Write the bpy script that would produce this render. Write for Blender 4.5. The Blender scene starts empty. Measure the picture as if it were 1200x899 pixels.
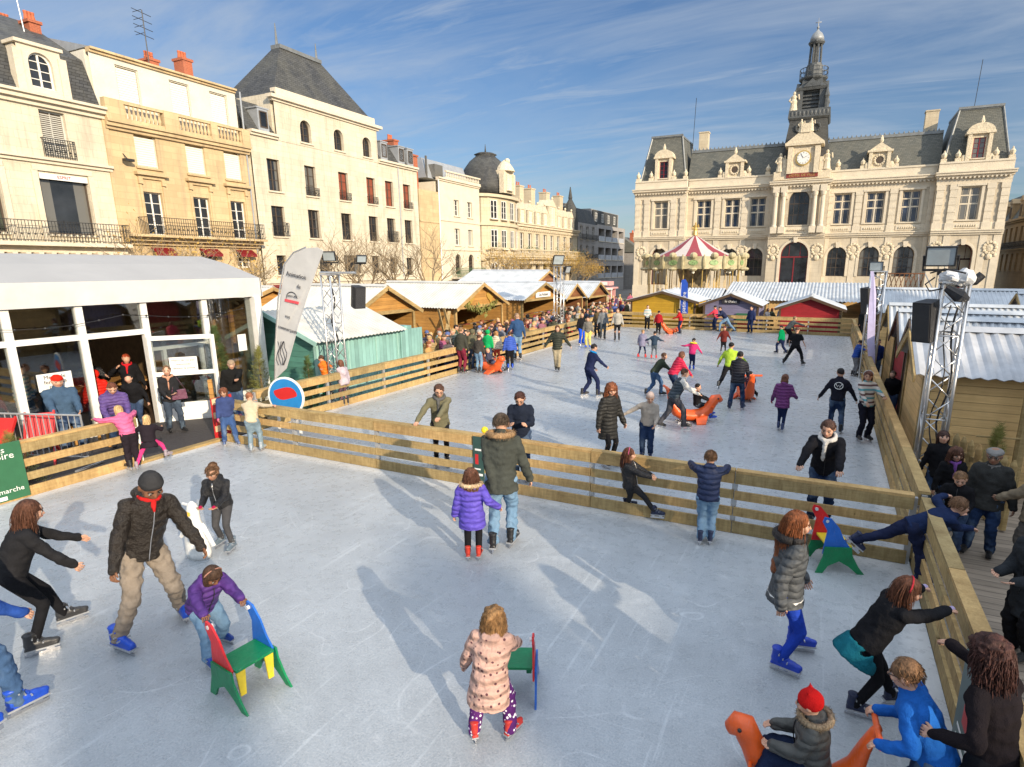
import bpy, bmesh, math, random
from math import sin, cos, pi, radians, hypot, atan2
from mathutils import Vector, Matrix, noise
random.seed(7)
sc = bpy.context.scene
col = sc.collection
# ---------------------------------------------------------------- camera numbers
YAW, PIT, ROL = radians(-25.27), radians(-13.32), radians(-.09)
F, CX, CY, H0 = 686., 642., 474.5, 3.65
_f = Vector((sin(YAW)*cos(PIT), cos(YAW)*cos(PIT), sin(PIT)))
_r = Vector((cos(YAW), -sin(YAW), 0)); _u = _r.cross(_f)
_R = _r*cos(ROL)+_u*sin(ROL); _U = -_r*sin(ROL)+_u*cos(ROL)
def ray(x, y): return _f+_R*((x-CX)/F)+_U*((CY-y)/F)
def P(x, y, z=0.):
    d = ray(x, y); t = (z-H0)/d.z; return Vector((d.x*t, d.y*t, z))
def onX(x, y, X):
    d = ray(x, y); t = X/d.x; return Vector((X, d.y*t, H0+d.z*t))
def onY(x, y, Y):
    d = ray(x, y); t = Y/d.y; return Vector((d.x*t, Y, H0+d.z*t))
cam = bpy.data.objects.new('camera', bpy.data.cameras.new('camera')); col.objects.link(cam)
cam.matrix_world = Matrix.Translation((0, 0, H0)) @ Matrix((_R, _U, -_f)).transposed().to_4x4()
cam.data.sensor_width = 36; cam.data.lens = F/1200*36
cam.data.shift_x = -(CX-600)/1200; cam.data.shift_y = (CY-449.5)/1200
cam.data.clip_start = .1; cam.data.clip_end = 3000
sc.camera = cam
# ---------------------------------------------------------------- materials
MATS = {}
class NT:
    def __init__(s, name):
        s.m = bpy.data.materials.new(name); s.m.use_nodes = True
        s.t = s.m.node_tree; s.b = s.t.nodes['Principled BSDF']
    def n(s, ty, **kw):
        o = s.t.nodes.new(ty)
        for k, v in kw.items():
            if k in o.inputs: o.inputs[k].default_value = v
            elif hasattr(o, k): setattr(o, k, v)
        return o
    def l(s, a, b): s.t.links.new(a, b)
    def ramp(s, fac, stops):
        r = s.t.nodes.new('ShaderNodeValToRGB'); e = r.color_ramp.elements
        while len(e) < len(stops): e.new(.5)
        for i, (p, c) in enumerate(stops):
            e[i].position = p; e[i].color = (c, c, c, 1) if isinstance(c, (int, float)) else (*c[:3], 1)
        s.l(fac, r.inputs[0]); return r.outputs[0]
    def coord(s, kind='Object', scale=(1, 1, 1), rot=(0, 0, 0)):
        c = s.t.nodes.new('ShaderNodeTexCoord') if kind != 'Position' else s.t.nodes.new('ShaderNodeNewGeometry')
        mp = s.t.nodes.new('ShaderNodeMapping'); mp.inputs['Scale'].default_value = scale; mp.inputs['Rotation'].default_value = rot
        s.l(c.outputs[kind], mp.inputs[0]); return mp.outputs[0]
    def noise(s, vec, scale, detail=4, rough=.5):
        o = s.n('ShaderNodeTexNoise', Scale=scale, Detail=detail, Roughness=rough); s.l(vec, o.inputs['Vector']); return o.outputs['Fac']
    def mixc(s, fac, a, b, mode='MIX'):
        o = s.t.nodes.new('ShaderNodeMix'); o.data_type = 'RGBA'; o.blend_type = mode
        for v, i in ((fac, 0), (a, 6), (b, 7)):
            if hasattr(v, 'links'): s.l(v, o.inputs[i])
            elif i == 0: o.inputs[0].default_value = v
            else: o.inputs[i].default_value = (*v[:3], 1)
        return o.outputs[2]
    def math(s, op, a, b=0.):
        o = s.t.nodes.new('ShaderNodeMath'); o.operation = op
        for v, i in ((a, 0), (b, 1)):
            if hasattr(v, 'links'): s.l(v, o.inputs[i])
            else: o.inputs[i].default_value = v
        return o.outputs[0]
    def bump(s, h, dist, strength=1.):
        o = s.n('ShaderNodeBump', Distance=dist, Strength=strength); s.l(h, o.inputs['Height'])
        s.l(o.outputs[0], s.b.inputs['Normal'])
    def set(s, col=None, rough=.6, metal=0., spec=.5):
        if col is not None:
            if hasattr(col, 'links'): s.l(col, s.b.inputs['Base Color'])
            else: s.b.inputs['Base Color'].default_value = (*col[:3], 1)
        if hasattr(rough, 'links'): s.l(rough, s.b.inputs['Roughness'])
        else: s.b.inputs['Roughness'].default_value = rough
        s.b.inputs['Metallic'].default_value = metal
        s.b.inputs['Specular IOR Level'].default_value = spec
        return s.m
def flat(name, c, rough=.6, metal=0., var=.12, nsc=6., bump=0., bsc=40., spec=.5):
    if name in MATS: return MATS[name]
    t = NT(name); v = t.coord()
    n = t.noise(v, nsc, 5, .6)
    k = t.ramp(n, [(.25, 1-var), (.75, 1+var)])
    if bump: t.bump(t.noise(v, bsc, 3), bump)
    MATS[name] = t.set(t.mixc(1., c, k, 'MULTIPLY'), rough, metal, spec); return MATS[name]
def stone(name, c, c2, bw=.9, bh=.38, dirt=.35, mortar=.75):
    t = NT(name); g = t.n('ShaderNodeNewGeometry'); sp = t.n('ShaderNodeSeparateXYZ'); t.l(g.outputs['Position'], sp.inputs[0])
    u = t.math('ADD', sp.outputs[0], sp.outputs[1]); cb = t.n('ShaderNodeCombineXYZ'); t.l(u, cb.inputs[0]); t.l(sp.outputs[2], cb.inputs[1])
    br = t.n('ShaderNodeTexBrick', Scale=1.); t.l(cb.outputs[0], br.inputs['Vector'])
    br.inputs['Brick Width'].default_value = bw; br.inputs['Row Height'].default_value = bh; br.inputs['Mortar Size'].default_value = .012
    br.inputs['Color1'].default_value = (*c, 1); br.inputs['Color2'].default_value = (*c2, 1)
    br.inputs['Mortar'].default_value = (*[x*mortar for x in c], 1)
    n1 = t.noise(g.outputs['Position'], .5, 6, .7)
    mp = t.coord('Position', (2.2, 2.2, .25)); n2 = t.noise(mp, 1., 5, .65)
    a = t.mixc(t.ramp(n1, [(.4, 0.), (.75, dirt)]), br.outputs[0], tuple(x*.62 for x in c2))
    a = t.mixc(t.ramp(n2, [(.5, 0.), (.8, dirt)]), a, (.2, .17, .13)); st = t.noise(t.coord('Position', (5., 5., .35)), 1., 5, .6); a = t.mixc(t.ramp(st, [(.56, 0.), (.8, dirt)]), a, (.16, .14, .12))
    t.bump(t.noise(g.outputs['Position'], 9, 5), .02, .5)
    MATS[name] = t.set(a, .85, 0, .3); return MATS[name]
def wood(name, c, c2, axis='X', pl=.14, lines=True, rough=.65, vert=False):
    """planked timber: board lines every pl metres along the height (vert: along the length)"""
    t = NT(name); g = t.n('ShaderNodeNewGeometry')
    sp = t.n('ShaderNodeSeparateXYZ'); t.l(g.outputs['Position'], sp.inputs[0])
    u = t.math('ADD', sp.outputs[0], sp.outputs[1]); w = (sp.outputs[1] if axis == 'Y' else u) if vert else sp.outputs[2]; o = (sp.outputs[0] if axis == 'Y' else sp.outputs[2]) if vert else u
    row = t.math('FLOOR', t.math('DIVIDE', w, pl)); fr = t.math('FRACT', t.math('DIVIDE', w, pl))
    cb = t.n('ShaderNodeCombineXYZ'); t.l(t.math('MULTIPLY', o, 1.2), cb.inputs[0]); t.l(t.math('MULTIPLY', w, 22.), cb.inputs[1]); t.l(row, cb.inputs[2])
    gr = t.noise(cb.outputs[0], 1.5, 6, .65)
    cc = t.mixc(t.ramp(gr, [(.3, 0.), (.72, 1.)]), c, c2)
    wn = t.n('ShaderNodeTexWhiteNoise', noise_dimensions='1D'); t.l(row, wn.inputs['W'])
    cc = t.mixc(1., cc, t.ramp(wn.outputs['Value'], [(0., .78), (1., 1.12)]), 'MULTIPLY')
    big = t.noise(g.outputs['Position'], 1.3, 4, .6)
    cc = t.mixc(1., cc, t.ramp(big, [(.3, .8), (.7, 1.1)]), 'MULTIPLY')
    if lines:
        ln = t.ramp(fr, [(0., 0.), (.05, 1.), (.95, 1.), (1., 0.)]); cc = t.mixc(1., cc, t.ramp(fr, [(0., .35 if axis == 'Y' else .7), (.06, 1.), (.94, 1.), (1., .35 if axis == 'Y' else .7)]), 'MULTIPLY')
        t.bump(t.mixc(.15, ln, gr), .008)
    else: t.bump(gr, .003)
    MATS[name] = t.set(cc, rough, 0, .35); return MATS[name]
def timber(name, c, c2):
    t = NT(name); oi = t.n('ShaderNodeObjectInfo'); ad = t.n('ShaderNodeVectorMath', operation='ADD'); t.l(t.coord('Object', (1.5, 1.5, 9.)), ad.inputs[0]); cb = t.n('ShaderNodeCombineXYZ'); r7 = t.math('MULTIPLY', oi.outputs['Random'], 71.)
    [t.l(r7, cb.inputs[k]) for k in (0, 1, 2)]; t.l(cb.outputs[0], ad.inputs[1]); v = ad.outputs[0]; g = t.noise(v, 2.2, 7, .7); b = t.noise(t.coord('Position'), 1.1, 3)
    gv = t.n('ShaderNodeVectorMath', operation='MULTIPLY'); t.l(v, gv.inputs[0]); gv.inputs[1].default_value = (14, 14, .25); fine = t.noise(gv.outputs[0], 2.4, 5, .6)
    kn = t.n('ShaderNodeTexVoronoi', Scale=1.7); kv = t.n('ShaderNodeVectorMath', operation='MULTIPLY'); t.l(v, kv.inputs[0]); kv.inputs[1].default_value = (1.5, 1.5, .4); t.l(kv.outputs[0], kn.inputs['Vector'])
    cc = t.mixc(t.ramp(g, [(.32, 0.), (.7, 1.)]), c, c2); cc = t.mixc(1., cc, t.ramp(fine, [(.3, .82), (.7, 1.12)]), 'MULTIPLY')
    cc = t.mixc(t.ramp(kn.outputs['Distance'], [(0., .85), (.08, 0.)]), cc, tuple(x*.3 for x in c2))
    cc = t.mixc(1., cc, t.ramp(b, [(.3, .75), (.7, 1.15)]), 'MULTIPLY'); cc = t.mixc(1., cc, t.ramp(oi.outputs['Random'], [(0., (.74, .78, .8)), (.5, (1., 1., .96)), (1., (1.18, 1.08, 1.))]), 'MULTIPLY')
    t.bump(fine, .004)
    MATS[name] = t.set(cc, .75, 0, .2); return MATS[name]
def slate(name, c, c2, wd=.35, hh=.16):
    t = NT(name); g = t.n('ShaderNodeNewGeometry'); sp = t.n('ShaderNodeSeparateXYZ'); t.l(g.outputs['Position'], sp.inputs[0])
    u = t.math('ADD', sp.outputs[0], sp.outputs[1]); cb = t.n('ShaderNodeCombineXYZ'); t.l(u, cb.inputs[0]); t.l(sp.outputs[2], cb.inputs[1])
    br = t.n('ShaderNodeTexBrick', Scale=1.); t.l(cb.outputs[0], br.inputs['Vector'])
    br.inputs['Brick Width'].default_value = wd; br.inputs['Row Height'].default_value = hh; br.inputs['Mortar Size'].default_value = .01
    br.inputs['Color1'].default_value = (*c, 1); br.inputs['Color2'].default_value = (*c2, 1); br.inputs['Mortar'].default_value = (*[x*.4 for x in c], 1)
    n = t.noise(t.coord('Position', (.6, .6, .25)), 1., 6, .7)
    a = t.mixc(t.ramp(n, [(.4, 0.), (.75, .6)]), br.outputs[0], (.13, .125, .1))
    t.bump(br.outputs['Fac'], -.01)
    MATS[name] = t.set(a, .6, 0, .2); return MATS[name]
def glass(name, c, rough=.06):
    t = NT(name); v = t.coord('Position'); oi = t.n('ShaderNodeObjectInfo'); ox = t.coord()
    n = t.noise(v, .9, 4)
    k = t.ramp(n, [(.3, tuple(x*.4 for x in c)), (.7, tuple(min(1, x*1.8) for x in c))])
    sp = t.n('ShaderNodeSeparateXYZ'); t.l(ox, sp.inputs[0]); ax = t.math('ABSOLUTE', sp.outputs[0])
    cur = t.math('MULTIPLY', t.math('GREATER_THAN', ax, t.math('MULTIPLY', oi.outputs['Random'], .9)), t.math('GREATER_THAN', t.math('FRACT', t.math('MULTIPLY', oi.outputs['Random'], 7.)), .55))
    k = t.mixc(t.math('MULTIPLY', cur, .8), k, (.16, .155, .14))
    t.bump(t.noise(v, 1.2, 2), .03, .5)
    MATS[name] = t.set(k, rough, 0, .5); return MATS[name]
# object-colour materials for clothing: one material per fabric, colour on the object
def fabric(name, rough, kind):
    t = NT(name); oi = t.n('ShaderNodeObjectInfo'); v = t.coord()
    n = t.noise(v, 7, 4, .6); f = t.noise(v, 160, 2)
    c = t.mixc(1., oi.outputs['Color'], t.ramp(n, [(.3, .82), (.7, 1.18)]), 'MULTIPLY')
    if kind == 'puff':
        w = t.n('ShaderNodeTexWave', Scale=4.6, Distortion=3.2, Detail=2., bands_direction='Z'); w.inputs['Detail Scale'].default_value = 2.
        t.l(v, w.inputs['Vector'])
        h = t.math('ADD', t.math('POWER', w.outputs['Fac'], .6), t.math('MULTIPLY', t.noise(v, 22, 3), .6)); t.bump(h, .013)
        c = t.mixc(1., c, t.ramp(w.outputs['Fac'], [(0., .86), (.25, 1.)]), 'MULTIPLY')
    elif kind == 'leather':
        h = t.math('ADD', t.noise(v, 16, 5, .7), t.math('MULTIPLY', t.noise(v, 60, 2), .15)); t.bump(h, .035)
    elif kind == 'denim':
        fd = t.noise(t.coord('Object', (1, 1, .5)), 5, 4); c = t.mixc(t.ramp(fd, [(.45, 0.), (.75, .55)]), c, (.3, .42, .55))
        t.bump(t.math('ADD', t.noise(v, 14, 4), t.math('MULTIPLY', f, .2)), .02)
    elif kind == 'dots':
        vo = t.n('ShaderNodeTexVoronoi', Scale=22.); t.l(v, vo.inputs['Vector'])
        c = t.mixc(t.ramp(vo.outputs['Distance'], [(.2, 1.), (.26, 0.)]), c, (.12, .05, .06))
        w = t.n('ShaderNodeTexWave', Scale=3.2, Distortion=3., bands_direction='Z'); t.l(v, w.inputs['Vector'])
        t.bump(t.math('ADD', w.outputs['Fac'], t.noise(v, 18, 4)), .03)
    elif kind == 'whitedots':
        vo = t.n('ShaderNodeTexVoronoi', Scale=30.); t.l(v, vo.inputs['Vector'])
        c = t.mixc(t.ramp(vo.outputs['Distance'], [(.28, 1.), (.34, 0.)]), c, (.8, .75, .8)); t.bump(n, .01)
    elif kind == 'stripes':
        w = t.n('ShaderNodeTexWave', Scale=3.6, Distortion=.6, bands_direction='Z'); t.l(v, w.inputs['Vector'])
        c = t.mixc(t.ramp(w.outputs['Fac'], [(.35, 0.), (.45, 1.)]), c, (.55, .5, .45))
        w2 = t.n('ShaderNodeTexWave', Scale=1.8, Distortion=.6, bands_direction='Z'); t.l(v, w2.inputs['Vector'])
        c = t.mixc(t.ramp(w2.outputs['Fac'], [(.86, 0.), (.93, 1.)]), c, (.1, .3, .33)); t.bump(f, .006)
    elif kind == 'knit':
        t.bump(t.math('ADD', t.noise(v, 12, 3), t.math('MULTIPLY', f, .35)), .02)
    elif kind == 'hair':
        vv = t.coord('Object', (1, 1, .25)); h = t.noise(vv, 60, 4, .7)
        big = t.noise(v, 9, 3)
        c = t.mixc(1., oi.outputs['Color'], t.ramp(h, [(.3, .4), (.7, 1.8)]), 'MULTIPLY'); c = t.mixc(1., c, t.ramp(big, [(.3, .7), (.7, 1.35)]), 'MULTIPLY'); t.bump(h, .012)
    elif kind == 'skin':
        c = t.mixc(1., oi.outputs['Color'], t.ramp(t.noise(v, 18, 3), [(.3, (.92, .88, .86)), (.7, (1.06, 1.0, .98))]), 'MULTIPLY')
        t.b.inputs['Subsurface Weight'].default_value = .08; t.b.inputs['Subsurface Radius'].default_value = (.02, .008, .005)
    else:
        t.bump(t.math('ADD', t.noise(v, 12, 4, .6), t.math('MULTIPLY', f, .15)), .022)
    MATS[name] = t.set(c, rough, 0, .35 if kind in ('leather', 'skin') else .2 if kind in ('hair', 'puff') else .08); return MATS[name]
for nm, r, k in (('puff', .55, 'puff'), ('leather', .33, 'leather'), ('cloth', .85, 'cloth'), ('denim', .9, 'denim'), ('dots', .7, 'dots'), ('whitedots', .7, 'whitedots'),
                 ('stripes', .9, 'stripes'), ('knit', .95, 'knit'), ('hair', .5, 'hair'), ('skin', .55, 'skin')): fabric(nm, r, k)
def plasticmat():
    t = NT('plastic'); oi = t.n('ShaderNodeObjectInfo'); v = t.coord()
    c = t.mixc(1., oi.outputs['Color'], t.ramp(t.noise(v, 5, 5, .7), [(.3, .75), (.7, 1.15)]), 'MULTIPLY'); fr = t.noise(t.coord('Object', (6, 60, 6)), 3, 5, .7); c = t.mixc(t.ramp(fr, [(.58, 0.), (.8, .35)]), c, (.5, .5, .5))
    sc_ = t.noise(t.coord('Object', (3, 40, 3)), 3, 3); t.bump(t.noise(v, 30, 2), .002)
    MATS['plastic'] = t.set(c, t.ramp(sc_, [(.3, .3), (.7, .5)]), 0, .5)
plasticmat()
stone('stone_white', (.67, .60, .465), (.61, .54, .41), .9, .36, .5)
stone('stone_ochre', (.62, .47, .27), (.54, .40, .225), .9, .34, .5)
stone('stone_cream', (.60, .51, .36), (.55, .46, .32), .9, .36, .35)
stone('stone_hall', (.61, .53, .40), (.55, .475, .355), 1.1, .42, .4)
stone('stone_brown', (.42, .30, .17), (.38, .27, .15), 1., .4, .5)
stone('stone_grey', (.36, .34, .32), (.33, .31, .29), 1., .4, .5)
stone('brick_red', (.38, .12, .06), (.30, .09, .05), .22, .07, .3, 1.3)
flat('render_cream', (.63, .56, .43), .9, var=.12, nsc=1.2, bump=.01, bsc=8)
flat('render_white', (.64, .60, .50), .9, var=.1, nsc=1.2, bump=.01, bsc=8)
flat('trim', (.62, .545, .42), .85, var=.12, nsc=1.5, bump=.02, bsc=8)
flat('carved', (.63, .54, .39), .9, var=.2, nsc=4, bump=.05, bsc=9)
slate('slate', (.045, .047, .05), (.075, .077, .08)); slate('slate_old', (.11, .115, .105), (.16, .16, .14))
flat('lead', (.20, .21, .21), .5, .3, .25, 3, .01, 20); flat('lead_dark', (.085, .09, .09), .55, .2, .4, 3, .02, 12); flat('dome_grey', (.27, .28, .28), .5, .2, .25, 3); flat('zinc', (.42, .44, .46), .45, .4, .15, 2)
glass('glass_dark', (.018, .02, .024)); glass('glass_blue', (.02, .028, .05)); glass('glass_green', (.05, .06, .045))
flat('iron', (.03, .03, .03), .5, .2); flat('frame_white', (.72, .70, .64), .5); flat('frame_dark', (.07, .05, .035), .6)
flat('shutter_white', (.76, .72, .62), .7, var=.05); flat('shutter_grey', (.5, .49, .44), .7, var=.08); flat('shutter_red', (.24, .06, .03), .6)
flat('door_red', (.20, .015, .02), .45); flat('gold', (.55, .38, .12), .4, .4, .3, 9); flat('terracotta', (.45, .12, .05), .8)
timber('rail', (.52, .375, .175), (.29, .19, .08)); timber('rail_pale', (.50, .40, .22), (.34, .25, .12))
wood('hut_wood', (.55, .30, .085), (.40, .19, .05)); wood('hut_pine', (.74, .50, .22), (.58, .37, .15)); wood('hut_rust', (.28, .12, .05), (.2, .08, .035))
wood('hut_teal', (.27, .49, .46), (.23, .43, .40), vert=True, pl=.16); wood('hut_teal_shaded', (.10, .27, .22), (.08, .22, .18), pl=.16); wood('hut_yellow', (.52, .32, .03), (.45, .26, .02)); wood('hut_purple', (.20, .19, .30), (.17, .16, .26))
wood('hut_red', (.36, .02, .03), (.28, .015, .02)); wood('deck', (.33, .27, .21), (.2, .16, .12), axis='Y', vert=True, pl=.14); wood('dark_wood', (.11, .07, .04), (.07, .045, .03))
flat('sheet_white', (.46, .485, .51), .5, .1, .25, 1.8); flat('sheet_cream', (.50, .49, .45), .5, 0, .2, 1.6); flat('sheet_grey', (.40, .41, .43), .5, .15, .3, 2.2)
flat('tarp', (.56, .55, .53), .55, 0, .1, 1.5, .02, 2.5); flat('alu', (.62, .62, .62), .32, .85, .1, 8); flat('galv', (.5, .51, .52), .45, .6, .15, 8); flat('white_paint', (.75, .74, .7), .5)
flat('black', (.015, .015, .017), .55, 0, .2, 8, .01, 20); flat('lamp_glass', (.42, .47, .48), .12, .3); flat('paper', (.75, .75, .72), .8, var=.03); flat('ink', (.02, .02, .03), .8)
flat('rubber', (.03, .03, .032), .8, bump=.01); flat('steel', (.6, .6, .62), .25, .95); flat('red_paint', (.5, .02, .02), .45); flat('green_board', (.03, .13, .06), .5); flat('interior', (.22, .13, .06), .8, var=.3)
flat('bark', (.16, .11, .06), .95, var=.3, nsc=8, bump=.02, bsc=20); flat('twig', (.22, .165, .10), .9, var=.3); flat('leaf_gold', (.42, .26, .05), .8, var=.4, nsc=3); flat('fir', (.07, .11, .03), .8, var=.5, nsc=5); flat('fir_gold', (.20, .2, .05), .8, var=.4, nsc=5); flat('leaf', (.08, .12, .04), .8, var=.4, nsc=5)
# ---------------------------------------------------------------- mesh builder
class MB:
    def __init__(s): s.v = []; s.f = []; s.mi = []; s.cur = 0
    def add(s, vs, fs):
        b = len(s.v); s.v += [tuple(v) for v in vs]; s.f += [tuple(i+b for i in f) for f in fs]; s.mi += [s.cur]*len(fs); return s
    def quad(s, a, b, c, d): return s.add((a, b, c, d), [(0, 1, 2, 3)])
    def box(s, a, b):
        x0, y0, z0 = a; x1, y1, z1 = b
        return s.add([(x0, y0, z0), (x1, y0, z0), (x1, y1, z0), (x0, y1, z0), (x0, y0, z1), (x1, y0, z1), (x1, y1, z1), (x0, y1, z1)],
                     [(0, 3, 2, 1), (4, 5, 6, 7), (0, 1, 5, 4), (1, 2, 6, 5), (2, 3, 7, 6), (3, 0, 4, 7)])
    def rings(s, rs, cap=True, close=True):
        n = len(rs[0]); vs = [p for r in rs for p in r]; fs = []
        for i in range(len(rs)-1):
            for j in range(n if close else n-1):
                k = (j+1) % n; fs.append((i*n+j, i*n+k, (i+1)*n+k, (i+1)*n+j))
        if cap: fs.append(tuple(range(n-1, -1, -1))); fs.append(tuple((len(rs)-1)*n+j for j in range(n)))
        return s.add(vs, fs)
    def tube(s, pts, rad, n=6, cap=True):
        pts = [Vector(p) for p in pts]; rs = []
        if not hasattr(rad, '__len__'): rad = [rad]*len(pts)
        prev = None
        for i, p in enumerate(pts):
            d = (pts[min(i+1, len(pts)-1)]-pts[max(i-1, 0)])
            if d.length < 1e-9: d = Vector((0, 0, 1))
            d.normalize()
            if prev is None: a = d.cross(Vector((0, 0, 1)) if abs(d.z) < .9 else Vector((1, 0, 0))).normalized()
            else:
                a = prev-d*prev.dot(d)
                a = a.normalized() if a.length > 1e-6 else d.orthogonal().normalized()
            prev = a; b = d.cross(a)
            rs.append([p+(a*cos(2*pi*(j+.5)/n)+b*sin(2*pi*(j+.5)/n))*rad[i] for j in range(n)])
        return s.rings(rs, cap)
    def bar(s, a, b, w, h=None):
        """rectangular bar from a to b, w wide sideways, h high"""
        h = w if h is None else h
        a = Vector(a); b = Vector(b); d = (b-a).normalized(); u = d.cross(Vector((0, 0, 1)))
        u = Vector((1, 0, 0)) if u.length < 1e-5 else u.normalized(); v = u.cross(d)
        q = [u*(w/2*i)+v*(h/2*j) for i, j in ((-1, -1), (1, -1), (1, 1), (-1, 1))]
        return s.rings([[a+k for k in q], [b+k for k in q]])
    def ell(s, c, r, n=12, m=8, rot=None):
        c = Vector(c); vs = []; fs = []
        if not hasattr(r, '__len__'): r = (r, r, r)
        for i in range(1, m):
            t = pi*i/m
            for j in range(n):
                a = 2*pi*j/n; q = Vector((r[0]*sin(t)*cos(a), r[1]*sin(t)*sin(a), r[2]*cos(t)))
                if rot is not None: q = rot @ q
                vs.append(c+q)
        tp = Vector((0, 0, r[2])); bt = Vector((0, 0, -r[2]))
        if rot is not None: tp = rot @ tp; bt = rot @ bt
        vs += [c+tp, c+bt]; T = len(vs)-2; B = T+1
        for i in range(m-2):
            for j in range(n):
                k = (j+1) % n; fs.append((i*n+j, (i+1)*n+j, (i+1)*n+k, i*n+k))
        for j in range(n):
            k = (j+1) % n; fs.append((T, j, k)); fs.append((B, (m-2)*n+k, (m-2)*n+j))
        return s.add(vs, fs)
    def lathe(s, c, prof, n=16, cap=True):
        return s.rings([[Vector((c[0]+r*cos(2*pi*j/n), c[1]+r*sin(2*pi*j/n), c[2]+z)) for j in range(n)] for r, z in prof], cap)
    def prism(s, poly, f0, f1):
        """poly of 2-D points; f0, f1 map a point to 3-D on each face"""
        n = len(poly); return s.add([f0(*p) for p in poly]+[f1(*p) for p in poly],
            [tuple(range(n-1, -1, -1)), tuple(range(n, 2*n))]+[(j, (j+1) % n, n+(j+1) % n, n+j) for j in range(n)])
    def mesh(s, name, mats, smooth=False, fix=True):
        me = bpy.data.meshes.new(name); me.from_pydata([tuple(v) for v in s.v], [], s.f)
        if not isinstance(mats, (list, tuple)): mats = [mats]
        for m in mats: me.materials.append(MATS[m] if isinstance(m, str) else m)
        if any(s.mi): me.polygons.foreach_set('material_index', s.mi)
        if fix:
            bm = bmesh.new(); bm.from_mesh(me); bmesh.ops.recalc_face_normals(bm, faces=bm.faces); bm.to_mesh(me); bm.free()
        if smooth: me.polygons.foreach_set('use_smooth', [True]*len(me.polygons))
        return me
    def build(s, name, mats, parent=None, smooth=False, world=False, color=None, fix=True):
        if world and parent is not None:
            im = parent.matrix_basis.inverted(); s.v = [tuple(im @ Vector(v)) for v in s.v]
        o = bpy.data.objects.new(name, s.mesh(name, mats, smooth, fix)); col.objects.link(o)
        if parent is not None: o.parent = parent
        if color: o.color = (*color[:3], 1)
        return o
def tag(o, label=None, cat=None, group=None, kind=None):
    if label: o['label'] = label
    if cat: o['category'] = cat
    if group: o['group'] = group
    if kind: o['kind'] = kind
    return o
def thing(name, label, cat, loc=(0, 0, 0), rz=0., group=None):
    o = bpy.data.objects.new(name, None); col.objects.link(o); o.empty_display_size = .1
    o.location = loc; o.rotation_euler = (0, 0, rz); o.matrix_basis = Matrix.Translation(loc) @ Matrix.Rotation(rz, 4, 'Z')
    return tag(o, label, cat, group)
KIDS = {}
def dup(o, parent=None):
    c = o.copy(); col.objects.link(c)
    if parent is not None: c.parent = parent
    for ch in o.children: dup(ch, c)
    return c
def text(name, body, size, loc, rot, mat, parent=None, align='CENTER', ext=.004):
    cu = bpy.data.curves.new(name, 'FONT'); cu.body = body; cu.size = size; cu.align_x = align; cu.align_y = 'CENTER'; cu.extrude = ext; cu.resolution_u = 2
    o = bpy.data.objects.new(name, cu); col.objects.link(o); dg = bpy.context.evaluated_depsgraph_get()
    me = bpy.data.meshes.new_from_object(o.evaluated_get(dg)); bpy.data.objects.remove(o)
    me.materials.clear(); me.materials.append(MATS[mat]); o = bpy.data.objects.new(name, me); col.objects.link(o)
    o.matrix_basis = Matrix.Translation(loc) @ (rot if isinstance(rot, Matrix) else Matrix.Identity(4))
    if parent is not None:
        o.parent = parent; o.matrix_basis = parent.matrix_basis.inverted() @ o.matrix_basis
    return o
def axes(x, y, z=None):
    x = Vector(x).normalized(); y = Vector(y).normalized(); z = x.cross(y)
    return Matrix((x, y, z)).transposed().to_4x4()
FACE_CAM = axes((1, 0, 0), (0, 0, 1))     # writing on a face that looks towards -Y
FACE_RINK = axes((0, 1, 0), (0, 0, 1))    # writing on a face that looks towards +X
# ================================================================ architecture helpers (local frame: x along, y inward, z up)
def wall(mb, u0, u1, z0, z1, holes=(), d=0., dep=.28):
    us = sorted({u0, u1} | {h[0]-h[2]/2 for h in holes} | {h[0]+h[2]/2 for h in holes})
    zs = sorted({z0, z1} | {h[1] for h in holes} | {h[1]+h[3] for h in holes})
    us = [u for u in us if u0-1e-6 <= u <= u1+1e-6]; zs = [z for z in zs if z0-1e-6 <= z <= z1+1e-6]
    for i in range(len(us)-1):
        for j in range(len(zs)-1):
            cu, cz = (us[i]+us[i+1])/2, (zs[j]+zs[j+1])/2
            if any(abs(cu-h[0]) < h[2]/2 and h[1] < cz < h[1]+h[3] for h in holes): continue
            mb.quad((us[i], d, zs[j]), (us[i+1], d, zs[j]), (us[i+1], d, zs[j+1]), (us[i], d, zs[j+1]))
    for h in holes:
        c, z, w, hh = h[:4]; arch = len(h) > 4 and h[4]; l, r, t, e = c-w/2, c+w/2, z+hh, d+dep
        zt = t-w/2 if arch else t
        mb.quad((l, d, z), (l, e, z), (l, e, zt), (l, d, zt)); mb.quad((r, d, z), (r, e, z), (r, e, zt), (r, d, zt)); mb.quad((l, d, z), (r, d, z), (r, e, z), (l, e, z))
        if not arch: mb.quad((l, d, t), (r, d, t), (r, e, t), (l, e, t))
        else:
            N = 8
            for s in (-1, 1):
                for k in range(N):
                    a, b = pi/2*k/N, pi/2*(k+1)/N
                    p = (c+s*w/2*cos(a), zt+w/2*sin(a)); q = (c+s*w/2*cos(b), zt+w/2*sin(b))
                    mb.quad((p[0], d, p[1]), (q[0], d, q[1]), (q[0], e, q[1]), (p[0], e, p[1]))
                    mb.add([(c+s*w/2, d, t), (p[0], d, p[1]), (q[0], d, q[1])], [(0, 1, 2)])
WC = {}
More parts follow.
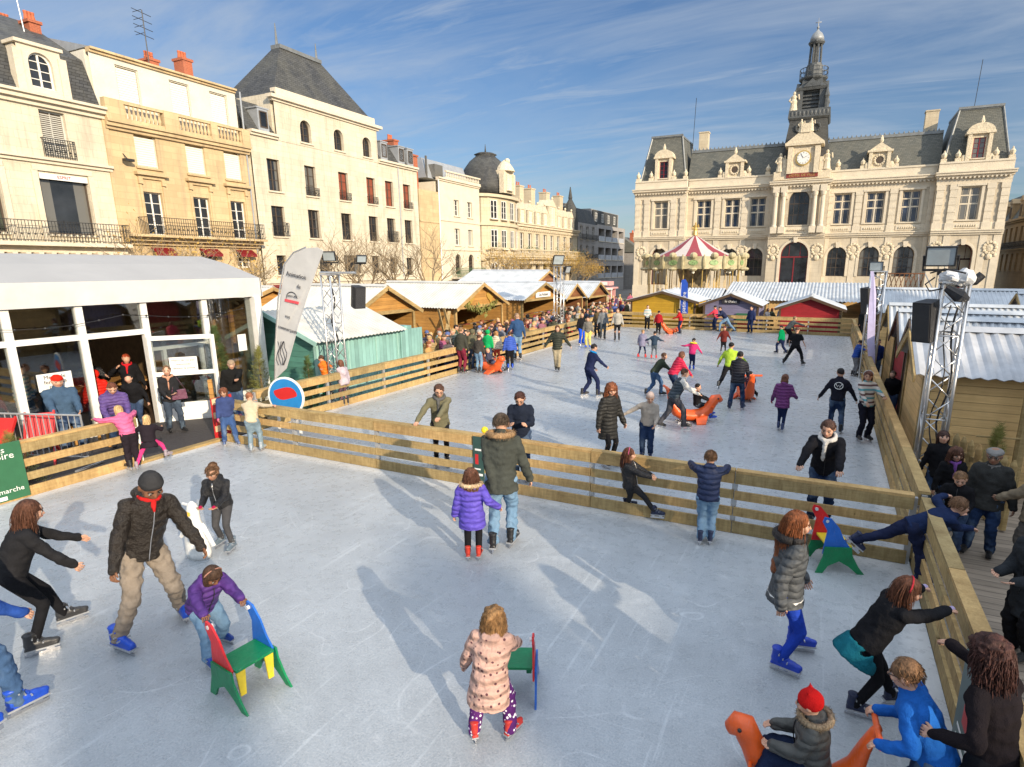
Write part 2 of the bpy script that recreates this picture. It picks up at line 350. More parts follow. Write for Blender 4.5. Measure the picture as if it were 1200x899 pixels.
def win_meshes(kind, w, h, arch):
    key = (kind, round(w, 2), round(h, 2), arch)
    if key in WC: return WC[key]
    fr, pn = MB(), MB(); t = .07; N = 8
    def outline(w, h):
        if not arch: return [(-w/2, 0), (w/2, 0), (w/2, h), (-w/2, h)]
        return [(-w/2, 0), (w/2, 0)]+[(w/2*cos(pi*k/N), h-w/2+w/2*sin(pi*k/N)) for k in range(N+1)]
    o = outline(w, h); i_ = [(x*(1-2*t/w), t+(z)*(1-2*t/h)) for x, z in o]; n = len(o)
    for k in range(n):
        m = (k+1) % n
        fr.add([(o[k][0], 0, o[k][1]), (o[m][0], 0, o[m][1]), (i_[m][0], 0, i_[m][1]), (i_[k][0], 0, i_[k][1]),
                (o[k][0], .07, o[k][1]), (o[m][0], .07, o[m][1]), (i_[m][0], .07, i_[m][1]), (i_[k][0], .07, i_[k][1])], [(0, 1, 2, 3), (3, 2, 6, 7)])
    pn.add([(x, .05, z) for x, z in i_], [tuple(range(n))])
    def vb(x, a=0., b=None, ww=.05): fr.box((x-ww/2, .01, a), (x+ww/2, .048, (h if b is None else b)-t*.5))
    def hb(z, ww=.05): fr.box((-w/2+t*.5, .013, z-ww/2), (w/2-t*.5, .046, z+ww/2))
    if kind == 'french': vb(0, ww=.08); [hb(h*k/4, .035) for k in (1, 2, 3)]
    elif kind == 'sash': vb(0, ww=.09); hb(h*.36, .03); hb(h*.68, .03)
    elif kind == 'cross':
        vb(0, ww=.16); hb(h*.5, .15); hb(h*.76, .13); pn2 = MB()
        for x in (-w/4, w/4):
            for z0, z1 in ((.08, h*.47), (h*.54, h*.72), (h*.8, h-.1)):
                for xx in (x-w*.14, x+w*.14): fr.box((xx-.012, .03, z0), (xx+.012, .047, z1))
    elif kind == 'arched': vb(0, ww=.06); vb(-w/4, ww=.04); vb(w/4, ww=.04); hb(h*.3, .04); hb(h*.62, .08)
    elif kind == 'door': vb(0, 0, h*.66, .12); hb(h*.66, .14); vb(-w*.2, h*.66); vb(w*.2, h*.66)
    elif kind == 'shut':
        for k in range(int(h/.09)): fr.box((-w/2+.09, .02, .1+k*.09), (w/2-.09, .043, .145+k*.09)) if .15+k*.09 < h-.1 else 0
        vb(0, ww=.03)
    elif kind == 'roller': [fr.box((-w/2+.07, .03, .09+k*.12), (w/2-.07, .045, .195+k*.12)) for k in range(int((h-.15)/.12))]
    WC[key] = (fr, pn, {}); return WC[key]
def window(parent, kind, u, z, w, h, d=0., arch=False, fm='frame_white', pm='glass_dark', dep=.2, sill=True, sm='trim'):
    fr, pn, cache = win_meshes(kind, w, h, arch)
    if fm not in cache: cache[fm] = fr.mesh('window', fm, fix=False)
    if pm not in cache: cache[pm] = pn.mesh('pane', pm, fix=False)
    o = bpy.data.objects.new('window', cache[fm]); col.objects.link(o); o.parent = parent; o.location = (u, d+dep, z)
    p = bpy.data.objects.new('pane', cache[pm]); col.objects.link(p); p.parent = o
    if sill:
        k = ('sill', round(w, 2), sm)
        if k not in WC: WC[k] = MB().box((-w/2-.12, -dep-.12, -.1), (w/2+.12, .02, -.002)).mesh('sill', sm)
        s = bpy.data.objects.new('sill', WC[k]); col.objects.link(s); s.parent = o
    return o
def balustrade(mb, u0, u1, z, h=.9, d=-.3, step=.32, r=.07):
    mb.box((u0, d-.1, z), (u1, d+.1, z+.14)); mb.box((u0, d-.12, z+h-.14), (u1, d+.12, z+h))
    k = u0+step/2
    while k < u1: mb.lathe((k, d, z+.14), [(r*.7, 0), (r*1.2, .2*h), (r*.5, .5*h), (r*.8, h-.28)], 6); k += step
def railing(mb, u0, u1, z, h=.95, d=-.6, ret=True, step=.13):
    mb.box((u0, d-.02, z+h-.03), (u1, d+.02, z+h)); mb.box((u0, d-.012, z+.06), (u1, d+.012, z+.09)); mb.box((u0, d-.01, z+h*.72), (u1, d+.01, z+h*.72+.02))
    k = u0
    while k <= u1+.01: mb.box((k-.01, d-.009, z), (k+.01, d+.009, z+h-.03)); k += step
    k = u0+step/2
    while k < u1: mb.lathe((k, d, z+h*.35), [(.005, -.06), (.045, 0), (.005, .06)], 4); k += step*2
    if ret:
        for u in (u0, u1):
            mb.box((u-.012, d, z+h-.03), (u+.012, 0, z+h)); y = d
            while y < 0: mb.box((u-.009, y-.009, z), (u+.009, y+.009, z+h)); y += step
def frustum(mb, u0, u1, d0, d1, z0, z1, iu, idp, iu2=None, idb=None):
    iu2 = iu if iu2 is None else iu2; idb = idp if idb is None else idb
    a = [(u0, d0, z0), (u1, d0, z0), (u1, d1, z0), (u0, d1, z0)]; b = [(u0+iu, d0+idp, z1), (u1-iu2, d0+idp, z1), (u1-iu2, d1-idb, z1), (u0+iu, d1-idb, z1)]
    mb.rings([a, b])
def cornice(mb, u0, u1, z, steps, d=0., ends=.0):
    """steps: (height, projection) stacked upwards"""
    for h, p in steps: mb.box((u0-ends*p, d-p, z), (u1+ends*p, d+.2, z+h)); z += h
def chimney(parent, u, d, z, w=.7, t=.5, h=1.6, m='brick_red', pots=3, name='chimney'):
    mb = MB(); mb.box((u-w/2, d-t/2, z), (u+w/2, d+t/2, z+h)); mb.box((u-w/2-.07, d-t/2-.07, z+h), (u+w/2+.07, d+t/2+.07, z+h+.14))
    c = mb.build(name, m, parent); q = MB()
    for k in range(pots): q.lathe((u+(k-(pots-1)/2)*w/max(pots, 1)*.9, d, z+h+.14), [(.1, 0), (.11, .1), (.08, .3), (.1, .42), (.09, .45)], 8)
    if pots: q.build('chimney_pot', 'terracotta', c)
    return c
def statue(mb, c, h):
    x, y, z = c; mb.lathe((x, y, z), [(.22*h, 0), (.2*h, .1*h), (.16*h, .35*h), (.17*h, .5*h), (.13*h, .6*h), (.16*h, .74*h), (.06*h, .82*h)], 9); mb.ell((x, y, z+.9*h), (.075*h, .08*h, .1*h), 8, 6)
    mb.tube([(x-.14*h, y, z+.72*h), (x-.24*h, y-.06*h, z+.52*h), (x-.12*h, y-.16*h, z+.45*h)], .045*h, 6); mb.tube([(x+.14*h, y, z+.72*h), (x+.26*h, y-.03*h, z+.6*h), (x+.22*h, y-.1*h, z+.82*h)], .045*h, 6)
LX = -34.
def lbuild(label, y0, name='townhouse', cat='building', X=LX): return thing(name, label, cat, (X, y0, -.5), pi/2)
Z = .5   # local z of a building = world z + .5
# ---------------------------------------------------------------- ground, ice, deck
def ground():
    t = NT('paving'); v = t.coord('Position'); br = t.n('ShaderNodeTexBrick', Scale=1.); t.l(v, br.inputs['Vector'])
    br.inputs['Brick Width'].default_value = .6; br.inputs['Row Height'].default_value = .4; br.inputs['Mortar Size'].default_value = .01
    br.inputs['Color1'].default_value = (.24, .22, .2, 1); br.inputs['Color2'].default_value = (.2, .185, .17, 1); br.inputs['Mortar'].default_value = (.09, .085, .08, 1)
    MATS['paving'] = t.set(t.mixc(1., br.outputs[0], t.ramp(t.noise(v, .6, 6, .7), [(.3, .7), (.7, 1.1)]), 'MULTIPLY'), .85, 0, .3)
    mb = MB(); mb.quad((-1500, -1500, -.5), (1500, -1500, -.5), (1500, 1500, -.5), (-1500, 1500, -.5)); tag(mb.build('ground', 'paving'), kind='structure')
    t = NT('ice'); v = t.coord('Position')
    g1 = t.noise(v, 55, 6, .75); g2 = t.noise(v, .9, 5, .6); g3 = t.noise(v, 7, 5, .65)
    def scr(rot, sc_, th):
        q = t.noise(t.coord('Position', (sc_, sc_*.045, 1), (0, 0, rot)), 9., 4, .6)
        return t.ramp(q, [(th, 0.), (th+.06, 1.)])
    s1 = t.math('MAXIMUM', scr(.5, 1., .63), scr(-.9, 1.2, .64)); s1 = t.math('MAXIMUM', s1, scr(1.7, .8, .64)); s1 = t.math('MAXIMUM', s1, scr(.05, 1.1, .65))
    # thin curved skate cuts
    wv = t.n('ShaderNodeTexVoronoi', Scale=.55, feature='DISTANCE_TO_EDGE'); dv = t.n('ShaderNodeVectorMath', operation='ADD'); nz = t.n('ShaderNodeTexNoise', Scale=.6, Detail=2.); t.l(v, nz.inputs['Vector'])
    t.l(v, dv.inputs[0]); sm = t.n('ShaderNodeVectorMath', operation='SCALE'); sm.inputs['Scale'].default_value = 2.2; t.l(nz.outputs['Color'], sm.inputs[0]); t.l(sm.outputs[0], dv.inputs[1]); t.l(dv.outputs[0], wv.inputs['Vector'])
    cut = t.ramp(wv.outputs['Distance'], [(0., 1.), (.006, 0.)])
    s1 = t.math('MAXIMUM', s1, t.math('MULTIPLY', cut, .3))
    c = t.mixc(t.ramp(g1, [(.34, 0.), (.66, 1.)]), (.275, .315, .35), (.46, .48, .50))
    c = t.mixc(t.math('MULTIPLY', s1, .3), c, (.64, .68, .71))
    def arcs(scale, off, th, warp):
        q = t.n('ShaderNodeTexNoise', Scale=scale, Detail=1.5, Distortion=warp); mp = t.n('ShaderNodeMapping'); mp.inputs['Location'].default_value = (off, off*.7, 0); t.l(v, mp.inputs[0]); t.l(mp.outputs[0], q.inputs['Vector'])
        a = t.math('ABSOLUTE', t.math('SUBTRACT', t.math('FRACT', t.math('MULTIPLY', q.outputs['Fac'], 9.)), .5)); return t.ramp(a, [(0., 1.), (th, 0.)])
    ar = t.math('MAXIMUM', arcs(.33, 3., .012, .6), arcs(.5, 17., .014, .3)); ar = t.math('MAXIMUM', ar, arcs(.22, 40., .008, 1.)); brk = t.ramp(t.noise(v, 1.7, 4, .6), [(.45, 0.), (.6, 1.)])
    c = t.mixc(t.math('MULTIPLY', t.math('MULTIPLY', ar, brk), .4), c, (.7, .73, .76))
    sy_ = t.n('ShaderNodeSeparateXYZ'); t.l(v, sy_.inputs[0]); nr = t.math('MAXIMUM', t.math('SUBTRACT', 1., t.math('DIVIDE', t.math('ABSOLUTE', t.math('SUBTRACT', sy_.outputs[1], 7.95)), .5)), t.math('SUBTRACT', 1., t.math('DIVIDE', t.math('ABSOLUTE', t.math('SUBTRACT', sy_.outputs[0], 1.2)), .4))); nr = t.math('MAXIMUM', nr, t.math('SUBTRACT', 1., t.math('DIVIDE', t.math('ABSOLUTE', t.math('ADD', sy_.outputs[0], 11.45)), .4)))
    c = t.mixc(t.ramp(t.math('MULTIPLY', t.math('MAXIMUM', nr, 0.), t.math('MULTIPLY', t.noise(v, 9, 8, .8), 2.)), [(.35, 0.), (.8, .75)]), c, (.68, .7, .72))
    sh = t.noise(v, 2.3, 8, .75); c = t.mixc(t.ramp(sh, [(.58, 0.), (.72, .45)]), c, (.6, .62, .64))
    c = t.mixc(1., c, t.ramp(g2, [(.3, .86), (.7, 1.1)]), 'MULTIPLY'); c = t.mixc(1., c, t.ramp(g3, [(.3, .93), (.7, 1.05)]), 'MULTIPLY')
    t.bump(t.math('ADD', g1, t.math('MULTIPLY', g3, .5)), .005, 1.)
    MATS['ice'] = t.set(c, t.ramp(g3, [(.3, .2), (.7, .42)]), 0, .6)
    mb = MB(); mb.box((-11.5, -6, -.45), (1.25, 34.85, 0.)); tag(mb.build('ice_rink', 'ice'), kind='structure')
    mb = MB(); mb.box((1.42, -6, -.45), (7, 11.4, -.03)); tag(mb.build('deck', 'deck'), kind='structure')
    flat('mat_black', (.04, .035, .035), .8, bump=.02, bsc=14)
    mb = MB(); mb.box((-14.4, 4.0, -.45), (-11.62, 9.4, -.012)); tag(mb.build('entrance_deck', 'mat_black'), kind='structure')
ground()
# ---------------------------------------------------------------- left row
def b_corner():
    b = lbuild('white stone corner house with mansard roof and big first-floor shop windows', 3.)
    mb = MB(); L = 16.45; rows = []
    us = [1.3, 4.3, 7.3, 10.6, 14.2]
    top = [(u, 9.3, 1.05, 2.0) for u in us]; big = [(u, 5.7, 2.1, 2.7) for u in us]; low = [(u, 1., 2.0, 3.) for u in us]
    wall(mb, 0, L, 0, 11.4, top+big+low); mb.box((0, .35, 0), (L, 11, 11.3)) ; mb.build('wall', 'stone_white', b)
    c = MB(); cornice(c, 0, L, 11.4, [(.2, .15), (.2, .35), (.12, .5)]); cornice(c, 0, L, 8.9, [(.15, .12), (.12, .25)]); cornice(c, 0, L, 4.82, [(.3, .3), (.18, .8)])
    for u in us: c.box((u-1.25, -.12, 8.55), (u+1.25, 0, 8.8)); c.box((u-1.3, -.1, 5.32), (u-1.06, 0, 8.55)); c.box((u+1.06, -.1, 5.32), (u+1.3, 0, 8.55))
    k = .3
    while k < L: c.box((k, -.7, 4.55), (k+.2, 0, 4.82)); k += .5
    c.build('cornice', 'trim', b)
    for u, z, w, h in top: window(b, 'shut', u, z, w, h, fm='shutter_grey', pm='frame_dark')
    for i, (u, z, w, h) in enumerate(big): window(b, 'plain', u, z, w, h, fm='frame_dark', pm='glass_green' if i % 2 else 'glass_dark')
    for u, z, w, h in low: window(b, 'plain', u, z, w, h, fm='frame_dark')
    r = MB(); railing(r, 0, L, 5.3, .95, -.75); r.build('balcony_railing', 'iron', b)
    for u in us: r = MB(); railing(r, u-.65, u+.65, 9.2, .85, -.2, step=.1); r.build('window_railing', 'iron', b)
    s = MB(); u0 = 14.2; s.box((u0-1., -.06, 8.2), (u0+1., .02, 8.45)); s.build('shop_sign', 'paper', b)
    text('sign_lettering', 'ESPRIT', .2, Vector((LX+.075, 3+u0, 7.83)), FACE_RINK, 'red_paint', b)
    r = MB(); frustum(r, 0, L, .05, 11, 11.9, 14.2, .0, .9); r.build('roof', 'slate', b)
    r = MB(); frustum(r, 0, L, .95, 10.1, 14.2, 16.6, .0, 4.4); r.build('roof_top', 'slate', b)
    for u in (3., 8.9, 14.1):
        m = MB(); wall(m, u-.85, u+.85, 11.95, 14., [(u, 12.25, .95, 1.5, True)], d=-.02, dep=.2)
        m.box((u-1.05, -.1, 11.92), (u-.72, .35, 13.7)); m.box((u+.72, -.1, 11.92), (u+1.05, .35, 13.7)); m.box((u-.95, -.15, 13.98), (u+.95, .9, 14.12))
        m.box((u-.85, .2, 12.), (u-.6, 1.3, 13.95)); m.box((u+.6, .2, 12.), (u+.85, 1.3, 13.95))
        dd = m.build('dormer', 'trim', b); window(dd, 'french', u, 12.25, .95, 1.5, arch=True, dep=.15, sill=False)
    chimney(b, 16.2, 5.8, 12.5, .5, 2.4, 3.0, 'render_cream', 0, 'gable_stack')
    chimney(b, 16.1, 4.2, 15.2, .5, .75, 1.0); chimney(b, 16.1, 5.4, 15.4, .4, .4, .6, pots=1); chimney(b, 16.1, 6.6, 15.3, .5, .75, 1.2)
    m = MB(); m.tube([(15.4, 3.4, 15.), (15.2, 3.4, 19.)], .03, 5); m.tube([(15., 7., 15.), (14.9, 7., 19.5)], .03, 5); m.build('aerial', 'galv', b)
def b_ochre():
    b = lbuild('ochre ashlar town house with stone balustrade above white shuttered windows', 19.45)
    L = 8.3; us = [1.95, 4.75, 7.15]; mb = MB()
    top = [(u-.2, 12.55, 1.15, 1.75) for u in us]; mid = [(u, 9.38, 1.15, 1.7) for u in us]; fr = [(u, 5.87, 1.0, 2.25) for u in us]
    low = [(u, 4.1, 1.0, 1.) for u in us]
    wall(mb, 0, L, 0, 11.3, mid+fr+low); mb.box((0, .35, 0), (L, 11, 11.7)); mb.build('wall', 'stone_ochre', b)
    mb = MB(); wall(mb, 0, L-.2, 11.3, 14.75, top, d=.35); mb.box((0, .7, 11.7), (L-.2, 10.6, 14.7)); mb.build('attic_wall', 'render_white', b)
    c = MB(); cornice(c, 0, L, 11.0, [(.15, .15), (.18, .3), (.12, .42)]); cornice(c, 0, L-.2, 14.55, [(.12, .12), (.1, .25)], .35); cornice(c, 0, L, 5.32, [(.2, .2), (.2, .55), (.12, .95)])
    for u in us:
        c.box((u-.75, -.2, 8.98), (u+.75, 0, 9.08)); c.box((u-.85, -.28, 9.08), (u+.85, 0, 9.2)) if 0 else None
        c.box((u-.85, -.32, 8.95), (u+.85, 0, 9.1)); c.box((u-.7, -.12, 8.78), (u+.7, 0, 8.95))
        for s in (-1, 1): c.box((u+s*.62-.1, -.15, 8.5), (u+s*.62+.1, 0, 8.8)); c.box((u+s*.62-.06, -.06, 5.86), (u+s*.62+.06, 0, 8.5))
    c.box((-.1, -.08, 5.85), (.15, .05, 11.5)); c.build('cornice', 'stone_ochre', b)
    q = MB(); 
    for a, e in ((.9, 2.95), (3.75, 5.7), (6.1, 7.75)): balustrade(q, a, e, 11.47, .95, -.2, .22)
    for a, e in ((0, .9), (2.95, 3.75), (5.7, 6.1), (7.75, L)): q.box((a, -.36, 11.46), (e, 0., 12.43))
    q.build('balustrade', 'stone_ochre', b)
    for u, z, w, h in top: window(b, 'roller', u, z, w, h, d=.35, fm='shutter_white', pm='shutter_white', dep=.08)
    for u, z, w, h in mid: window(b, 'roller', u, z, w, h, fm='shutter_white', pm='shutter_white', dep=.12, sm='stone_ochre')
    for u, z, w, h in fr: window(b, 'french', u, z, w, h, sill=False)
    for u, z, w, h in low: window(b, 'sash', u, z, w, h, sill=False)
    for u in us: m = MB(); m.add([(u-.6, -.05, 5.2), (u+.6, -.05, 5.2), (u+.6, -.5, 4.9), (u-.6, -.5, 4.9), (u-.6, -.5, 4.75), (u+.6, -.5, 4.75)], [(0, 1, 2, 3), (3, 2, 5, 4)]); tag(m.build('awning', 'door_red', b))
    r = MB(); railing(r, .95, L-.1, 5.85, .92, -.85); r.build('balcony_railing', 'iron', b)
    r = MB(); frustum(r, 0, L-.1, .2, 11, 14.77, 15.9, .0, 4.5); r.build('roof', 'zinc', b)
    chimney(b, 6.4, 5.5, 15., .6, .9, 1.5); chimney(b, 7.9, 4.5, 14.8, .6, .9, 2.)
    m = MB(); m.tube([(5.4, 4., 15), (5.4, 4., 18.8)], .03, 5)
    for k, z in enumerate((18.7, 18.3, 17.9, 17.5)): m.tube([(5.4-.6, 4, z), (5.4+.5, 4, z-.1)], .02, 4); m.tube([(5.1, 3.6, z-.05), (5.1, 4.4, z-.05)], .015, 4)
    m.build('aerial', 'iron', b)
    m = MB(); m.tube([(L-.15, -.06, 5.), (L-.15, -.06, 14.6)], .05, 6); m.build('drainpipe', 'zinc', b)
    m = MB(); m.box((.5, -.5, 9.5), (.95, -.2, 9.62)); m.tube([(.7, 0, 9.9), (.7, -.35, 9.6)], .025, 5); m.build('wall_lamp', 'iron', b)
def b_tall():
    b = lbuild('tall white rendered building with steep dark hipped roof over its centre', 28.0)
    L = 16.9; mb = MB(); H1 = 12.7
    # columns of windows
    c4 = [(1.6, 10.), (4.7, 10.), (7.9, 10.), (10.9, 10.), (13.1, 10.), (15.4, 10.)]
    f4 = [(u, 9.05, 1.0, 2.0) for u, _ in c4]; f3 = [(u, 6.15, 1.05, 1.95) for u, _ in c4]; f5 = [(u, 12.55, .95, 1.45, True) for u in (4.6, 7.7, 10.7)]
    f2 = [(1.5, 3.6, .8, 1.3), (2.9, 3.6, .8, 1.3), (5.4, 3.7, 1.1, 1.1), (8.3, 3.6, 1.9, 1.4), (10.9, 3.6, 1.0, 1.4), (13.1, 3.6, .9, 1.3), (15.3, 3.4, .9, 1.5)]
    fl = [(3., .2, 2.6, 2.6), (7.5, .2, 3., 2.6), (12., .2, 2.8, 2.6)]
    wall(mb, 0, L, 0, H1-.4, f4+f3+f2+fl); mb.box((0, .35, 0), (L, 12, H1-.45)); mb.build('wall', 'stone_white', b)
    mb = MB(); wall(mb, 2.1, 11.9, H1-.4, 14.7, f5, d=-.03); mb.box((2.1, .3, H1-.5), (11.9, 5.3, 15.18)); mb.build('attic_wall', 'stone_white', b)
    c = MB(); cornice(c, 2.05, 11.95, 14.7, [(.15, .15), (.2, .35)], ends=1); c.box((2.3, -.1, 15.05), (11.7, .4, 15.55)); cornice(c, 0, 2.1, H1-.4, [(.15, .15), (.15, .3)]); cornice(c, 11.9, L, H1-.4, [(.15, .15), (.15, .3)])
    cornice(c, 0, L, 3.05, [(.2, .12)]); c.build('cornice', 'trim', b)
    for i, h in enumerate(f4): window(b, 'sash', *h[:4], fm='frame_dark', pm='shutter_red' if i in (2, 3, 4, 5) else 'glass_dark')
    for h in f3: window(b, 'sash', *h[:4], fm='frame_dark')
    for h in f5: window(b, 'sash', *h[:4], arch=True, fm='frame_dark', pm='glass_dark')
    for h in f2: window(b, 'plain', *h[:4], fm='frame_dark')
    for h in fl: window(b, 'plain', *h[:4], fm='frame_dark')
    for i in (1, 2, 3, 5): u = c4[i][0]; r = MB(); railing(r, u-.55, u+.55, 9.05, .55, -.18, step=.12); r.build('window_railing', 'iron', b)
    for u in (1.6, 13.1): r = MB(); railing(r, u-.6, u+.6, 6.15, .9, -.25, step=.12); r.build('window_railing', 'iron', b)
    r = MB(); frustum(r, 2.2, 11.8, -.02, 5.2, 15.2, 19.0, 2.9, 2.3, idb=2.2); r.build('roof', 'slate', b)
    m = MB(); m.box((5.1, 2.2, 19.), (8.9, 3.1, 19.25)); m.tube([(5.2, 2.6, 19), (5.2, 2.6, 20.6)], [.12, .03], 6); m.tube([(8.8, 2.6, 19), (8.8, 2.6, 20.4)], [.12, .03], 6); m.build('roof_ridge', 'lead', b)
    r = MB(); frustum(r, 0, 2.15, .1, 11, H1-.1, 14.6, .0, 1.4); r.build('side_roof', 'slate', b); r = MB(); frustum(r, 11.9, L, .1, 11, H1-.1, 14.3, 0, 1.2); r.build('side_roof', 'slate', b)
    for u in (1.3, 12.9, 15.1, 16.3): m = MB(); m.box((u-.4, .15, H1), (u+.4, 1.4, H1+1.35)); m.box((u-.48, .1, H1+1.35), (u+.48, 1.5, H1+1.43)); q = m.build('dormer', 'zinc', b); window(q, 'plain', u, H1+.2, .6, 1., d=.12, dep=-.02, fm='frame_dark', sill=False)
    chimney(b, 16.6, 2.5, 14., .6, 1.3, .9)
    m = MB(); m.tube([(14.3, -.06, 3.), (14.3, -.06, 12.3)], .05, 6); m.build('drainpipe', 'zinc', b)
    m = MB(); m.box((.3, -1.1, 2.75), (4.5, 0, 2.85)); m.add([(.3, -1.2, 2.5), (4.5, -1.2, 2.5), (4.5, 0, 2.95), (.3, 0, 2.95)], [(0, 1, 2, 3)]); m.build('awning', 'door_red', b)
def b_low():
    b = lbuild('cream four-storey house with arched doors and green iron balcony', 45.0)
    L = 10.3; mb = MB(); us = (6.0, 8.4)
    hs = [(u, 9.0, .9, 1.5) for u in us]+[(u, 6.2, .9, 1.6) for u in us]; ar = [(u, 3.4, 1., 1.95, True) for u in us]
    wall(mb, 3.0, L, 0, 12., hs+ar); mb.box((3.0, .35, 0), (L, 11, 11.9)); mb.build('wall', 'render_cream', b)
    m = MB(); m.box((0, -.05, 0), (2.98, 9, 10.9)); m.box((0, -.12, 8.1), (2.98, 0, 8.25)); m.box((0, -.12, 4.9), (2.98, 0, 5.05)); m.build('side_wall', 'stone_ochre', b)
    m = MB(); m.box((0, .6, 10.9), (.9, 2.6, 13.7)); m.box((-.06, .5, 13.7), (.96, 2.7, 13.85)); m.build('chimney', 'brick_red', b)
    c = MB(); cornice(c, 3., L, 12., [(.15, .12), (.15, .25)]); cornice(c, 3., L, 8.4, [(.12, .08)]); cornice(c, 3., L, 5.7, [(.12, .1)]); c.build('cornice', 'trim', b)
    q = MB(); balustrade(q, 4.2, L, 12.3, .7, -.1, .3); q.build('parapet', 'trim', b)
    for i, h in enumerate(hs): window(b, 'sash' if i != 3 else 'shut', *h, fm='frame_white' if i != 3 else 'shutter_grey')
    for h in ar: window(b, 'arched', *h[:4], arch=True, fm='frame_dark')
    r = MB(); railing(r, 4.8, L, 3.1, .9, -.6); r.build('balcony_railing', flat('green_iron', (.05, .13, .06)), b); m = MB(); m.box((4.6, -.7, 2.95), (L, 0, 3.08)); m.build('balcony', 'trim', b)
    m = MB(); frustum(m, 2.9, L, 1.2, 9, 12.3, 14.1, .2, .6); m.build('roof', 'zinc', b); m = MB(); m.box((2.95, 1.15, 12.3), (3.1, 1.3, 14.2)); m.box((3.9, .9, 12.4), (5.2, 1.6, 13.6)); m.build('skylight', 'glass_dark', b)
    m = MB(); m.tube([(2.95, -.12, 0), (2.95, -.12, 12.)], .06, 6); m.build('drainpipe', 'white_paint', b)
    m = MB(); m.add([(4.2, -.9, 2.2), (10.2, -.9, 2.2), (10.2, 0, 2.8), (4.2, 0, 2.8), (4.2, -.9, 1.9), (10.2, -.9, 1.9)], [(0, 1, 2, 3), (0, 1, 5, 4)]); m.build('awning', 'frame_dark', b)
def b_dome():
    b = lbuild('ornate hotel with rounded dark dome, tall chimneys and long stone balcony', 55.6)
    R = 3.7; mb = MB(); n = 14
    # round corner tower as a half-octagon front
    pts = [(R-R*cos(pi*k/6), -1.2*sin(pi*k/6)) for k in range(7)]
    mb.rings([[(x, y, 0) for x, y in pts]+[(2*R, 6, 0), (0, 6, 0)], [(x, y, 11.6) for x, y in pts]+[(2*R, 6, 11.6), (0, 6, 11.6)]])
    for z, p in ((5.1, .25), (8.4, .2), (11.3, .35)):
        q = [(R+(x-R)*(1+p/R), y*(1+p*.8)) for x, y in pts]
        mb.rings([[(x, y-.03, z) for x, y in q]+[(2*R, 5, z), (0, 5, z)], [(x, y-.03, z+.3) for x, y in q]+[(2*R, 5, z+.3), (0, 5, z+.3)]])
    mb.build('wall', 'stone_cream', b)
    d = MB(); prof = [(R*1.0, 0), (R*1.02, .9), (R*.97, 1.9), (R*.84, 2.9), (R*.62, 3.8), (R*.4, 4.35), (R*.36, 4.5), (R*.44, 4.62), (R*.3, 4.8), (.05, 4.9)]
    d.rings([[(R+.3+.78*r*cos(2*pi*k/16), 1.7+.78*r*sin(2*pi*k/16), 11.85+z*.92) for k in range(16)] for r, z in prof]); d.tube([(R+.3, 1.7, 16.3), (R+.3, 1.7, 17.2)], [.1, .02], 6); d.build('dome', 'slate', b, smooth=True)
    def wn(k, z, h, w=.95, arch=False):
        a = pi*k/6; x0, y0 = pts[k]; x1, y1 = pts[k+1]; c = ((x0+x1)/2, (y0+y1)/2); o = window(b, 'sash', 0, 0, w, h, arch=arch, dep=0, fm='frame_white')
        ang = atan2(y1-y0, x1-x0); nx, ny = sin(ang), -cos(ang); o.location = (c[0]+nx*.06, c[1]+ny*.06, z); o.rotation_euler = (0, 0, ang)
    for k in (1, 2, 3, 4): wn(k, 9.1, 1.9); wn(k, 6., 2.0); wn(k, 2.6, 2.0, 1., True)
    m = MB(); m.box((R-1.1, -1.35, 11.9), (R+1.1, .6, 14.2)); m.box((R-1.3, -1.45, 11.85), (R-.85, -.9, 13.9)); m.box((R+.85, -1.45, 11.85), (R+1.3, -.9, 13.9)); m.lathe((R, -.9, 14.15), [(1.1, 0), (.9, .4), (.5, .9), (.1, 1.2)], 12); m.ell((R, -1.2, 15.2), .3, 8, 6)
    q = m.build('dormer', 'carved', b); window(q, 'sash', R, 12.2, .9, 1.6, d=-1.37, dep=-.02)
    # long wing
    U0, U1 = 7.4, 26.6; us = [9.2+k*2.15 for k in range(8)]; mb = MB(); hs = [(u, 5.7, 1.1, 2.4) for u in us]; lo = [(u, 2.2, 1.2, 2.3, True) for u in us]
    wall(mb, U0, U1, 0, 8.6, hs+lo); mb.box((U0, .35, 0), (U1, 10, 8.5)); mb.build('wing_wall', 'stone_cream', b)
    for h in hs: window(b, 'sash', *h[:4])
    for h in lo: window(b, 'arched', *h[:4], arch=True, fm='frame_dark')
    c = MB(); cornice(c, U0, U1, 8.6, [(.2, .15), (.25, .4), (.12, .55)]); cornice(c, -.2, U1, 4.75, [(.25, .5), (.2, 1.1)])
    k = U0
    while k < U1: c.box((k, -.35, 8.4), (k+.18, 0, 8.62)); c.box((k, -.9, 4.45), (k+.25, 0, 4.75)); k += .55
    c.build('cornice', 'carved', b)
    q = MB(); balustrade(q, -.2, U1, 5.2, .95, -1.2, .35); q.build('balustrade', 'stone_cream', b)
    r = MB(); frustum(r, U0, U1, .3, 9, 9.1, 12.3, 0, 3.4); r.build('roof', 'slate', b)
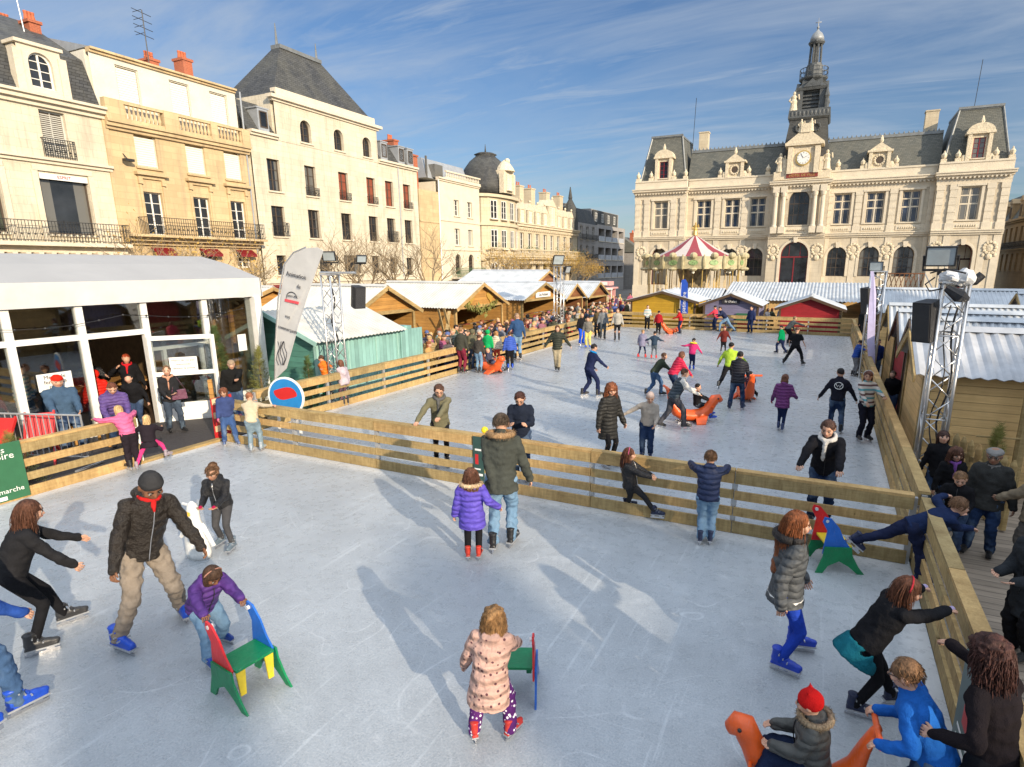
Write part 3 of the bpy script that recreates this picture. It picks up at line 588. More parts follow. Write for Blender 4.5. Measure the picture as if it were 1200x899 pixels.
    for i, u in enumerate(us):
        m = MB(); g = 1.6 if i != 4 else 2.6; w = .6 if i != 4 else 1.1
        m.box((u-w, -.02, 9.15), (u+w, 1.6, 9.15+g)); m.prism([(-w-.15, 0), (w+.15, 0), (0, .9)], lambda x, z: (u+x, -.1, 9.15+g+z), lambda x, z: (u+x, 1.8, 9.15+g+z)); m.box((u-w-.12, -.18, 9.15), (u-w+.12, .1, 9.1+g)); m.box((u+w-.12, -.18, 9.15), (u+w+.12, .1, 9.1+g)); m.ell((u, 0, 10.2+g), .16, 6, 5)
        q = m.build('dormer', 'carved', b); window(q, 'sash', u, 9.35, .85 if i != 4 else 1.2, g-.35, d=-.04, dep=-.02)
    for u, w in ((7.9, .9), (12.8, 1.1), (16., 1.1), (20.5, 1.1), (25., 1.1)): chimney(b, u, 2.4, 9.5, w, 1.1, 4.3 if u > 9 else 3.2, 'stone_cream', 2)
    m = MB(); m.lathe((U1-.6, .9, 8.9), [(1.1, 0), (1.1, 2.2), (.9, 3.4), (.25, 4.6), (.3, 4.8), (.05, 6.3)], 10); m.build('turret', 'slate', b)
    m = MB()
    for i in range(26):
        u = random.uniform(.5, U1); 
        for j in range(30): p = Vector((u+random.gauss(0, .28), -1.1+random.gauss(0, .12), 5.9+abs(random.gauss(0, .3)))); a = Vector((random.gauss(0, .1), random.gauss(0, .05), random.gauss(0, .1))); e = Vector((random.gauss(0, .1), .02, random.gauss(0, .1))); m.add([p, p+a, p+e], [(0, 1, 2)])
    tag(m.build('balcony_plants', 'leaf', b, fix=False), kind='stuff')
def b_far():
    b = lbuild('grey shaded apartment house with slate attic next to the ornate hotel', 82.4)
    mb = MB(); us = [1.3, 3.8, 6.3]; hs = [(u, z, 1., 1.9) for u in us for z in (2.5, 5.3, 8.1)]
    wall(mb, 0, 8, 0, 10.4, hs); mb.box((0, .35, 0), (8, 9, 10.3)); mb.build('wall', 'stone_grey', b); r = MB(); frustum(r, 0, 8, .2, 9, 10.4, 12.6, 0, 1.); r.build('roof', 'slate', b)
    for h in hs: window(b, 'sash', *h)
    for z in (5.2, 8.): m = MB(); railing(m, .4, 7.6, z, .8, -.4); m.build('balcony_railing', 'iron', b)
    chimney(b, .8, 2., 11, 1., 1., 2., 'stone_grey', 0)
    b = lbuild('modern grey apartment block with recessed balconies at the end of the row', 90.4)
    mb = MB(); hs = [(2.+k*3.3, z, 2.7, 1.9) for k in range(4) for z in (2.3, 5.2, 8.1)]
    wall(mb, 0, 14, 0, 10.6, hs, dep=1.2); mb.box((0, 1.3, 0), (14, 10, 13.)); mb.build('wall', 'stone_grey', b)
    for h in hs: window(b, 'sash', *h, dep=1.15, fm='frame_dark'); m = MB(); m.box((h[0]-1.35, -.08, h[1]), (h[0]+1.35, .02, h[1]+.75)); m.build('balcony', 'sheet_grey', b)
    m = MB(); m.box((1, 1.1, 10.7), (13, 9, 12.9)); m.build('attic', 'slate', b)
    for k in range(4): window(b, 'sash', 2.2+k*3., 11.2, 1., 1.3, d=1.1, dep=-.03, sill=False)
    b = lbuild('low dark house with red brick chimney closing the far street', 106., X=-31); m = MB(); hs = [(1.5+k*2.5, z, 1., 1.5) for k in range(4) for z in (1.6, 4.4)]; wall(m, 0, 11, 0, 6.6, hs); m.box((0, .35, 0), (11, 9, 6.5)); m.build('wall', 'stone_grey', b)
    for h in hs: window(b, 'sash', *h, fm='frame_dark')
    m = MB(); frustum(m, -.2, 11.2, -.2, 9, 6.6, 9.4, .2, 4.4); m.build('roof', 'slate_old', b); chimney(b, 3, 3, 8, .8, .8, 2.)
b_corner(); b_ochre(); b_tall(); b_low(); b_dome(); b_far()
# a warm house at the right edge of the view, and one seen between it and the town hall
def b_right():
    b = thing('townhouse', 'brown stone mansard house at the right edge of the square', 'building', (19., 106, -.5), -pi/2)
    us = [1.2+k*2.2 for k in range(14)]; hs = [(u, z, .95, 1.9) for u in us for z in (3.6, 6.6)]
    m = MB(); wall(m, 0, 31, 0, 9., hs); m.box((0, .35, 0), (31, 10, 8.9)); m.build('wall', 'stone_brown', b)
    for h in hs: window(b, 'sash', *h, fm='frame_dark', sm='stone_brown')
    c = MB(); cornice(c, 0, 31, 9., [(.2, .2), (.2, .4)], ends=1); cornice(c, 0, 31, 5.9, [(.15, .15)]); c.build('cornice', 'stone_brown', b)
    m = MB(); railing(m, .5, 30.5, 6., .8, -.5); m.build('balcony_railing', 'iron', b)
    m = MB(); frustum(m, 0, 31, .1, 10, 9.4, 12.6, .8, 1.5); m.build('roof', 'slate_old', b)
    for u in us[::2]: m = MB(); m.box((u-.6, .1, 9.4), (u+.6, 1.6, 11.4)); m.prism([(-.75, 0), (.75, 0), (0, .6)], lambda x, z: (u+x, .0, 11.4+z), lambda x, z: (u+x, 1.8, 11.4+z)); q = m.build('dormer', 'stone_brown', b); window(q, 'sash', u, 9.7, .7, 1.3, d=.08, dep=-.02, fm='frame_dark', sill=False)
b_right()
# the row behind the camera and to the right, that shades most of the rink
def b_shade():
    for i, (y0, y1, h) in enumerate(((-64, -49, 13.2), (-49, -38, 14.4), (-38, -27, 13.0), (-27, -17.4, 13.8), (-17.4, -9.5, 13.0), (-9.5, 1, 13.6), (1, 12, 12.6), (12, 24, 13.4), (24, 36, 12.2), (36, 46, 12.8))):
        b = thing('townhouse', ['pale stone house with slate roof behind the photographer, shading the rink'][0], 'building', (28, y1, -.5), -pi/2, 'houses on the sunny side behind the photographer')
        L = y1-y0; n = int(L/2.6); hs = [((k+.5)*L/n, z, 1.1, 2.) for k in range(n) for z in (4., 7.4)]
        m = MB(); wall(m, 0, L, 0, h-2.2, hs); m.box((0, .35, 0), (L, 11, h-2.3)); m.build('wall', 'stone_cream', b)
        for q in hs: window(b, 'french', *q)
        m = MB(); frustum(m, 0, L, .2, 11, h-2.2, h+.5, 0, 3.6); m.build('roof', 'slate', b)
        for u in ((.7, L-1.2) if i != 4 else (.7, 2.3, 5.2)): chimney(b, u, 4.2, h-1, .9 if i != 4 else .8, 1.2, 2.6, 'stone_cream', 2)
b_shade()
# ================================================================ town hall
def town_hall():
    Y = 75.; b = thing('town_hall', 'pale stone town hall with slate mansards, central clock dormer and tall belfry', 'town hall', (0, Y, -.5))
    G = .5
    def zz(px, py, Yp=Y): return onY(px, py, Yp).z+G
    PR = .9   # projection of pavilions and centre
    secs = [(-22.9, -16.5, PR), (-16.5, -6.9, 0), (-6.9, -1.0, PR*1.3), (-1.0, 8.9, 0), (8.9, 15.1, PR)]
    fw = {-19.6: 0, -14.6: 1, -11.3: 1, -8.4: 1, .4: 3, 3.6: 3, 6.9: 3, 11.9: 4}
    wz, wh = 8.65, 3.15
    for i, (u0, u1, p) in enumerate(secs):
        m = MB(); hs = [(u, wz, 1.65, wh) for u, s in fw.items() if s == i]; gr = [(u, 3.0, 1.9, 3.2, True) for u, s in fw.items() if s == i]
        if i == 2: hs = [(-3.95, 8.6, 2.1, 3.7, True)]; gr = [(-3.95, 1.9, 2.9, 4.9, True)]
        if i in (0, 4): gr = [(hs[0][0], 1.9, 1.9, 4.4, True)]
        wall(m, u0, u1, 0, 13.2, hs+gr, d=-p, dep=.35)
        if p: m.quad((u0, -p, 0), (u0, 1, 0), (u0, 1, 13.2), (u0, -p, 13.2)); m.quad((u1, -p, 0), (u1, 1, 0), (u1, 1, 13.2), (u1, -p, 13.2))
        m.box((u0, .6-(p and .2), 0), (u1, 16, 13.1)); m.build('wall', 'stone_hall', b)
        for h in hs: window(b, 'cross' if i != 2 else 'arched', *h[:4], d=-p, arch=i == 2, fm='trim' if i != 2 else 'frame_dark', pm='glass_blue' if i != 2 else 'glass_dark', dep=.25)
        for h in gr:
            red = i in (0, 4) or i == 2
            window(b, 'door' if red else 'arched', *h[:4], d=-p, arch=True, fm='door_red' if red else 'frame_dark', pm='door_red' if i in (0, 4) else 'glass_dark', dep=.3, sill=False)
        c = MB(); D = -p
        cornice(c, u0, u1, 7.2, [(.2, .15), (.2, .3), (.1, .38)], D); cornice(c, u0, u1, 12.1, [(.3, .08), (.35, .1), (.2, .3), (.22, .55), (.12, .65)], D, .4 if p else 0)
        k = u0+.1
        while k < u1-.1: c.box((k, D-.42, 12.62), (k+.16, D, 12.78)); k += .36
        c.box((u0, D-.12, 13.3), (u1, D+.4, 14.15)); c.box((u0, D-.2, 14.1), (u1, D+.45, 14.28)); c.box((u0, D-.1, 0), (u1, D, 1.8)); c.box((u0, D-.08, 7.7), (u1, D, 8.4))
        for u, z, w, h in [q[:4] for q in hs]:
            if i == 2: continue
            c.box((u-w/2-.3, D-.1, z-.1), (u-w/2-.06, D, z+h+.1)); c.box((u+w/2+.06, D-.1, z-.1), (u+w/2+.3, D, z+h+.1)); c.box((u-w/2-.4, D-.2, z+h+.1), (u+w/2+.4, D, z+h+.32)); c.box((u-w/2-.3, D-.16, 7.85), (u+w/2+.3, D, 8.35))
        # arches mouldings
        for q in gr:
            u, z, w, h = q[:4]; r = w/2
            for a, e, rr in ((.04, .1, .26),):
                o1 = [(u+(r+.02)*cos(pi*k/12), z+h-r+(r+.02)*sin(pi*k/12)) for k in range(13)]; o2 = [(u+(r+rr)*cos(pi*k/12), z+h-r+(r+rr)*sin(pi*k/12)) for k in range(13)]
                for k in range(12): c.prism([o1[k], o1[k+1], o2[k+1], o2[k]], lambda x, y: (x, D-.1, y), lambda x, y: (x, D+.02, y))
            c.prism([(-.16, 0), (.16, 0), (.24, .6), (-.24, .6)], lambda x, y: (u+x, D-.26, z+h-.1+y), lambda x, y: (u+x, D, z+h-.1+y))
            c.box((u-r-.3, D-.1, z), (u-r-.02, D, z+h-r)); c.box((u+r+.02, D-.1, z), (u+r+.3, D, z+h-r))
        c.build('cornice', 'trim', b)
        # pilasters and columns
        m = MB()
        def pil(u, w=.5, col_=False):
            if col_:
                m.lathe((u, D-.42, 8.4), [(.3, 0), (.3, .1), (.24, .2), (.21, 3.2), (.27, 3.3), (.34, 3.62), (.34, 3.72)], 10); m.box((u-.34, D-.75, 7.72), (u+.34, D, 8.4)); m.box((u-.34, D-.72, 12.08), (u+.34, D, 12.7))
            else:
                m.box((u-w/2, D-.13, 8.4), (u+w/2, D, 11.6)); m.box((u-w/2-.06, D-.17, 11.6), (u+w/2+.06, D, 12.1)); m.box((u-w/2-.08, D-.2, 7.7), (u+w/2+.08, D, 8.4)); m.box((u-w/2, D-.06, 1.8), (u+w/2, D, 7.15))
                for k in range(4): m.box((u-w/2-.02, D-.165, 8.7+k*.72), (u+w/2+.02, D-.13, 9.1+k*.72))
        if i == 2: [pil(u, col_=True) for u in (-6.35, -5.55, -2.35, -1.55)]; [m.box((u-.1, D-.3, 11.4), (u+.1, D, 11.9)) for u in (-5.2, -2.7)]
        elif i in (0, 4): [pil(u, .62) for u in (u0+.4, u0+1.55, u1-1.55, u1-.4)]
        else:
            ws = sorted(u for u, s in fw.items() if s == i); [pil((a+e)/2, .62) for a, e in zip(ws, ws[1:])]; pil(u0+.24, .4) if i == 3 else None; pil(u1-.24, .4)
        m.build('columns' if i == 2 else 'pilasters', 'trim', b)
        # carved medallions between ground arches
        m = MB(); gs = sorted(q[0] for q in gr)
        for u in ([(a+e)/2 for a, e in zip(gs, gs[1:])] if len(gs) > 1 else [gs[0]-2.3, gs[0]+2.3]):
            for k in range(12): a = 2*pi*k/12; m.ell((u+.5*cos(a), D-.08, 5.9+.55*sin(a)), (.17, .12, .17), 6, 4)
            m.ell((u, D-.02, 5.9), (.36, .12, .4), 10, 6); m.ell((u, D-.1, 5.05), (.3, .14, .3), 6, 5); m.ell((u-.5, D-.08, 5.2), (.16, .1, .2), 6, 4); m.ell((u+.5, D-.08, 5.2), (.16, .1, .2), 6, 4)
        for q in hs:
            for k in range(9): m.ell((q[0]-.8+k*.2, D-.2, 8.08), (.07, .06, .12), 6, 4)
        m.build('carving', 'carved', b)
    # finials along the parapet
    m = MB()
    for u, p in ((-22.6, PR), (-21., PR), (-18.2, PR), (-16.8, PR), (-12.9, 0), (-9.7, 0), (2., 0), (5.1, 0), (9.2, PR), (10.4, PR), (13.5, PR), (14.8, PR), (-7.6, 0), (-.4, 0)):
        m.box((u-.25, -p-.1, 14.26), (u+.25, -p+.35, 14.6)); m.lathe((u, -p+.12, 14.6), [(.1, 0), (.22, .15), (.26, .4), (.1, .6), (.04, .8)], 8)
    m.build('urn', 'carved', b)
    # roofs
    for u0, u1 in ((-22.4, -16.8), (9.2, 14.7)):
        m = MB(); frustum(m, u0, u1, -.55, 8, 14.2, 19.3, .95, 1.3); m.build('pavilion_roof', 'slate_old', b)
        m = MB(); m.box((u0+.9, .7, 19.3), (u1-.9, 6.8, 19.5))
        for s0, s1 in (((u0, -.55), (u0+.95, .75)), ((u1, -.55), (u1-.95, .75))): m.tube([(*s0, 14.2), (*s1, 19.4)], .1, 5)
        m.box((u0+.85, .6, 19.4), (u1-.85, .75, 19.62)); m.build('roof_flashing', 'lead', b)
    for u0, u1 in ((-16.8, -6.), (-1.6, 9.2)):
        m = MB(); frustum(m, u0, u1, .5, 14, 14.0, 17.6, 0, 1.5); m.build('wing_roof', 'slate_old', b)
        m = MB(); m.box((u0, 1.9, 17.55), (u1, 2.25, 17.85)); k = u0
        while k < u1: m.lathe((k, 2.08, 17.8), [(.06, 0), (.1, .12), (.02, .3)], 5); k += .45
        m.build('roof_crest', 'lead', b)
    chimney(b, -15.9, 4.6, 16, 1.1, 1., 4.2, 'stone_cream', 0); chimney(b, 8.2, 4.6, 16, 1.2, 1., 4.2, 'stone_cream', 0)
    for u, w, h, ocu, p in ((-19.5, 1.0, 1.9, 0, .75), (12.0, 1.0, 1.9, 0, .75), (-11.3, 1., 1., 1, 0), (3.5, 1., 1., 1, 0)):
        m = MB(); D = -p; T = 14.25+h+.6
        if ocu: m.box((u-.85, D, 14.2), (u+.85, D+1.6, T))
        else: wall(m, u-.95, u+.95, 14.2, T, [(u, 14.5, w, h)], d=D, dep=.15); m.box((u-.95, D+.3, 14.2), (u-.6, D+2, T)); m.box((u+.6, D+.3, 14.2), (u+.95, D+2, T)); m.box((u-.95, D+.3, 14.2), (u+.95, D+2., 14.45))
        for s in (-1, 1): m.box((u+s*.85-.17, D-.22, 14.2), (u+s*.85+.17, D, T)); m.ell((u+s*1.15, D-.05, 14.5), (.25, .15, .4), 6, 5)
        m.box((u-1.2, D-.3, T), (u+1.2, D+1.8, T+.2))
        if ocu: m.prism([(-1.05, 0), (1.05, 0), (0, .75)], lambda x, z: (u+x, D-.2, T+.2+z), lambda x, z: (u+x, D+1.6, T+.2+z))
        else: m.prism([(1.15*cos(pi*k/8), .8*sin(pi*k/8)) for k in range(9)], lambda x, z: (u+x, D-.2, T+.2+z), lambda x, z: (u+x, D+1.6, T+.2+z))
        m.lathe((u, D, T+.95), [(.15, 0), (.2, .2), (.05, .7)], 6); q = m.build('dormer', 'carved', b)
        if ocu:
            r = MB()
            for k in range(14): a = 2*pi*k/14; r.ell((u+.47*cos(a), D-.06, 15.05+.47*sin(a)), (.13, .1, .13), 5, 4)
            r.build('oculus_frame', 'carved', q); r = MB(); r.prism([(.42*cos(2*pi*k/16), .42*sin(2*pi*k/16)) for k in range(16)], lambda x, z: (u+x, D-.06, 15.05+z), lambda x, z: (u+x, D+.05, 15.05+z)); r.build('oculus', 'frame_dark', q)
        else: window(q, 'french', u, 14.5, w, h, d=D, dep=.1, fm='door_red', pm='glass_dark')
    # clock dormer
    D = -PR*1.3; m = MB(); cu = -3.9
    m.box((-6.8, D-.28, 13.42), (-1.1, D+1, 14.3)); m.box((cu-1.6, D-.35, 13.7), (cu+1.6, D+2.2, 16.9)); 
    for s in (-1, 1): m.box((cu+s*1.35-.25, D-.6, 14), (cu+s*1.35+.25, D-.3, 16.7)); m.box((cu+s*1.85-.2, D-.3, 14.3), (cu+s*1.85+.2, D+.6, 15.6))
    m.box((cu-1.95, D-.7, 16.85), (cu+1.95, D+2.2, 17.15)); m.prism([(-1.9, 0), (1.9, 0), (0, 1.5)], lambda x, z: (cu+x, D-.6, 17.15+z), lambda x, z: (cu+x, D+2., 17.15+z)); m.box((cu-.5, D-.7, 18.1), (cu+.5, D+.2, 19))
    q = m.build('clock_dormer', 'carved', b)
    r = MB(); r.prism([(.78*cos(2*pi*k/24), .78*sin(2*pi*k/24)) for k in range(24)], lambda x, z: (cu+x, D-.5, 15.55+z), lambda x, z: (cu+x, D-.3, 15.55+z)); cf = r.build('clock_rim', 'gold', q)
    r = MB(); r.prism([(.64*cos(2*pi*k/24), .64*sin(2*pi*k/24)) for k in range(24)], lambda x, z: (cu+x, D-.55, 15.55+z), lambda x, z: (cu+x, D-.49, 15.55+z)); r.build('clock_face', 'white_paint', q)
    r = MB()
    for k in range(12): a = 2*pi*k/12; r.bar((cu+.48*sin(a), D-.56, 15.55+.48*cos(a)), (cu+.58*sin(a), D-.56, 15.55+.58*cos(a)), .05, .02)
    r.bar((cu, D-.57, 15.55), (cu+.3, D-.57, 15.7), .06, .02); r.bar((cu, D-.57, 15.55), (cu-.25, D-.57, 15.95), .05, .02); r.build('clock_hands', 'ink', q)
    m = MB(); m.box((cu-1.6, D-.4, 13.6), (cu+1.6, D-.31, 14.05)); m.build('plaque', flat('plaque_red', (.22, .035, .025), .5), b)
    text('plaque_lettering', 'HOTEL DE VILLE', .36, Vector((cu, Y+D-.41, 13.31)), FACE_CAM, 'gold', b)
    m = MB(); statue(m, (cu-2.35, D-.0, 14.3), 2.0); statue(m, (cu+2.35, D-.0, 14.3), 2.0); statue(m, (cu-.5, D-.4, 18.2), 1.3); statue(m, (cu+.5, D-.4, 18.2), 1.3); m.build('statues', 'carved', b)
    # belfry
    zt = lambda y: zz(950, y, Y+2.5)
    cx, cy = -3.85, 2.6; m = MB()
    def sq(h, z, r2=None): return [(cx-h, cy-(r2 or h), z), (cx+h, cy-(r2 or h), z), (cx+h, cy+(r2 or h), z), (cx-h, cy+(r2 or h), z)]
    z0, z1 = 14., zt(138); m.rings([sq(2.75, z0), sq(2.35, z0+(z1-z0)*.4), sq(1.9, z1-.4)]); m.build('belfry_roof', 'slate', b)
    m = MB(); m.rings([sq(2.0, z1-.5), sq(2.15, z1-.3), sq(2.1, z1+.5), sq(1.95, z1+.55)])
    for k in range(10): m.ell((cx-1.8+k*.4, cy-2.12, z1+.1), (.15, .08, .3), 6, 4)
    for s in (-1, 1): 
        for k in range(12): a = 2*pi*k/12; m.ell((cx+s*.85+.38*cos(a), cy-2.15, z1-1.4+.38*sin(a)), .12, 5, 4)
    z2 = zt(109)
    for sx in (-1, 1):
        for sy in (-1, 1): m.box((cx+sx*1.15-.3, cy+sy*1.15-.3, z1+.5), (cx+sx*1.15+.3, cy+sy*1.15+.3, z2)); m.lathe((cx+sx*1.6, cy+sy*1.6, z1+.5), [(.25, 0), (.2, 1.), (.3, 1.3), (.05, 2.2)], 6)
    m.box((cx-.8, cy-.8, z1+.5), (cx+.8, cy+.8, z2)); 
    for k in range(5): m.box((cx-.85, cy-1.0, z1+.9+k*.38), (cx+.85, cy-.8, z1+1.05+k*.38)); m.box((cx+.8, cy-.85, z1+.9+k*.38), (cx+1., cy+.85, z1+1.05+k*.38))
    m.rings([sq(1.5, z2), sq(1.6, z2+.3), sq(1.4, z2+.35), sq(1.1, zt(104)+.2), sq(1.0, zt(95))]); z3 = zt(95)
    for sx in (-1, 1): m.prism([(-.9, 0), (.9, 0), (0, .8)], lambda x, z: (cx+x, cy-1.65, z2+.3+z), lambda x, z: (cx+x, cy+1.65, z2+.3+z)) if sx > 0 else m.prism([(-.9, 0), (.9, 0), (0, .8)], lambda x, z: (cx-1.65, cy+x, z2+.3+z), lambda x, z: (cx+1.65, cy+x, z2+.3+z))
    m.build('belfry', 'lead_dark', b)
    m = MB(); statue(m, (cx-1.7, cy-1.7, z1+.5), 2.); m.build('belfry_statue', 'carved', b)
    m = MB(); z4 = zt(78); m.lathe((cx, cy, z3-.3), [(1., 0), (1.45, .35), (1.5, .5), (1.15, .6), (.95, .7), (.85, z4-z3+.3)], 12); z5, z6, z7 = zt(52), zt(38), zt(22)
    for k in range(8): a = 2*pi*(k+.5)/8; m.tube([(cx+.62*cos(a), cy+.62*sin(a), z4), (cx+.55*cos(a), cy+.55*sin(a), z5)], .11, 6)
    m.lathe((cx, cy, z4), [(.8, 0), (.75, .2), (.25, .25), (.25, z5-z4)], 10); m.lathe((cx, cy, z5-.15), [(.72, 0), (.85, .2), (.85, .3), (.7, .4)], 12)
    for k in range(16):
        a = 2*pi*k/16; m.tube([(cx+1.45*cos(a), cy+1.45*sin(a), z3+.2), (cx+1.45*cos(a), cy+1.45*sin(a), z3+1.15)], .03, 4)
    for zq in (.7, 1.15): m.rings([[(cx+(1.45+d_)*cos(2*pi*k/16), cy+(1.45+d_)*sin(2*pi*k/16), z3+zq+e_) for k in range(16)] for d_, e_ in ((-.03, -.03), (.03, -.03), (.03, .03), (-.03, .03), (-.03, -.03))], cap=False)
    m.build('lantern', 'lead_dark', b)
    m = MB(); h = z6-z5; m.lathe((cx, cy, z5+.2), [(.72, 0), (.7, .3*h), (.5, .65*h), (.2, .85*h), (.12, h)], 12); m.tube([(cx, cy, z6), (cx, cy, z7)], [.08, .02], 6); m.ell((cx, cy, z6+.4), .14, 8, 6); m.box((cx-.3, cy-.01, z7-.5), (cx+.3, cy+.01, z7-.42)); m.build('lantern_dome', 'dome_grey', b, smooth=True)
    for u, z in ((-17., 19.), (11.6, 19.4)): m = MB(); m.tube([(u, 3, z-2), (u+.2, 3, z+5)], .035, 4); m.build('lightning_rod', 'iron', b)
    m = MB(); m.box((-7.2, -3.4, 0), (-.7, -1.2, .5)); m.box((-6.9, -2.9, .5), (-1., -1.2, 1.0)); m.box((-6.6, -2.4, 1.), (-1.3, -1.2, 1.45)); m.box((-6.4, -1.9, 1.45), (-1.5, -1.2, 1.88)); m.build('steps', 'trim', b)
town_hall()
# ================================================================ huts
def corr(mb, a, b, c, d, pitch=.15, amp=.02, th=.012):
    """corrugated sheet with corners a-b (along the ridge) and d-c (along the eave)"""
    a, b, c, d = map(Vector, (a, b, c, d)); L = (b-a).length; n = max(2, int(L/pitch*4)); up = (b-a).cross(d-a).normalized()
    if up.z < 0: up = -up
    T = []
    for i in range(n+1):
        t = i/n; o = up*(amp*sin(2*pi*t*L/pitch)); T.append((a.lerp(b, t)+o, d.lerp(c, t)+o))
    vs = [p for q in T for p in q]; lo = [p-up*th for p in vs]; N = len(vs)
    fs = []
    for i in range(n):
        j = 2*i; fs += [(j, j+2, j+3, j+1), (N+j, N+j+1, N+j+3, N+j+2), (j+1, j+3, N+j+3, N+j+1), (j, N+j, N+j+2, j+2)]
    fs += [(0, 1, N+1, N), (N-2, 2*N-2, 2*N-1, N-1)]
    mb.add(vs+lo, fs)
def hut(label, org, rz, W, L, he, ha, mw, mside=None, roof='sheet_white', open_=False, name='market_hut', over=.25, g0=-.5, group=None, mback=None, beams=True, pitch=.15):
    """gable front at local y=0 (facing -y), width W along x centred, depth L along +y"""
    t = thing(name, label, 'hut', (org[0], org[1], g0), rz, group); he -= g0; ha -= g0; mside = mside or mw
    m = MB(); g = lambda y0, y1, z0=0.: m.prism([(-W/2, z0), (W/2, z0), (W/2, he), (0, ha), (-W/2, he)], lambda x, z: (x, y0, z), lambda x, z: (x, y1, z))
    if not open_: g(0, .04)
    else:
        m.prism([(-W/2, he-.05), (W/2, he-.05), (W/2, he), (0, ha), (-W/2, he)], lambda x, z: (x, 0, z), lambda x, z: (x, .04, z)); m.box((-W/2, 0, 0), (W/2, .05, 1.0))
    m.build('gable_wall', mw, t); m = MB(); g = lambda y0, y1, z0=0.: m.prism([(-W/2, z0), (W/2, z0), (W/2, he), (0, ha), (-W/2, he)], lambda x, z: (x, y0, z), lambda x, z: (x, y1, z)); g(L-.04, L); m.build('gable_wall', mw, t)
    m = MB(); m.box((-W/2-.02, .02, 0), (-W/2+.03, L-.02, he)); m.build('side_wall', mside, t); m = MB(); m.box((W/2-.03, .02, 0), (W/2+.02, L-.02, he)); m.build('side_wall', mside, t)
    sl = (ha-he)/(W/2); eo = .28
    for s in (-1, 1):
        m = MB(); rx, rz_ = 0., ha+.06; ex, ez = s*(W/2+eo), he-sl*eo+.06
        corr(m, (rx, -over, rz_), (rx, L+over, rz_), (ex, L+over, ez), (ex, -over, ez), pitch); m.build('roof_sheet', roof, t)
    m = MB(); m.prism([(-.14, -.06), (0, .03), (.14, -.06), (0, .0)], lambda x, z: (x, -over, ha+.09+z), lambda x, z: (x, L+over, ha+.09+z)); m.build('ridge_cap', roof, t)
    m = MB()
    for s in (-1, 1):
        for y in (-over-.02, L+over-.01): m.bar((0, y, ha-.02), (s*(W/2+eo), y, he-sl*eo-.02), .03, .14)
        m.box((s*W/2-.06, -.03, 0), (s*W/2+.06, -.002, he)) ; m.box((s*(W/2+.025)-.03*(s > 0), .02, 0), (s*(W/2+.025)+.03*(s < 0), .1, he))
    if open_: m.box((-W/2-.05, -.16, .98), (W/2+.05, .3, 1.04)); m.box((-W/2, -.05, he-.15), (W/2, 0., he-.02))
    m.build('barge_board', 'rail' if mw in ('hut_wood', 'hut_pine', 'hut_rust') else 'dark_wood', t)
    if open_:
        m = MB(); cols = [(.5, .1, .06), (.7, .6, .3), (.1, .3, .1), (.6, .55, .5), (.4, .05, .05)]
        for k in range(int(W/.18)):
            for r in range(1): x = -W/2+.15+k*.18+random.uniform(-.04, .04); m.ell((x, .1+random.uniform(0, .25), 1.08+r*.5+random.uniform(0, .08)), (.07, .06, random.uniform(.05, .11)), 6, 4)
        m.box((-W/2+.1, .35, 1.5), (W/2-.1, .5, 1.53)); tag(m.build('goods', goodsmat(), t), kind='stuff')
    return t
def goodsmat():
    if 'goods' in MATS: return MATS['goods']
    t = NT('goods'); n = t.n('ShaderNodeTexWhiteNoise'); vv = t.n('ShaderNodeVectorMath', operation='SNAP'); vv.inputs[1].default_value = (.18, .3, .5); t.l(t.coord(), vv.inputs[0]); t.l(vv.outputs[0], n.inputs['Vector'])
    MATS['goods'] = t.set(t.ramp(n.outputs['Value'], [(0., (.02, .05, .02)), (.3, (.25, .02, .02)), (.5, (.3, .22, .1)), (.7, (.05, .03, .02)), (1., (.4, .36, .3))]), .6); return MATS['goods']
def lettering(parent, txt, size, loc, rot, mat): return text('lettering', txt, size, loc, rot, mat, parent)
# --- left alley: open wooden huts whose gables face the rink
R90 = pi/2
hut('open wooden market hut beside the teal hut, light timber gable', (-15, 17.4), R90, 3.5, 4.2, 2.05, 2.9, 'hut_wood', open_=True, roof='sheet_cream', group='open wooden market huts along the left alley')
h2 = hut('open wooden market hut with two hearts and a fir garland on its gable', (-14.8, 23.9), R90, 4.1, 5.2, 1.93, 2.85, 'hut_wood', open_=True, roof='sheet_cream', group='open wooden market huts along the left alley')
h3 = hut('open wooden market hut with a small white name board, beyond the one with hearts', (-15, 31.), R90, 4.9, 5.2, 1.9, 2.7, 'hut_wood', open_=True, roof='sheet_white', group='open wooden market huts along the left alley')
hut('small rust brown market hut nearest the far lighting mast', (-15.2, 36.2), R90, 3., 3.2, 1.7, 2.5, 'hut_rust', open_=True, roof='sheet_white', group='open wooden market huts along the left alley')
hut('rust brown market hut between its twin and the pink stall', (-15.2, 40.6), R90, 4., 3.2, 1.6, 2.5, 'hut_rust', open_=True, roof='sheet_white', group='open wooden market huts along the left alley')
hut('large timber market hut standing behind the two rust brown ones', (-18.6, 39.2), R90, 6., 6., 2.2, 3.3, 'hut_rust', roof='sheet_white')
hut('white roofed hut behind the first open wooden hut', (-20.5, 17.), R90, 4.6, 4., 2.0, 2.8, 'hut_wood', roof='sheet_cream')
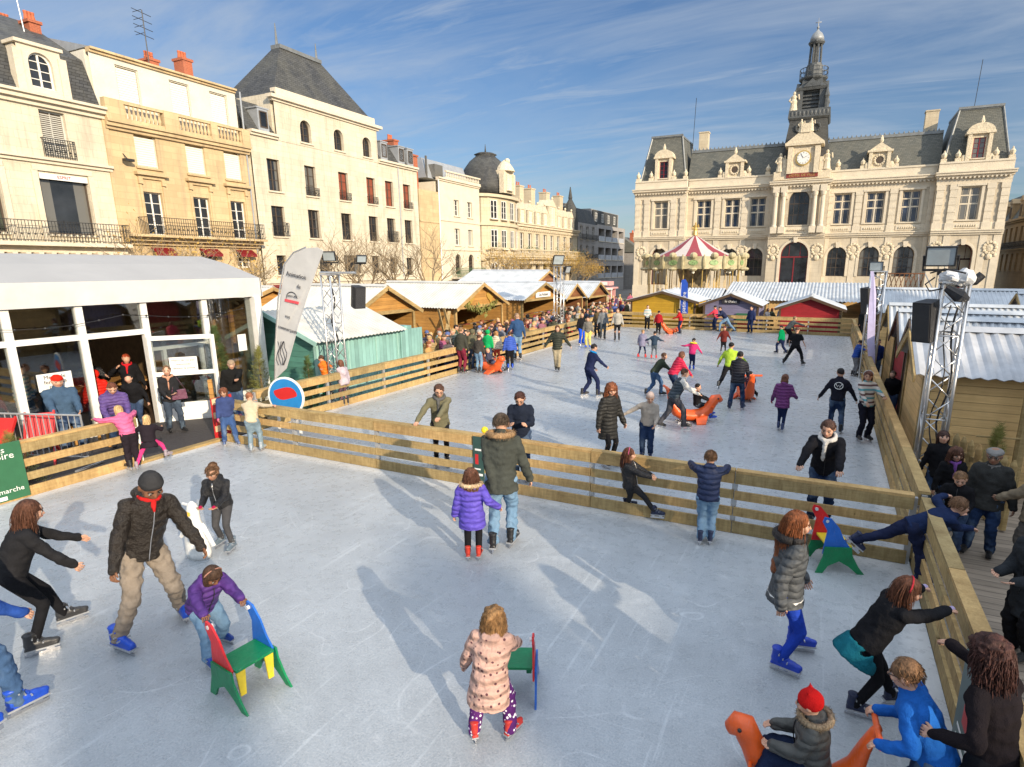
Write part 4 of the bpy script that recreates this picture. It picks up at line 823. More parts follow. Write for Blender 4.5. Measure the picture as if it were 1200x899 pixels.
for t, y in ((h2, 23.9),):
    for s in (-1, 1):
        m = MB(); pts = [(.30*(16*sin(a)**3)/16, .28*(13*cos(a)-5*cos(2*a)-2*cos(3*a)-cos(4*a))/16) for a in [2*pi*k/20 for k in range(20)]]
        m.prism(pts, lambda x, z: (s*.85+x, -.06, 2.75+z), lambda x, z: (s*.85+x, -.01, 2.75+z)); m.build('heart', 'leaf_gold', t)
    m = MB()
    for k in range(260):
        a = random.random(); p = Vector((-1.5+3*a, -.12+random.gauss(0, .04), 2.5-.35*sin(pi*a)+random.gauss(0, .07))); q = [p+Vector((random.gauss(0, .08), random.gauss(0, .04), random.gauss(0, .08))) for _ in (0, 1)]; m.add([p]+q, [(0, 1, 2)])
    m.build('garland', 'fir_gold', t, fix=False)
m = MB(); m.box((-.95, -.1, 2.42), (.95, -.06, 2.72)); m.build('name_board', 'paper', h3); text('board_lettering', 'Les Artisans', .24, Vector((-14.89, 31., 2.07)), FACE_RINK, 'ink', h3)
m = MB()
for a, b_ in (((-14.75, 20.6, -.5), (-14.9, 21.5, 1.75)), ((-14.7, 21.2, -.5), (-14.9, 20.7, 1.9)), ((-14.72, 21.75, -.5), (-14.9, 21.1, 1.9))): m.bar(a, b_, .14, .03)
tag(m.build('leaning_planks', 'rail_pale'), 'three pale planks leaning on the side of a wooden hut', 'planks')
# --- teal hut
def teal():
    t = thing('market_hut', 'teal painted hut with cream corrugated roof behind the rink fence', 'hut', (-12.9, 12.05, -.5))
    he, ha = 2.18, 2.86; W = 3.4; m = MB(); m.prism([(-W, 0), (0, 0), (0, he), (-W/2, ha), (-W, he)], lambda x, z: (x, 0, z), lambda x, z: (x, .05, z)); m.build('gable_wall', 'hut_teal_shaded', t)  # gable's shade is put into the colour, a darker copy of the teal
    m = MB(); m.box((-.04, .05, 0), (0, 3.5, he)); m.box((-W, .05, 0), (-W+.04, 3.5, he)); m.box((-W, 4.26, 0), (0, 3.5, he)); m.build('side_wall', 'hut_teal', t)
    for s in (0, 1):
        m = MB(); ex = .3 if s else -W-.3; corr(m, (-W/2, -.25, ha+.06), (-W/2, 3.7, ha+.06), (ex, 3.7, he-.07), (ex, -.25, he-.07), .16, .018); m.build('roof_sheet', 'sheet_cream', t)
    m = MB(); m.box((-.08, -.03, 0), (.03, .09, he)); m.bar((-W/2, -.27, ha), (.3, -.27, he-.12), .03, .12); m.bar((-W/2, -.27, ha), (-W-.3, -.27, he-.12), .03, .12)
    for y in (1.2, 2.4, 3.45): m.box((0, y, 0), (.03, y+.05, he))
    m.build('corner_trim', flat('teal_trim', (.3, .5, .45), .6), t)
    m = MB(); m.box((0.03, 3.6, .1), (.07, 4.75, he-.1)); m.build('shutter', 'hut_teal', t)
teal()
# --- back row behind the rink
bh = dict(group='coloured huts behind the far fence')
def bx(px): return onY(px, 360, 35.6).x
hut('yellow hut behind the far left corner of the rink', (-9.05, 35.5), 0, 3.9, 3.4, 1.62, 2.14, 'hut_yellow', **bh)
hp = hut('lilac grey hut with a dark name board and a poster on its wall', (-5.05, 35.5), 0, 3.0, 3.4, 1.5, 2.06, 'hut_purple', **bh)
hut('dark red hut behind the far right stretch of fence', (-.85, 35.9), 0, 3.1, 3.2, 1.38, 1.95, 'hut_red', **bh)
m = MB(); m.box((-.5, -.1, 2.02), (.5, -.05, 2.3)); m.build('name_board', 'ink', hp); text('board_lettering', 'le chalet', .2, Vector((-5.05, 35.39, 1.66)), FACE_CAM, 'paper', hp)
m = MB(); m.box((.35, -.08, .5), (1.1, -.05, 1.5)); m.build('poster', 'green_board', hp); m = MB(); m.box((.45, -.09, .65), (1., -.081, .95)); m.build('poster_print', 'red_paint', hp)
def longroof(label, x0, x1, y0, y1, ze, zr, mw='hut_pine'):
    t = thing('market_stall', label, 'market stall', (x0, y0, -.5)); L = x1-x0; D = y1-y0; ze += .5; zr += .5
    m = MB(); m.box((0, D*.5, 0), (L, D*.5+.1, ze)); m.box((0, .3, 0), (.08, D*.5, ze)); m.box((L-.08, .3, 0), (L, D*.5, ze)); m.box((L*.3, .32, 0), (L*.45, .4, ze)); m.box((L*.7, .32, 0), (L*.8, .4, ze)); m.box((0, .28, 0), (L, .34, .95)); m.build('wall', mw, t)
    m = MB(); corr(m, (-.2, D, zr), (L+.2, D, zr), (L+.2, 0, ze), (-.2, 0, ze), .22, .03); m.build('roof_sheet', 'sheet_white', t)
    m = MB(); corr(m, (-.2, D, zr), (L+.2, D, zr), (L+.2, D*2, ze), (-.2, D*2, ze), .22, .03); m.build('roof_sheet', 'sheet_white', t)
    m = MB(); k = 0
    while k <= L: m.box((k-.05, .1, 0), (k+.05, .2, ze-.03)); k += L/6
    m.build('post', 'rail_pale', t); return t
longroof('long open market stall with wide white corrugated roof before the town hall', -6.4, 2.3, 41.5, 46.5, 1.45, 2.5)
longroof('shorter white roofed stall left of the long one, near the carousel', -10.2, -6.9, 41.5, 44., 1.35, 2.1)
# --- right alley: gables towards the rink, seen from the end
rg = dict(group='huts along the right side of the rink')
RX = 1.95
hut('pine hut nearest the camera on the right, with a broad grey white roof', (RX-.3, 13.0), -R90, 2.5, 5.2, 1.92, 2.45, 'hut_pine', roof='sheet_grey', beams=True, over=.18, pitch=.21, **rg)
hut('lilac grey hut second from the camera on the right', (RX, 15.9), -R90, 2.4, 5., 1.7, 2.42, 'hut_purple', roof='sheet_white', over=.18, **rg)
hut('red hut third from the camera on the right', (RX, 18.7), -R90, 2.4, 5., 1.7, 2.4, 'hut_red', 'hut_yellow', roof='sheet_white', over=.18, **rg)
hut('yellow pine hut fourth from the camera on the right', (RX, 21.7), -R90, 2.6, 5., 1.7, 2.4, 'hut_pine', roof='sheet_white', over=.18, **rg)
hut('farthest pine hut on the right, beyond the slim lilac banner', (RX, 30.5), -R90, 3.6, 6., 1.8, 2.6, 'hut_pine', roof='sheet_white', over=.2, **rg)
for i, (x, y, w, l, a, lab) in enumerate(((6.6, 27.5, 3.4, 5, 2.6, 'rust timber hut in the second row under the big lamp'), (8.2, 22.5, 3., 5, 2.3, 'dark wood hut with a small pointed gable at the right edge'), (9., 31., 5., 6, 2.9, 'wide roofed hut behind the small pointed ones at the right edge'), (8.9, 18.4, 3., 5., 2.1, 'low dark wood hut at the far right edge'))):
    hut(lab, (x, y), -R90, w, l, 1.6, a, 'hut_rust', roof='sheet_white', open_=True)
# --- pink stall, carousel
def pinkstall():
    flat('pink', (.62, .33, .33), .5); t = thing('fairground_stall', 'pink and white fairground stall at the end of the left alley', 'stall', (-20.4, 56, -.5))
    m = MB(); m.box((-1.1, -.8, 0), (1.1, .8, 1.)); m.box((-1.1, .6, 1.), (1.1, .8, 2.1)); m.build('counter', 'pink', t)
    m = MB(); m.box((-1.4, -1.1, 2.0), (1.4, .9, 2.15)); m.box((-1., -.9, 2.3), (1., .5, 2.7)); m.build('canopy', 'pink', t); m = MB(); m.box((-1.45, -1.15, 1.9), (1.45, -1.1, 2.1)); m.box((-.8, -.95, 2.35), (.8, -.9, 2.65)); [m.box((x-.04, -1.05, 0), (x+.04, -1., 2.)) for x in (-1.3, 1.3)]; m.build('fascia', 'white_paint', t)
    text('fascia_lettering', 'GAUFRES', .2, Vector((-20.4, 55.09, 2.0)), FACE_CAM, 'red_paint', t)
pinkstall()
def carousel():
    cx, cy = -12.05, 58.5; t = thing('carousel', 'carousel with red and white striped cone roof in front of the town hall', 'carousel', (cx, cy, -.5)); R = 4.3
    flat('cream_gilt', (.42, .36, .21), .45, var=.35, nsc=3); flat('stripe_white', (.55, .48, .43), .5); flat('stripe_red', (.27, .03, .04), .5)
    m = MB(); N = 16
    for k in range(N):
        a0, a1 = 2*pi*k/N, 2*pi*(k+1)/N; m.cur = k % 2; rr = [(R*.97, 4.85), (R*.5, 5.75), (.12, 7.)]
        for i in range(2):
            (r0, z0), (r1, z1) = rr[i], rr[i+1]; m.quad((r0*cos(a0), r0*sin(a0), z0), (r0*cos(a1), r0*sin(a1), z0), (r1*cos(a1), r1*sin(a1), z1), (r1*cos(a0), r1*sin(a0), z1))
    m.build('roof', ['stripe_red', 'stripe_white'], t)
    m = MB()
    for k in range(N):
        a = 2*pi*(k+.5)/N; a0, a1 = 2*pi*k/N, 2*pi*(k+1)/N; r = R*1.1
        p = [(r*cos(a0), r*sin(a0)), (r*cos(a1), r*sin(a1))]; m.add([(*p[0], 3.9), (*p[1], 3.9), (*p[1], 5.0), (*p[0], 5.0), (p[0][0]*.97, p[0][1]*.97, 3.9), (p[1][0]*.97, p[1][1]*.97, 3.9), (p[1][0]*.97, p[1][1]*.97, 5.0), (p[0][0]*.97, p[0][1]*.97, 5.0)], [(0, 1, 2, 3), (4, 5, 6, 7), (3, 2, 6, 7), (0, 1, 5, 4)])
        m.ell((1.11*R*cos(a0), 1.11*R*sin(a0), 4.5), (.13, .13, .7), 6, 5); m.ell((r*cos(a), r*sin(a), 5.05), (.35, .35, .3), 8, 5); m.ell((r*cos(a), r*sin(a), 3.88), (.4, .4, .18), 8, 4)
    m.build('fascia', 'cream_gilt', t); m = MB()
    for k in range(N): a = 2*pi*(k+.5)/N; r = R*1.1*cos(pi/N)+.02; e = Vector((-sin(a), cos(a), 0)); c = Vector((r*cos(a), r*sin(a), 4.45)); n_ = Vector((cos(a), sin(a), 0)); m.prism([(.42*cos(2*pi*j/10), .24*sin(2*pi*j/10)) for j in range(10)], lambda x, z: c+e*x+Vector((0, 0, z)), lambda x, z: c+e*x+Vector((0, 0, z))+n_*.03)
    m.build('painted_panel', flat('panel_green', (.2, .3, .12), .5, var=.8, nsc=6), t)
    m = MB(); m.lathe((0, 0, 0), [(R*1.03, 0), (R*1.05, .45), (R, .5)], 24); m.build('platform', 'cream_gilt', t)
    m = MB(); m.lathe((0, 0, .5), [(1.3, 0), (1.1, 1.5), (1.5, 3.), (1.9, 4.2)], 12); m.build('centre_drum', flat('mural', (.25, .2, .12), .5, var=.9, nsc=2.5), t)
    for k in range(N):
        a = 2*pi*k/N; m = MB(); m.tube([(R*.99*cos(a), R*.99*sin(a), .5), (R*.99*cos(a), R*.99*sin(a), 4.7)], .05, 6); m.build('pole', 'gold', t)
        a += .2
        for r in (R*.75, R*.5):
            x, y = r*cos(a), r*sin(a); z = 1.35+.25*sin(3*a+r); hm = MB(); e = Vector((-sin(a), cos(a), 0)); c = Vector((x, y, z)); hm.tube([c-e*.45, c-e*.2, c+e*.25, c+e*.45+Vector((0, 0, .1))], [.12, .19, .17, .1], 8); hm.tube([c+e*.35, c+e*.6+Vector((0, 0, .45)), c+e*.85+Vector((0, 0, .35))], [.14, .1, .05], 6)
            for s in (-1, 1):
                nrm = Vector((cos(a), sin(a), 0))*.1*s
                hm.tube([c+e*.3+nrm, c+e*.5+nrm-Vector((0, 0, .3)), c+e*.4+nrm-Vector((0, 0, .55))], [.06, .04, .03], 5); hm.tube([c-e*.35+nrm, c-e*.5+nrm-Vector((0, 0, .3)), c-e*.4+nrm-Vector((0, 0, .6))], [.07, .04, .03], 5)
            hm.tube([c-e*.4, c-e*.65-Vector((0, 0, .3))], [.05, .02], 5); h = hm.build('carousel_horse', 'stripe_white', t); pm = MB(); pm.tube([(x, y, .5), (x, y, 4.6)], .025, 5); pm.build('pole', 'gold', h)
        if k % 2 == 0: m = MB(); m.ell((R*1.05*cos(a), R*1.05*sin(a), 3.6), .14, 8, 6); m.build('lamp', flat('bulb', (.8, .75, .6), .3), t)
    m = MB(); statue(m, (0, 0, 7.), 1.2); m.build('finial', 'gold', t)
carousel()
# ================================================================ tent
def tent():
    X0 = -14.45; y0, y1 = 1.2, 11.5; t = thing('event_tent', 'white event tent with glazed front and open entrance on the left', 'tent', (X0, y0, -.5)); L = y1-y0
    # local frame = world offset; front face at x=0 looking +X
    ez = 3.85; m = MB(); prof = [(0, ez), (-1.1, 4.22), (-2.2, 4.44), (-5, 4.5), (-7.2, 4.3), (-10, ez)]
    T = [(x, y, z) for y in (0, L) for x, z in prof]
    up = [[(x+.12*(i == 0), y, z+.0) for i, (x, z) in enumerate(prof)] for y in (-.1, L*.25, L*.5, L*.75, L-.35, L+.12)]
    vs = [p for r in up for p in r]; n = len(prof); fs = [(r*n+i, r*n+i+1, (r+1)*n+i+1, (r+1)*n+i) for r in range(5) for i in range(n-1)]; m.add(vs, fs)
    m.build('roof', flat('tarp_shaded', (.36, .355, .35), .6, var=.06, nsc=1., bump=.015, bsc=2.), t, smooth=False)  # roof tarp painted darker to stand for the grazing light on it
    m = MB(); m.box((.1, -.1, ez-.5), (.14, L+.12, ez)); m.box((-10, L+.1, ez-.5), (.14, L+.14, ez)); m.add([(x, L+.12, z) for i, (x, z) in enumerate(prof)], [tuple(range(n))]); m.build('valance', 'tarp', t)
    pz = ez-.5; m = MB()
    dw = [y-y0 for y in (1.3, 5.85, 7.12, 8.45, 9.95, 11.42)]
    for y in dw: m.box((-.06, y-.07, .1), (.06, y+.07, pz))
    m.box((-.05, dw[0], 2.62), (.05, dw[3], 2.74)); m.box((-.05, dw[3], 2.2), (.05, dw[4], 2.28)); m.box((-.05, 0, .35), (.05, dw[2], .75)); m.box((-.05, dw[3]+.3, .4), (.05, dw[3]+.38, 2.2)); m.box((-.05, dw[4]-.25, .4), (.05, dw[4]-.17, 2.2)); m.box((-.05, dw[3], .4), (.05, dw[5], .8))
    m.box((-.2, dw[5]-.1, .1), (.2, dw[5]+.1, pz)); m.build('frame', 'white_paint', t)
    def gl():
        g = NT('clear_glass'); tr = g.n('ShaderNodeBsdfTransparent'); tr.inputs[0].default_value = (.8, .82, .8, 1); gs = g.n('ShaderNodeBsdfGlossy', Roughness=.02); gs.inputs[0].default_value = (.9, .9, .9, 1); mx = g.n('ShaderNodeMixShader'); mx.inputs[0].default_value = .12
        g.l(tr.outputs[0], mx.inputs[1]); g.l(gs.outputs[0], mx.inputs[2]); out = g.t.nodes['Material Output']; g.l(mx.outputs[0], out.inputs[0]); MATS['clear_glass'] = g.m
    gl()
    for a, e, z0, z1 in ((dw[0], dw[1], .75, 2.62), (dw[1], dw[2], .75, 2.62), (dw[0], dw[1], 2.74, pz), (dw[1], dw[3], 2.74, pz), (dw[3], dw[4], 2.28, pz), (dw[3]+.35, dw[4]-.2, .8, 2.2), (dw[4], dw[5], .8, pz)): m = MB(); m.box((-.012, a+.07, z0), (.012, e-.07, z1)); m.build('glass_panel', 'clear_glass', t)
    # open door leaf swung outwards
    hx, hy = .1, dw[3]; d = thing('tent_door', None, None); bpy.data.objects.remove(d)
    m = MB(); a = Vector((.1, dw[3]-.05, .45)); e = Vector((.95, dw[3]+.95, .45)); u = (e-a).normalized()
    for p, q, w in ((a, a+Vector((0, 0, 2.1)), .08), (e, e+Vector((0, 0, 2.1)), .08)): m.bar(p, q, w)
    for z in (0.05, 1.2, 2.06): m.bar(a+Vector((0, 0, z)), e+Vector((0, 0, z)), .05, .1)
    q = m.build('door', 'white_paint', t); m = MB(); m.bar(a+Vector((0, 0, .27)), e+Vector((0, 0, .27)), .03, .42); m.build('kick_plate', 'white_paint', q)
    m = MB(); m.bar(a+Vector((0, 0, .7)), e+Vector((0, 0, .7)), .01, .9); m.bar(a+Vector((0, 0, 1.6)), e+Vector((0, 0, 1.6)), .01, .8); m.build('door_glass', 'clear_glass', q)
    # interior: floor, back wall, posts
    m = MB(); m.box((-9.8, .1, .1), (-.1, L-.1, .4)); m.build('floor', 'dark_wood', t); m = MB(); m.box((-9.9, .05, .1), (-9.8, L, 3.4)); m.box((-9.8, -.05, .1), (-.1, .02, 3.3)); m.box((-9.8, L-.1, .1), (-.25, L-.03, 3.3)); m.build('inner_wall', 'interior', t)
    m = MB(); [m.box((x-.05, L-.2, .1), (x+.05, L-.1, 3.2)) for x in (-.9, -1.7, -2.5)]; m.build('inner_post', 'hut_wood', t)
    m = MB()
    for i in range(5): m.box((-3.4, 1.3+i*1.6, 1.1), (-2.3, 2.3+i*1.6, 1.15)); m.tube([(-2.85, 1.8+i*1.6, .4), (-2.85, 1.8+i*1.6, 1.1)], .04, 6)
    m.build('table', 'hut_wood', t)
    def board(lab, c, w, h, rot, txt, sz):
        o = thing('paper_sign', lab, 'sign', c); m = MB(); R_ = rot.to_3x3(); q = [R_ @ Vector((i*w/2, j*h/2, 0)) for i, j in ((-1, -1), (1, -1), (1, 1), (-1, 1))]; nn = R_ @ Vector((0, 0, .01))
        m.rings([[v-nn for v in q], [v for v in q]]); m.build('sheet', 'paper', o)
        for i, l in enumerate(txt): text('lettering', l, sz, Vector(c)+R_ @ Vector((0, h*.28-i*h*.28, .004)), rot, 'ink', o, ext=.002)
    c = onX(65, 447, X0+.06); board('paper sign with three printed lines on the left tent window', c, .62, .36, FACE_RINK, ['Merci de', 'fermer la', 'porte'], .11)
    du = (e-a).normalized(); mid = (a+e)/2+Vector((X0, y0, -.5)); rot = axes(du, (0, 0, 1)); board('paper sign with three printed lines on the open tent door', mid+Vector((0, 0, 1.42))+rot.to_3x3() @ Vector((0, 0, .03)), .58, .34, rot, ['Merci de ne pas', 'stationner', 'devant la porte'], .075)
    c = onX(274, 392, X0+.06); board('small white notice on the right tent window', c, .22, .4, FACE_RINK, [''], .05) if 0 else None
    m = MB(); m.box((.012, dw[4]+.85, 1.9), (.02, dw[4]+1.1, 2.35)); m.build('notice', 'paper', t)
    # string of lights under the eave
    s = MB(); pts = [(X0+.2, y0+.2+k*.5, 2.62-.18*sin(pi*((k*.5) % 3.3)/3.3)) for k in range(20)]; s.tube(pts, .008, 4); [s.ell(p, .025, 6, 4) for p in pts]; tag(s.build('light_string', 'black'), 'thin string of bulbs sagging along the tent eave', 'light string')
tent()
# ================================================================ rink fences
def fence(label, a, b, hgt=.92, side=1, post_t=0, step=2.08, cap=True, mat='rail', postm='galv'):
    a = Vector((*a, 0)); b = Vector((*b, 0)); u = (b-a).normalized(); L = (b-a).length; n = Vector((-u.y, u.x, 0))*side
    t = thing('rink_fence', label, 'fence', a, 0, 'wooden rail fences round the ice rink'); k = max(1, round(L/step)); s = L/k
    def bd(p, q, w, h, name='board', m=mat):
        c = (p+q)/2; d = q-p; mb = MB(); l = d.length; mb.box((-w/2, -h/2, -l/2), (w/2, h/2, l/2)); o = mb.build(name, m, t)
        z = d.normalized(); y = Vector((0, 0, 1)); x = y.cross(z)
        if w > h: x, y = y, -x
        o.matrix_basis = t.matrix_basis.inverted() @ (Matrix.Translation(c) @ Matrix((x, y, z)).transposed().to_4x4()); return o
    for i in range(k):
        p, q = a+u*(s*i+.006), a+u*(s*(i+1)-.006)
        for j, z in enumerate((.09, .33, .57)):
            o = Vector((0, 0, z+random.uniform(-.006, .006))); bd(p+o+n*.05, q+o+n*.05, .034, .125 if j else .17)
        o = Vector((0, 0, hgt-.11)); bd(p+o+n*.05, q+o+n*.05, .034, .15)
        if cap: o = Vector((0, 0, hgt-.015)); mb = MB(); w = .13; mb.box((-s/2+.006, -w/2, -.018), (s/2-.006, w/2, .018)); c = mb.build('top_rail', mat, t); c.matrix_basis = Matrix.Translation((p+q)/2+o-a) @ Matrix.Rotation(atan2(u.y, u.x), 4, 'Z')
    for i in range(k+1):
        p = a+u*(s*i); mb = MB(); r = Matrix.Rotation(atan2(u.y, u.x), 4, 'Z'); mb.box((-.035, -.03, -.45), (.035, .03, hgt-.04)); o = mb.build('post', postm, t); o.matrix_basis = Matrix.Translation(p-a) @ r
    # kerb plank
    return t
fence('near left stretch of fence in front of the tent', (-11.56, 1.2), (-11.56, 6.3), side=-1, postm='white_paint')
fence('fence across the rink that divides it into two halves', (-11.5, 8.02), (1.2, 8.02), side=-1, cap=True)
fence('near right stretch of fence beside the timber deck', (1.32, -1.5), (1.32, 7.95), side=1)
fence('right fence of the back rink, in front of the coloured huts', (1.32, 8.15), (1.32, 34.8), side=1)
fence('back left fence along the alley of wooden huts', (-11.56, 8.9), (-11.56, 34.8), side=-1)
fence('far fence at the end of the back rink before the coloured huts', (-11.5, 34.92), (1.3, 34.92), side=-1)
m = MB(); m.box((-11.66, 6.3, -.1), (-11.5, 7.95, .05)); tag(m.build('timber_sill', 'rail'), 'low timber sill across the opening onto the ice', 'sill')
def chevron():
    t = thing('gate_board', 'red and white checkered gate board beside the rink opening', 'gate', (-11.72, 7.75, 0)); m = MB(); m.bar((0, .2, .45), (-.1, .75, .45), .03, .9); m.build('board', 'red_paint', t); m = MB()
    for i in range(4):
        for j in range(6):
            if (i+j) % 2: p = Vector((.02-.1*(i+.5)/4, .2+.55*(i+.5)/4, .08+j*.15)); m.bar(p-Vector((0, .06, 0)), p+Vector((0, .06, 0)), .03, .13)
    m.build('pale_squares', flat('pale_square', (.6, .42, .25), .5, var=.4), t)
chevron()
m = MB(); m.bar((-13.1, 8.95, -.02), (-13.05, 8.9, 1.05), .09, .09); tag(m.build('wooden_post', 'hut_wood'), 'short wooden post standing by the open tent door', 'post')
# posters hung on the fences
def snowposter():
    t = thing('poster_board', 'green winter poster board hung on the near left fence', 'poster', (-11.5, 3.95, .46)); m = MB(); m.box((.02, -.6, -.42), (.05, .55, .5)); m.build('board', 'green_board', t)
    X = -11.44
    text('lettering', 'Les', .13, Vector((X, 4.2, .86)), FACE_RINK, 'paper', t, ext=.002); text('lettering', 'Patinoire', .15, Vector((X, 4.12, .76)), FACE_RINK, 'paper', t, ext=.002)
    text('lettering', 'place', .08, Vector((X, 3.9, .27)), FACE_RINK, 'paper', t, ext=.002); text('lettering', 'du marche', .11, Vector((X, 4.2, .2)), FACE_RINK, 'paper', t, ext=.002)
    m = MB(); m.prism([(-.25, .05), (.2, -.02), (.22, .1), (.02, .3), (-.2, .3)], lambda x, z: (.052, x-.1, z), lambda x, z: (.056, x-.1, z)); m.build('print_red', 'red_paint', t)
    m = MB(); m.prism([(-.3, -.14), (.2, -.14), (.26, -.07), (.2, 0.0), (-.3, .03)], lambda x, z: (.052, x-.1, z), lambda x, z: (.057, x-.1, z)); m.box((.052, -.5, -.4), (.056, .25, -.34)); m.build('print_white', 'paper', t)
snowposter()
def sideboard(lab, c, ang, w=.62, h=.75, rows=('INFO',)):
    t = thing('info_board', lab, 'board', c, ang); m = MB(); m.box((-.02, -w/2, -h/2), (.0, w/2, h/2)); m.build('board', flat('board_dark', (.03, .07, .06), .35), t)
    m = MB(); m.box((.002, -w*.4, -h*.35), (.005, w*.4, -h*.3)); m.box((.002, -w*.4, -h*.22), (.005, w*.2, -h*.19)); m.box((.002, -w*.3, h*.2), (.005, w*.35, h*.24)); m.build('print_white', 'paper', t); m = MB(); m.box((.002, -w*.3, -h*.1), (.005, 0, h*.12)); m.build('print_red', 'red_paint', t)
sideboard('dark green board hung on the cross fence behind the man in the grey coat', (-5.03, 7.93, .5), -pi/2, .2, .8)
sideboard('dark board leaning on the near right fence in the bottom corner', (1.18, 4.25, .5), pi, 1.0, .8)
# metal crowd barrier
def barrier():
    a, e = Vector((-13.9, 5.15, 0)), Vector((-12.2, 5.75, 0)); t = thing('crowd_barrier', 'grey metal crowd barrier in front of the seated people by the tent', 'barrier', a); m = MB(); o = a
    A, E = Vector((0, 0, 0)), e-a
    up = lambda z: Vector((0, 0, z))
    m.tube([A+up(.05), A+up(1.), E+up(1.), E+up(.05)], .02, 6); m.tube([A+up(.2), E+up(.2)], .015, 6); m.build('frame', 'galv', t); m = MB()
    for k in range(1, 14): p = A.lerp(E, k/14); m.tube([p+up(.2), p+up(1.)], .009, 5)
    m.build('bars', 'galv', t)
    for p in (A, E): m = MB(); d = (E-A).normalized().cross(Vector((0, 0, 1))); m.bar(p-d*.3+up(.02), p+d*.3+up(.02), .04, .03); m.build('foot', 'galv', t)
barrier()
# ================================================================ masts
def mast(label, x, y, top, w=.3, z0=-.5, lean=0., step=.32, rot=0.):
    t = thing('lighting_mast', label, 'mast', (x, y, z0), rot); h = top-z0; m = MB(); q = w/2
    for sx in (-1, 1):
        for sy in (-1, 1): m.tube([(sx*q, sy*q, 0), (sx*q, sy*q, h)], .026, 8)
    m.build('chords', 'alu', t, smooth=True); m = MB(); z = .1; k = 0
    cs = [(-q, -q), (q, -q), (q, q), (-q, q)]
    while z+step < h:
        for i in range(4):
            a, b = cs[i], cs[(i+1) % 4]
            if k % 2: a, b = b, a
            m.tube([(*a, z), (*b, z+step)], .011, 5)
            if k % 4 == 0: m.tube([(*a, z), (*b, z)], .011, 5)
        z += step; k += 1
    m.build('lacing', 'alu', t, smooth=True); m = MB(); m.box((-.35, -.35, 0), (.35, .35, .02)); m.box((-q-.03, -q-.03, h-.02), (q+.03, q+.03, h+.015)); m.build('base_plate', 'alu', t)
    m = MB(); pts = [(q*.5+.05*sin(i*.9), -q*.4+.05*cos(i*1.3), .3+i*.2) for i in range(int((h-.3)/.2))]; m.tube(pts, .015, 5); m.tube([(p[0]-.08, p[1]+.1, p[2]) for p in pts], .01, 5); m.build('cable', 'black', t)
    return t
def floodlight(label, c, yaw, tilt, s=.5):
    """face looks along yaw (0 = +Y), tilted down by tilt degrees"""
    t = thing('floodlight', label, 'floodlight', c); t.matrix_basis = Matrix.Translation(c) @ Matrix.Rotation(-radians(yaw), 4, 'Z') @ Matrix.Rotation(-radians(tilt), 4, 'X')
    w, h, d = s*.62, s*.46, s*.36; m = MB(); m.rings([[(-w*.55, -d, -h*.5), (w*.55, -d, -h*.5), (w*.55, -d, h*.5), (-w*.55, -d, h*.5)], [(-w, 0, -h), (w, 0, -h), (w, 0, h), (-w, 0, h)], [(-w, .03, -h), (w, .03, -h), (w, .03, h), (-w, .03, h)]])
    for k in range(6): m.box((-w*.5+k*w*.2, -d-.05, -h*.4), (-w*.48+k*w*.2, -d, h*.4))
    m.build('housing', 'black', t); m = MB(); m.box((-w*.9, .032, -h*.88), (w*.9, .04, h*.88)); m.build('lens', 'lamp_glass', t); m = MB()
    m.box((-w, .03, -h), (w, .055, -h*.88)); m.box((-w, .03, h*.88), (w, .055, h)); m.box((-w, .03, -h*.88), (-w*.9, .055, h*.88)); m.box((w*.9, .03, -h*.88), (w, .055, h*.88)); m.build('rim', 'black', t)
    m = MB(); m.tube([(-w-.02, -d*.3, 0), (-w-.02, -d*.3, -h*1.5), (w+.02, -d*.3, -h*1.5), (w+.02, -d*.3, 0)], .02, 6); m.tube([(0, -d*.3, -h*1.5), (0, -d*.3, -h*2.)], .03, 6); m.build('bracket', 'black', t); return t
def speaker(label, c, yaw, w=.36, h=.62, d=.36, tilt=10):
    t = thing('loudspeaker', label, 'speaker', c); t.matrix_basis = Matrix.Translation(c) @ Matrix.Rotation(-radians(yaw), 4, 'Z') @ Matrix.Rotation(-radians(tilt), 4, 'X')
    m = MB(); m.rings([[(-w*.35, -d/2, -h/2), (w*.35, -d/2, -h/2), (w*.35, -d/2, h/2), (-w*.35, -d/2, h/2)], [(-w/2, d*.2, -h/2), (w/2, d*.2, -h/2), (w/2, d*.2, h/2), (-w/2, d*.2, h/2)], [(-w/2, d/2, -h/2), (w/2, d/2, -h/2), (w/2, d/2, h/2), (-w/2, d/2, h/2)]]); m.build('cabinet', 'black', t)
    m = MB(); m.box((-w*.45, d/2, -h*.46), (w*.45, d/2+.012, h*.46)); m.build('grille', flat('grille', (.03, .03, .033), .7, bump=.01, bsc=200), t); m = MB(); m.tube([(0, -d/2, 0), (0, -d/2-.15, 0)], .03, 6); m.build('bracket', 'alu', t); return t
ML = (-12.0, 11.9)
mast('aluminium truss mast in front of the teal hut', *ML, onY(405, 322, 11.9).z, .32)
m = MB(); zt_ = onY(405, 322, 11.9).z; m.tube([(-12.35, 11.9, zt_+.05), (-11.1, 11.9, zt_+.05)], .03, 8); tag(m.build('crossbar', 'alu'), 'short aluminium crossbar on top of the mast by the teal hut', 'crossbar')
c = onY(386, 300, 11.85); floodlight('floodlight facing the camera on the left mast beside the tall white banner', c, 155, 15, .27)
c = onY(423, 303, 11.85); floodlight('small floodlight turned sideways at the end of the left mast crossbar', c, 118, 20, .2)
c = onY(419, 348, 11.9); speaker('black loudspeaker on the right side of the left mast', c, 110, .3, .56, .3)
MRy = 10.55; b0 = onY(1086, 500, MRy); b1 = onY(1116, 330, MRy); MRx = (b0.x+b1.x)/2
mast('large aluminium truss mast in front of the pine hut on the right', MRx+.06, MRy, b1.z, .32, -.03)
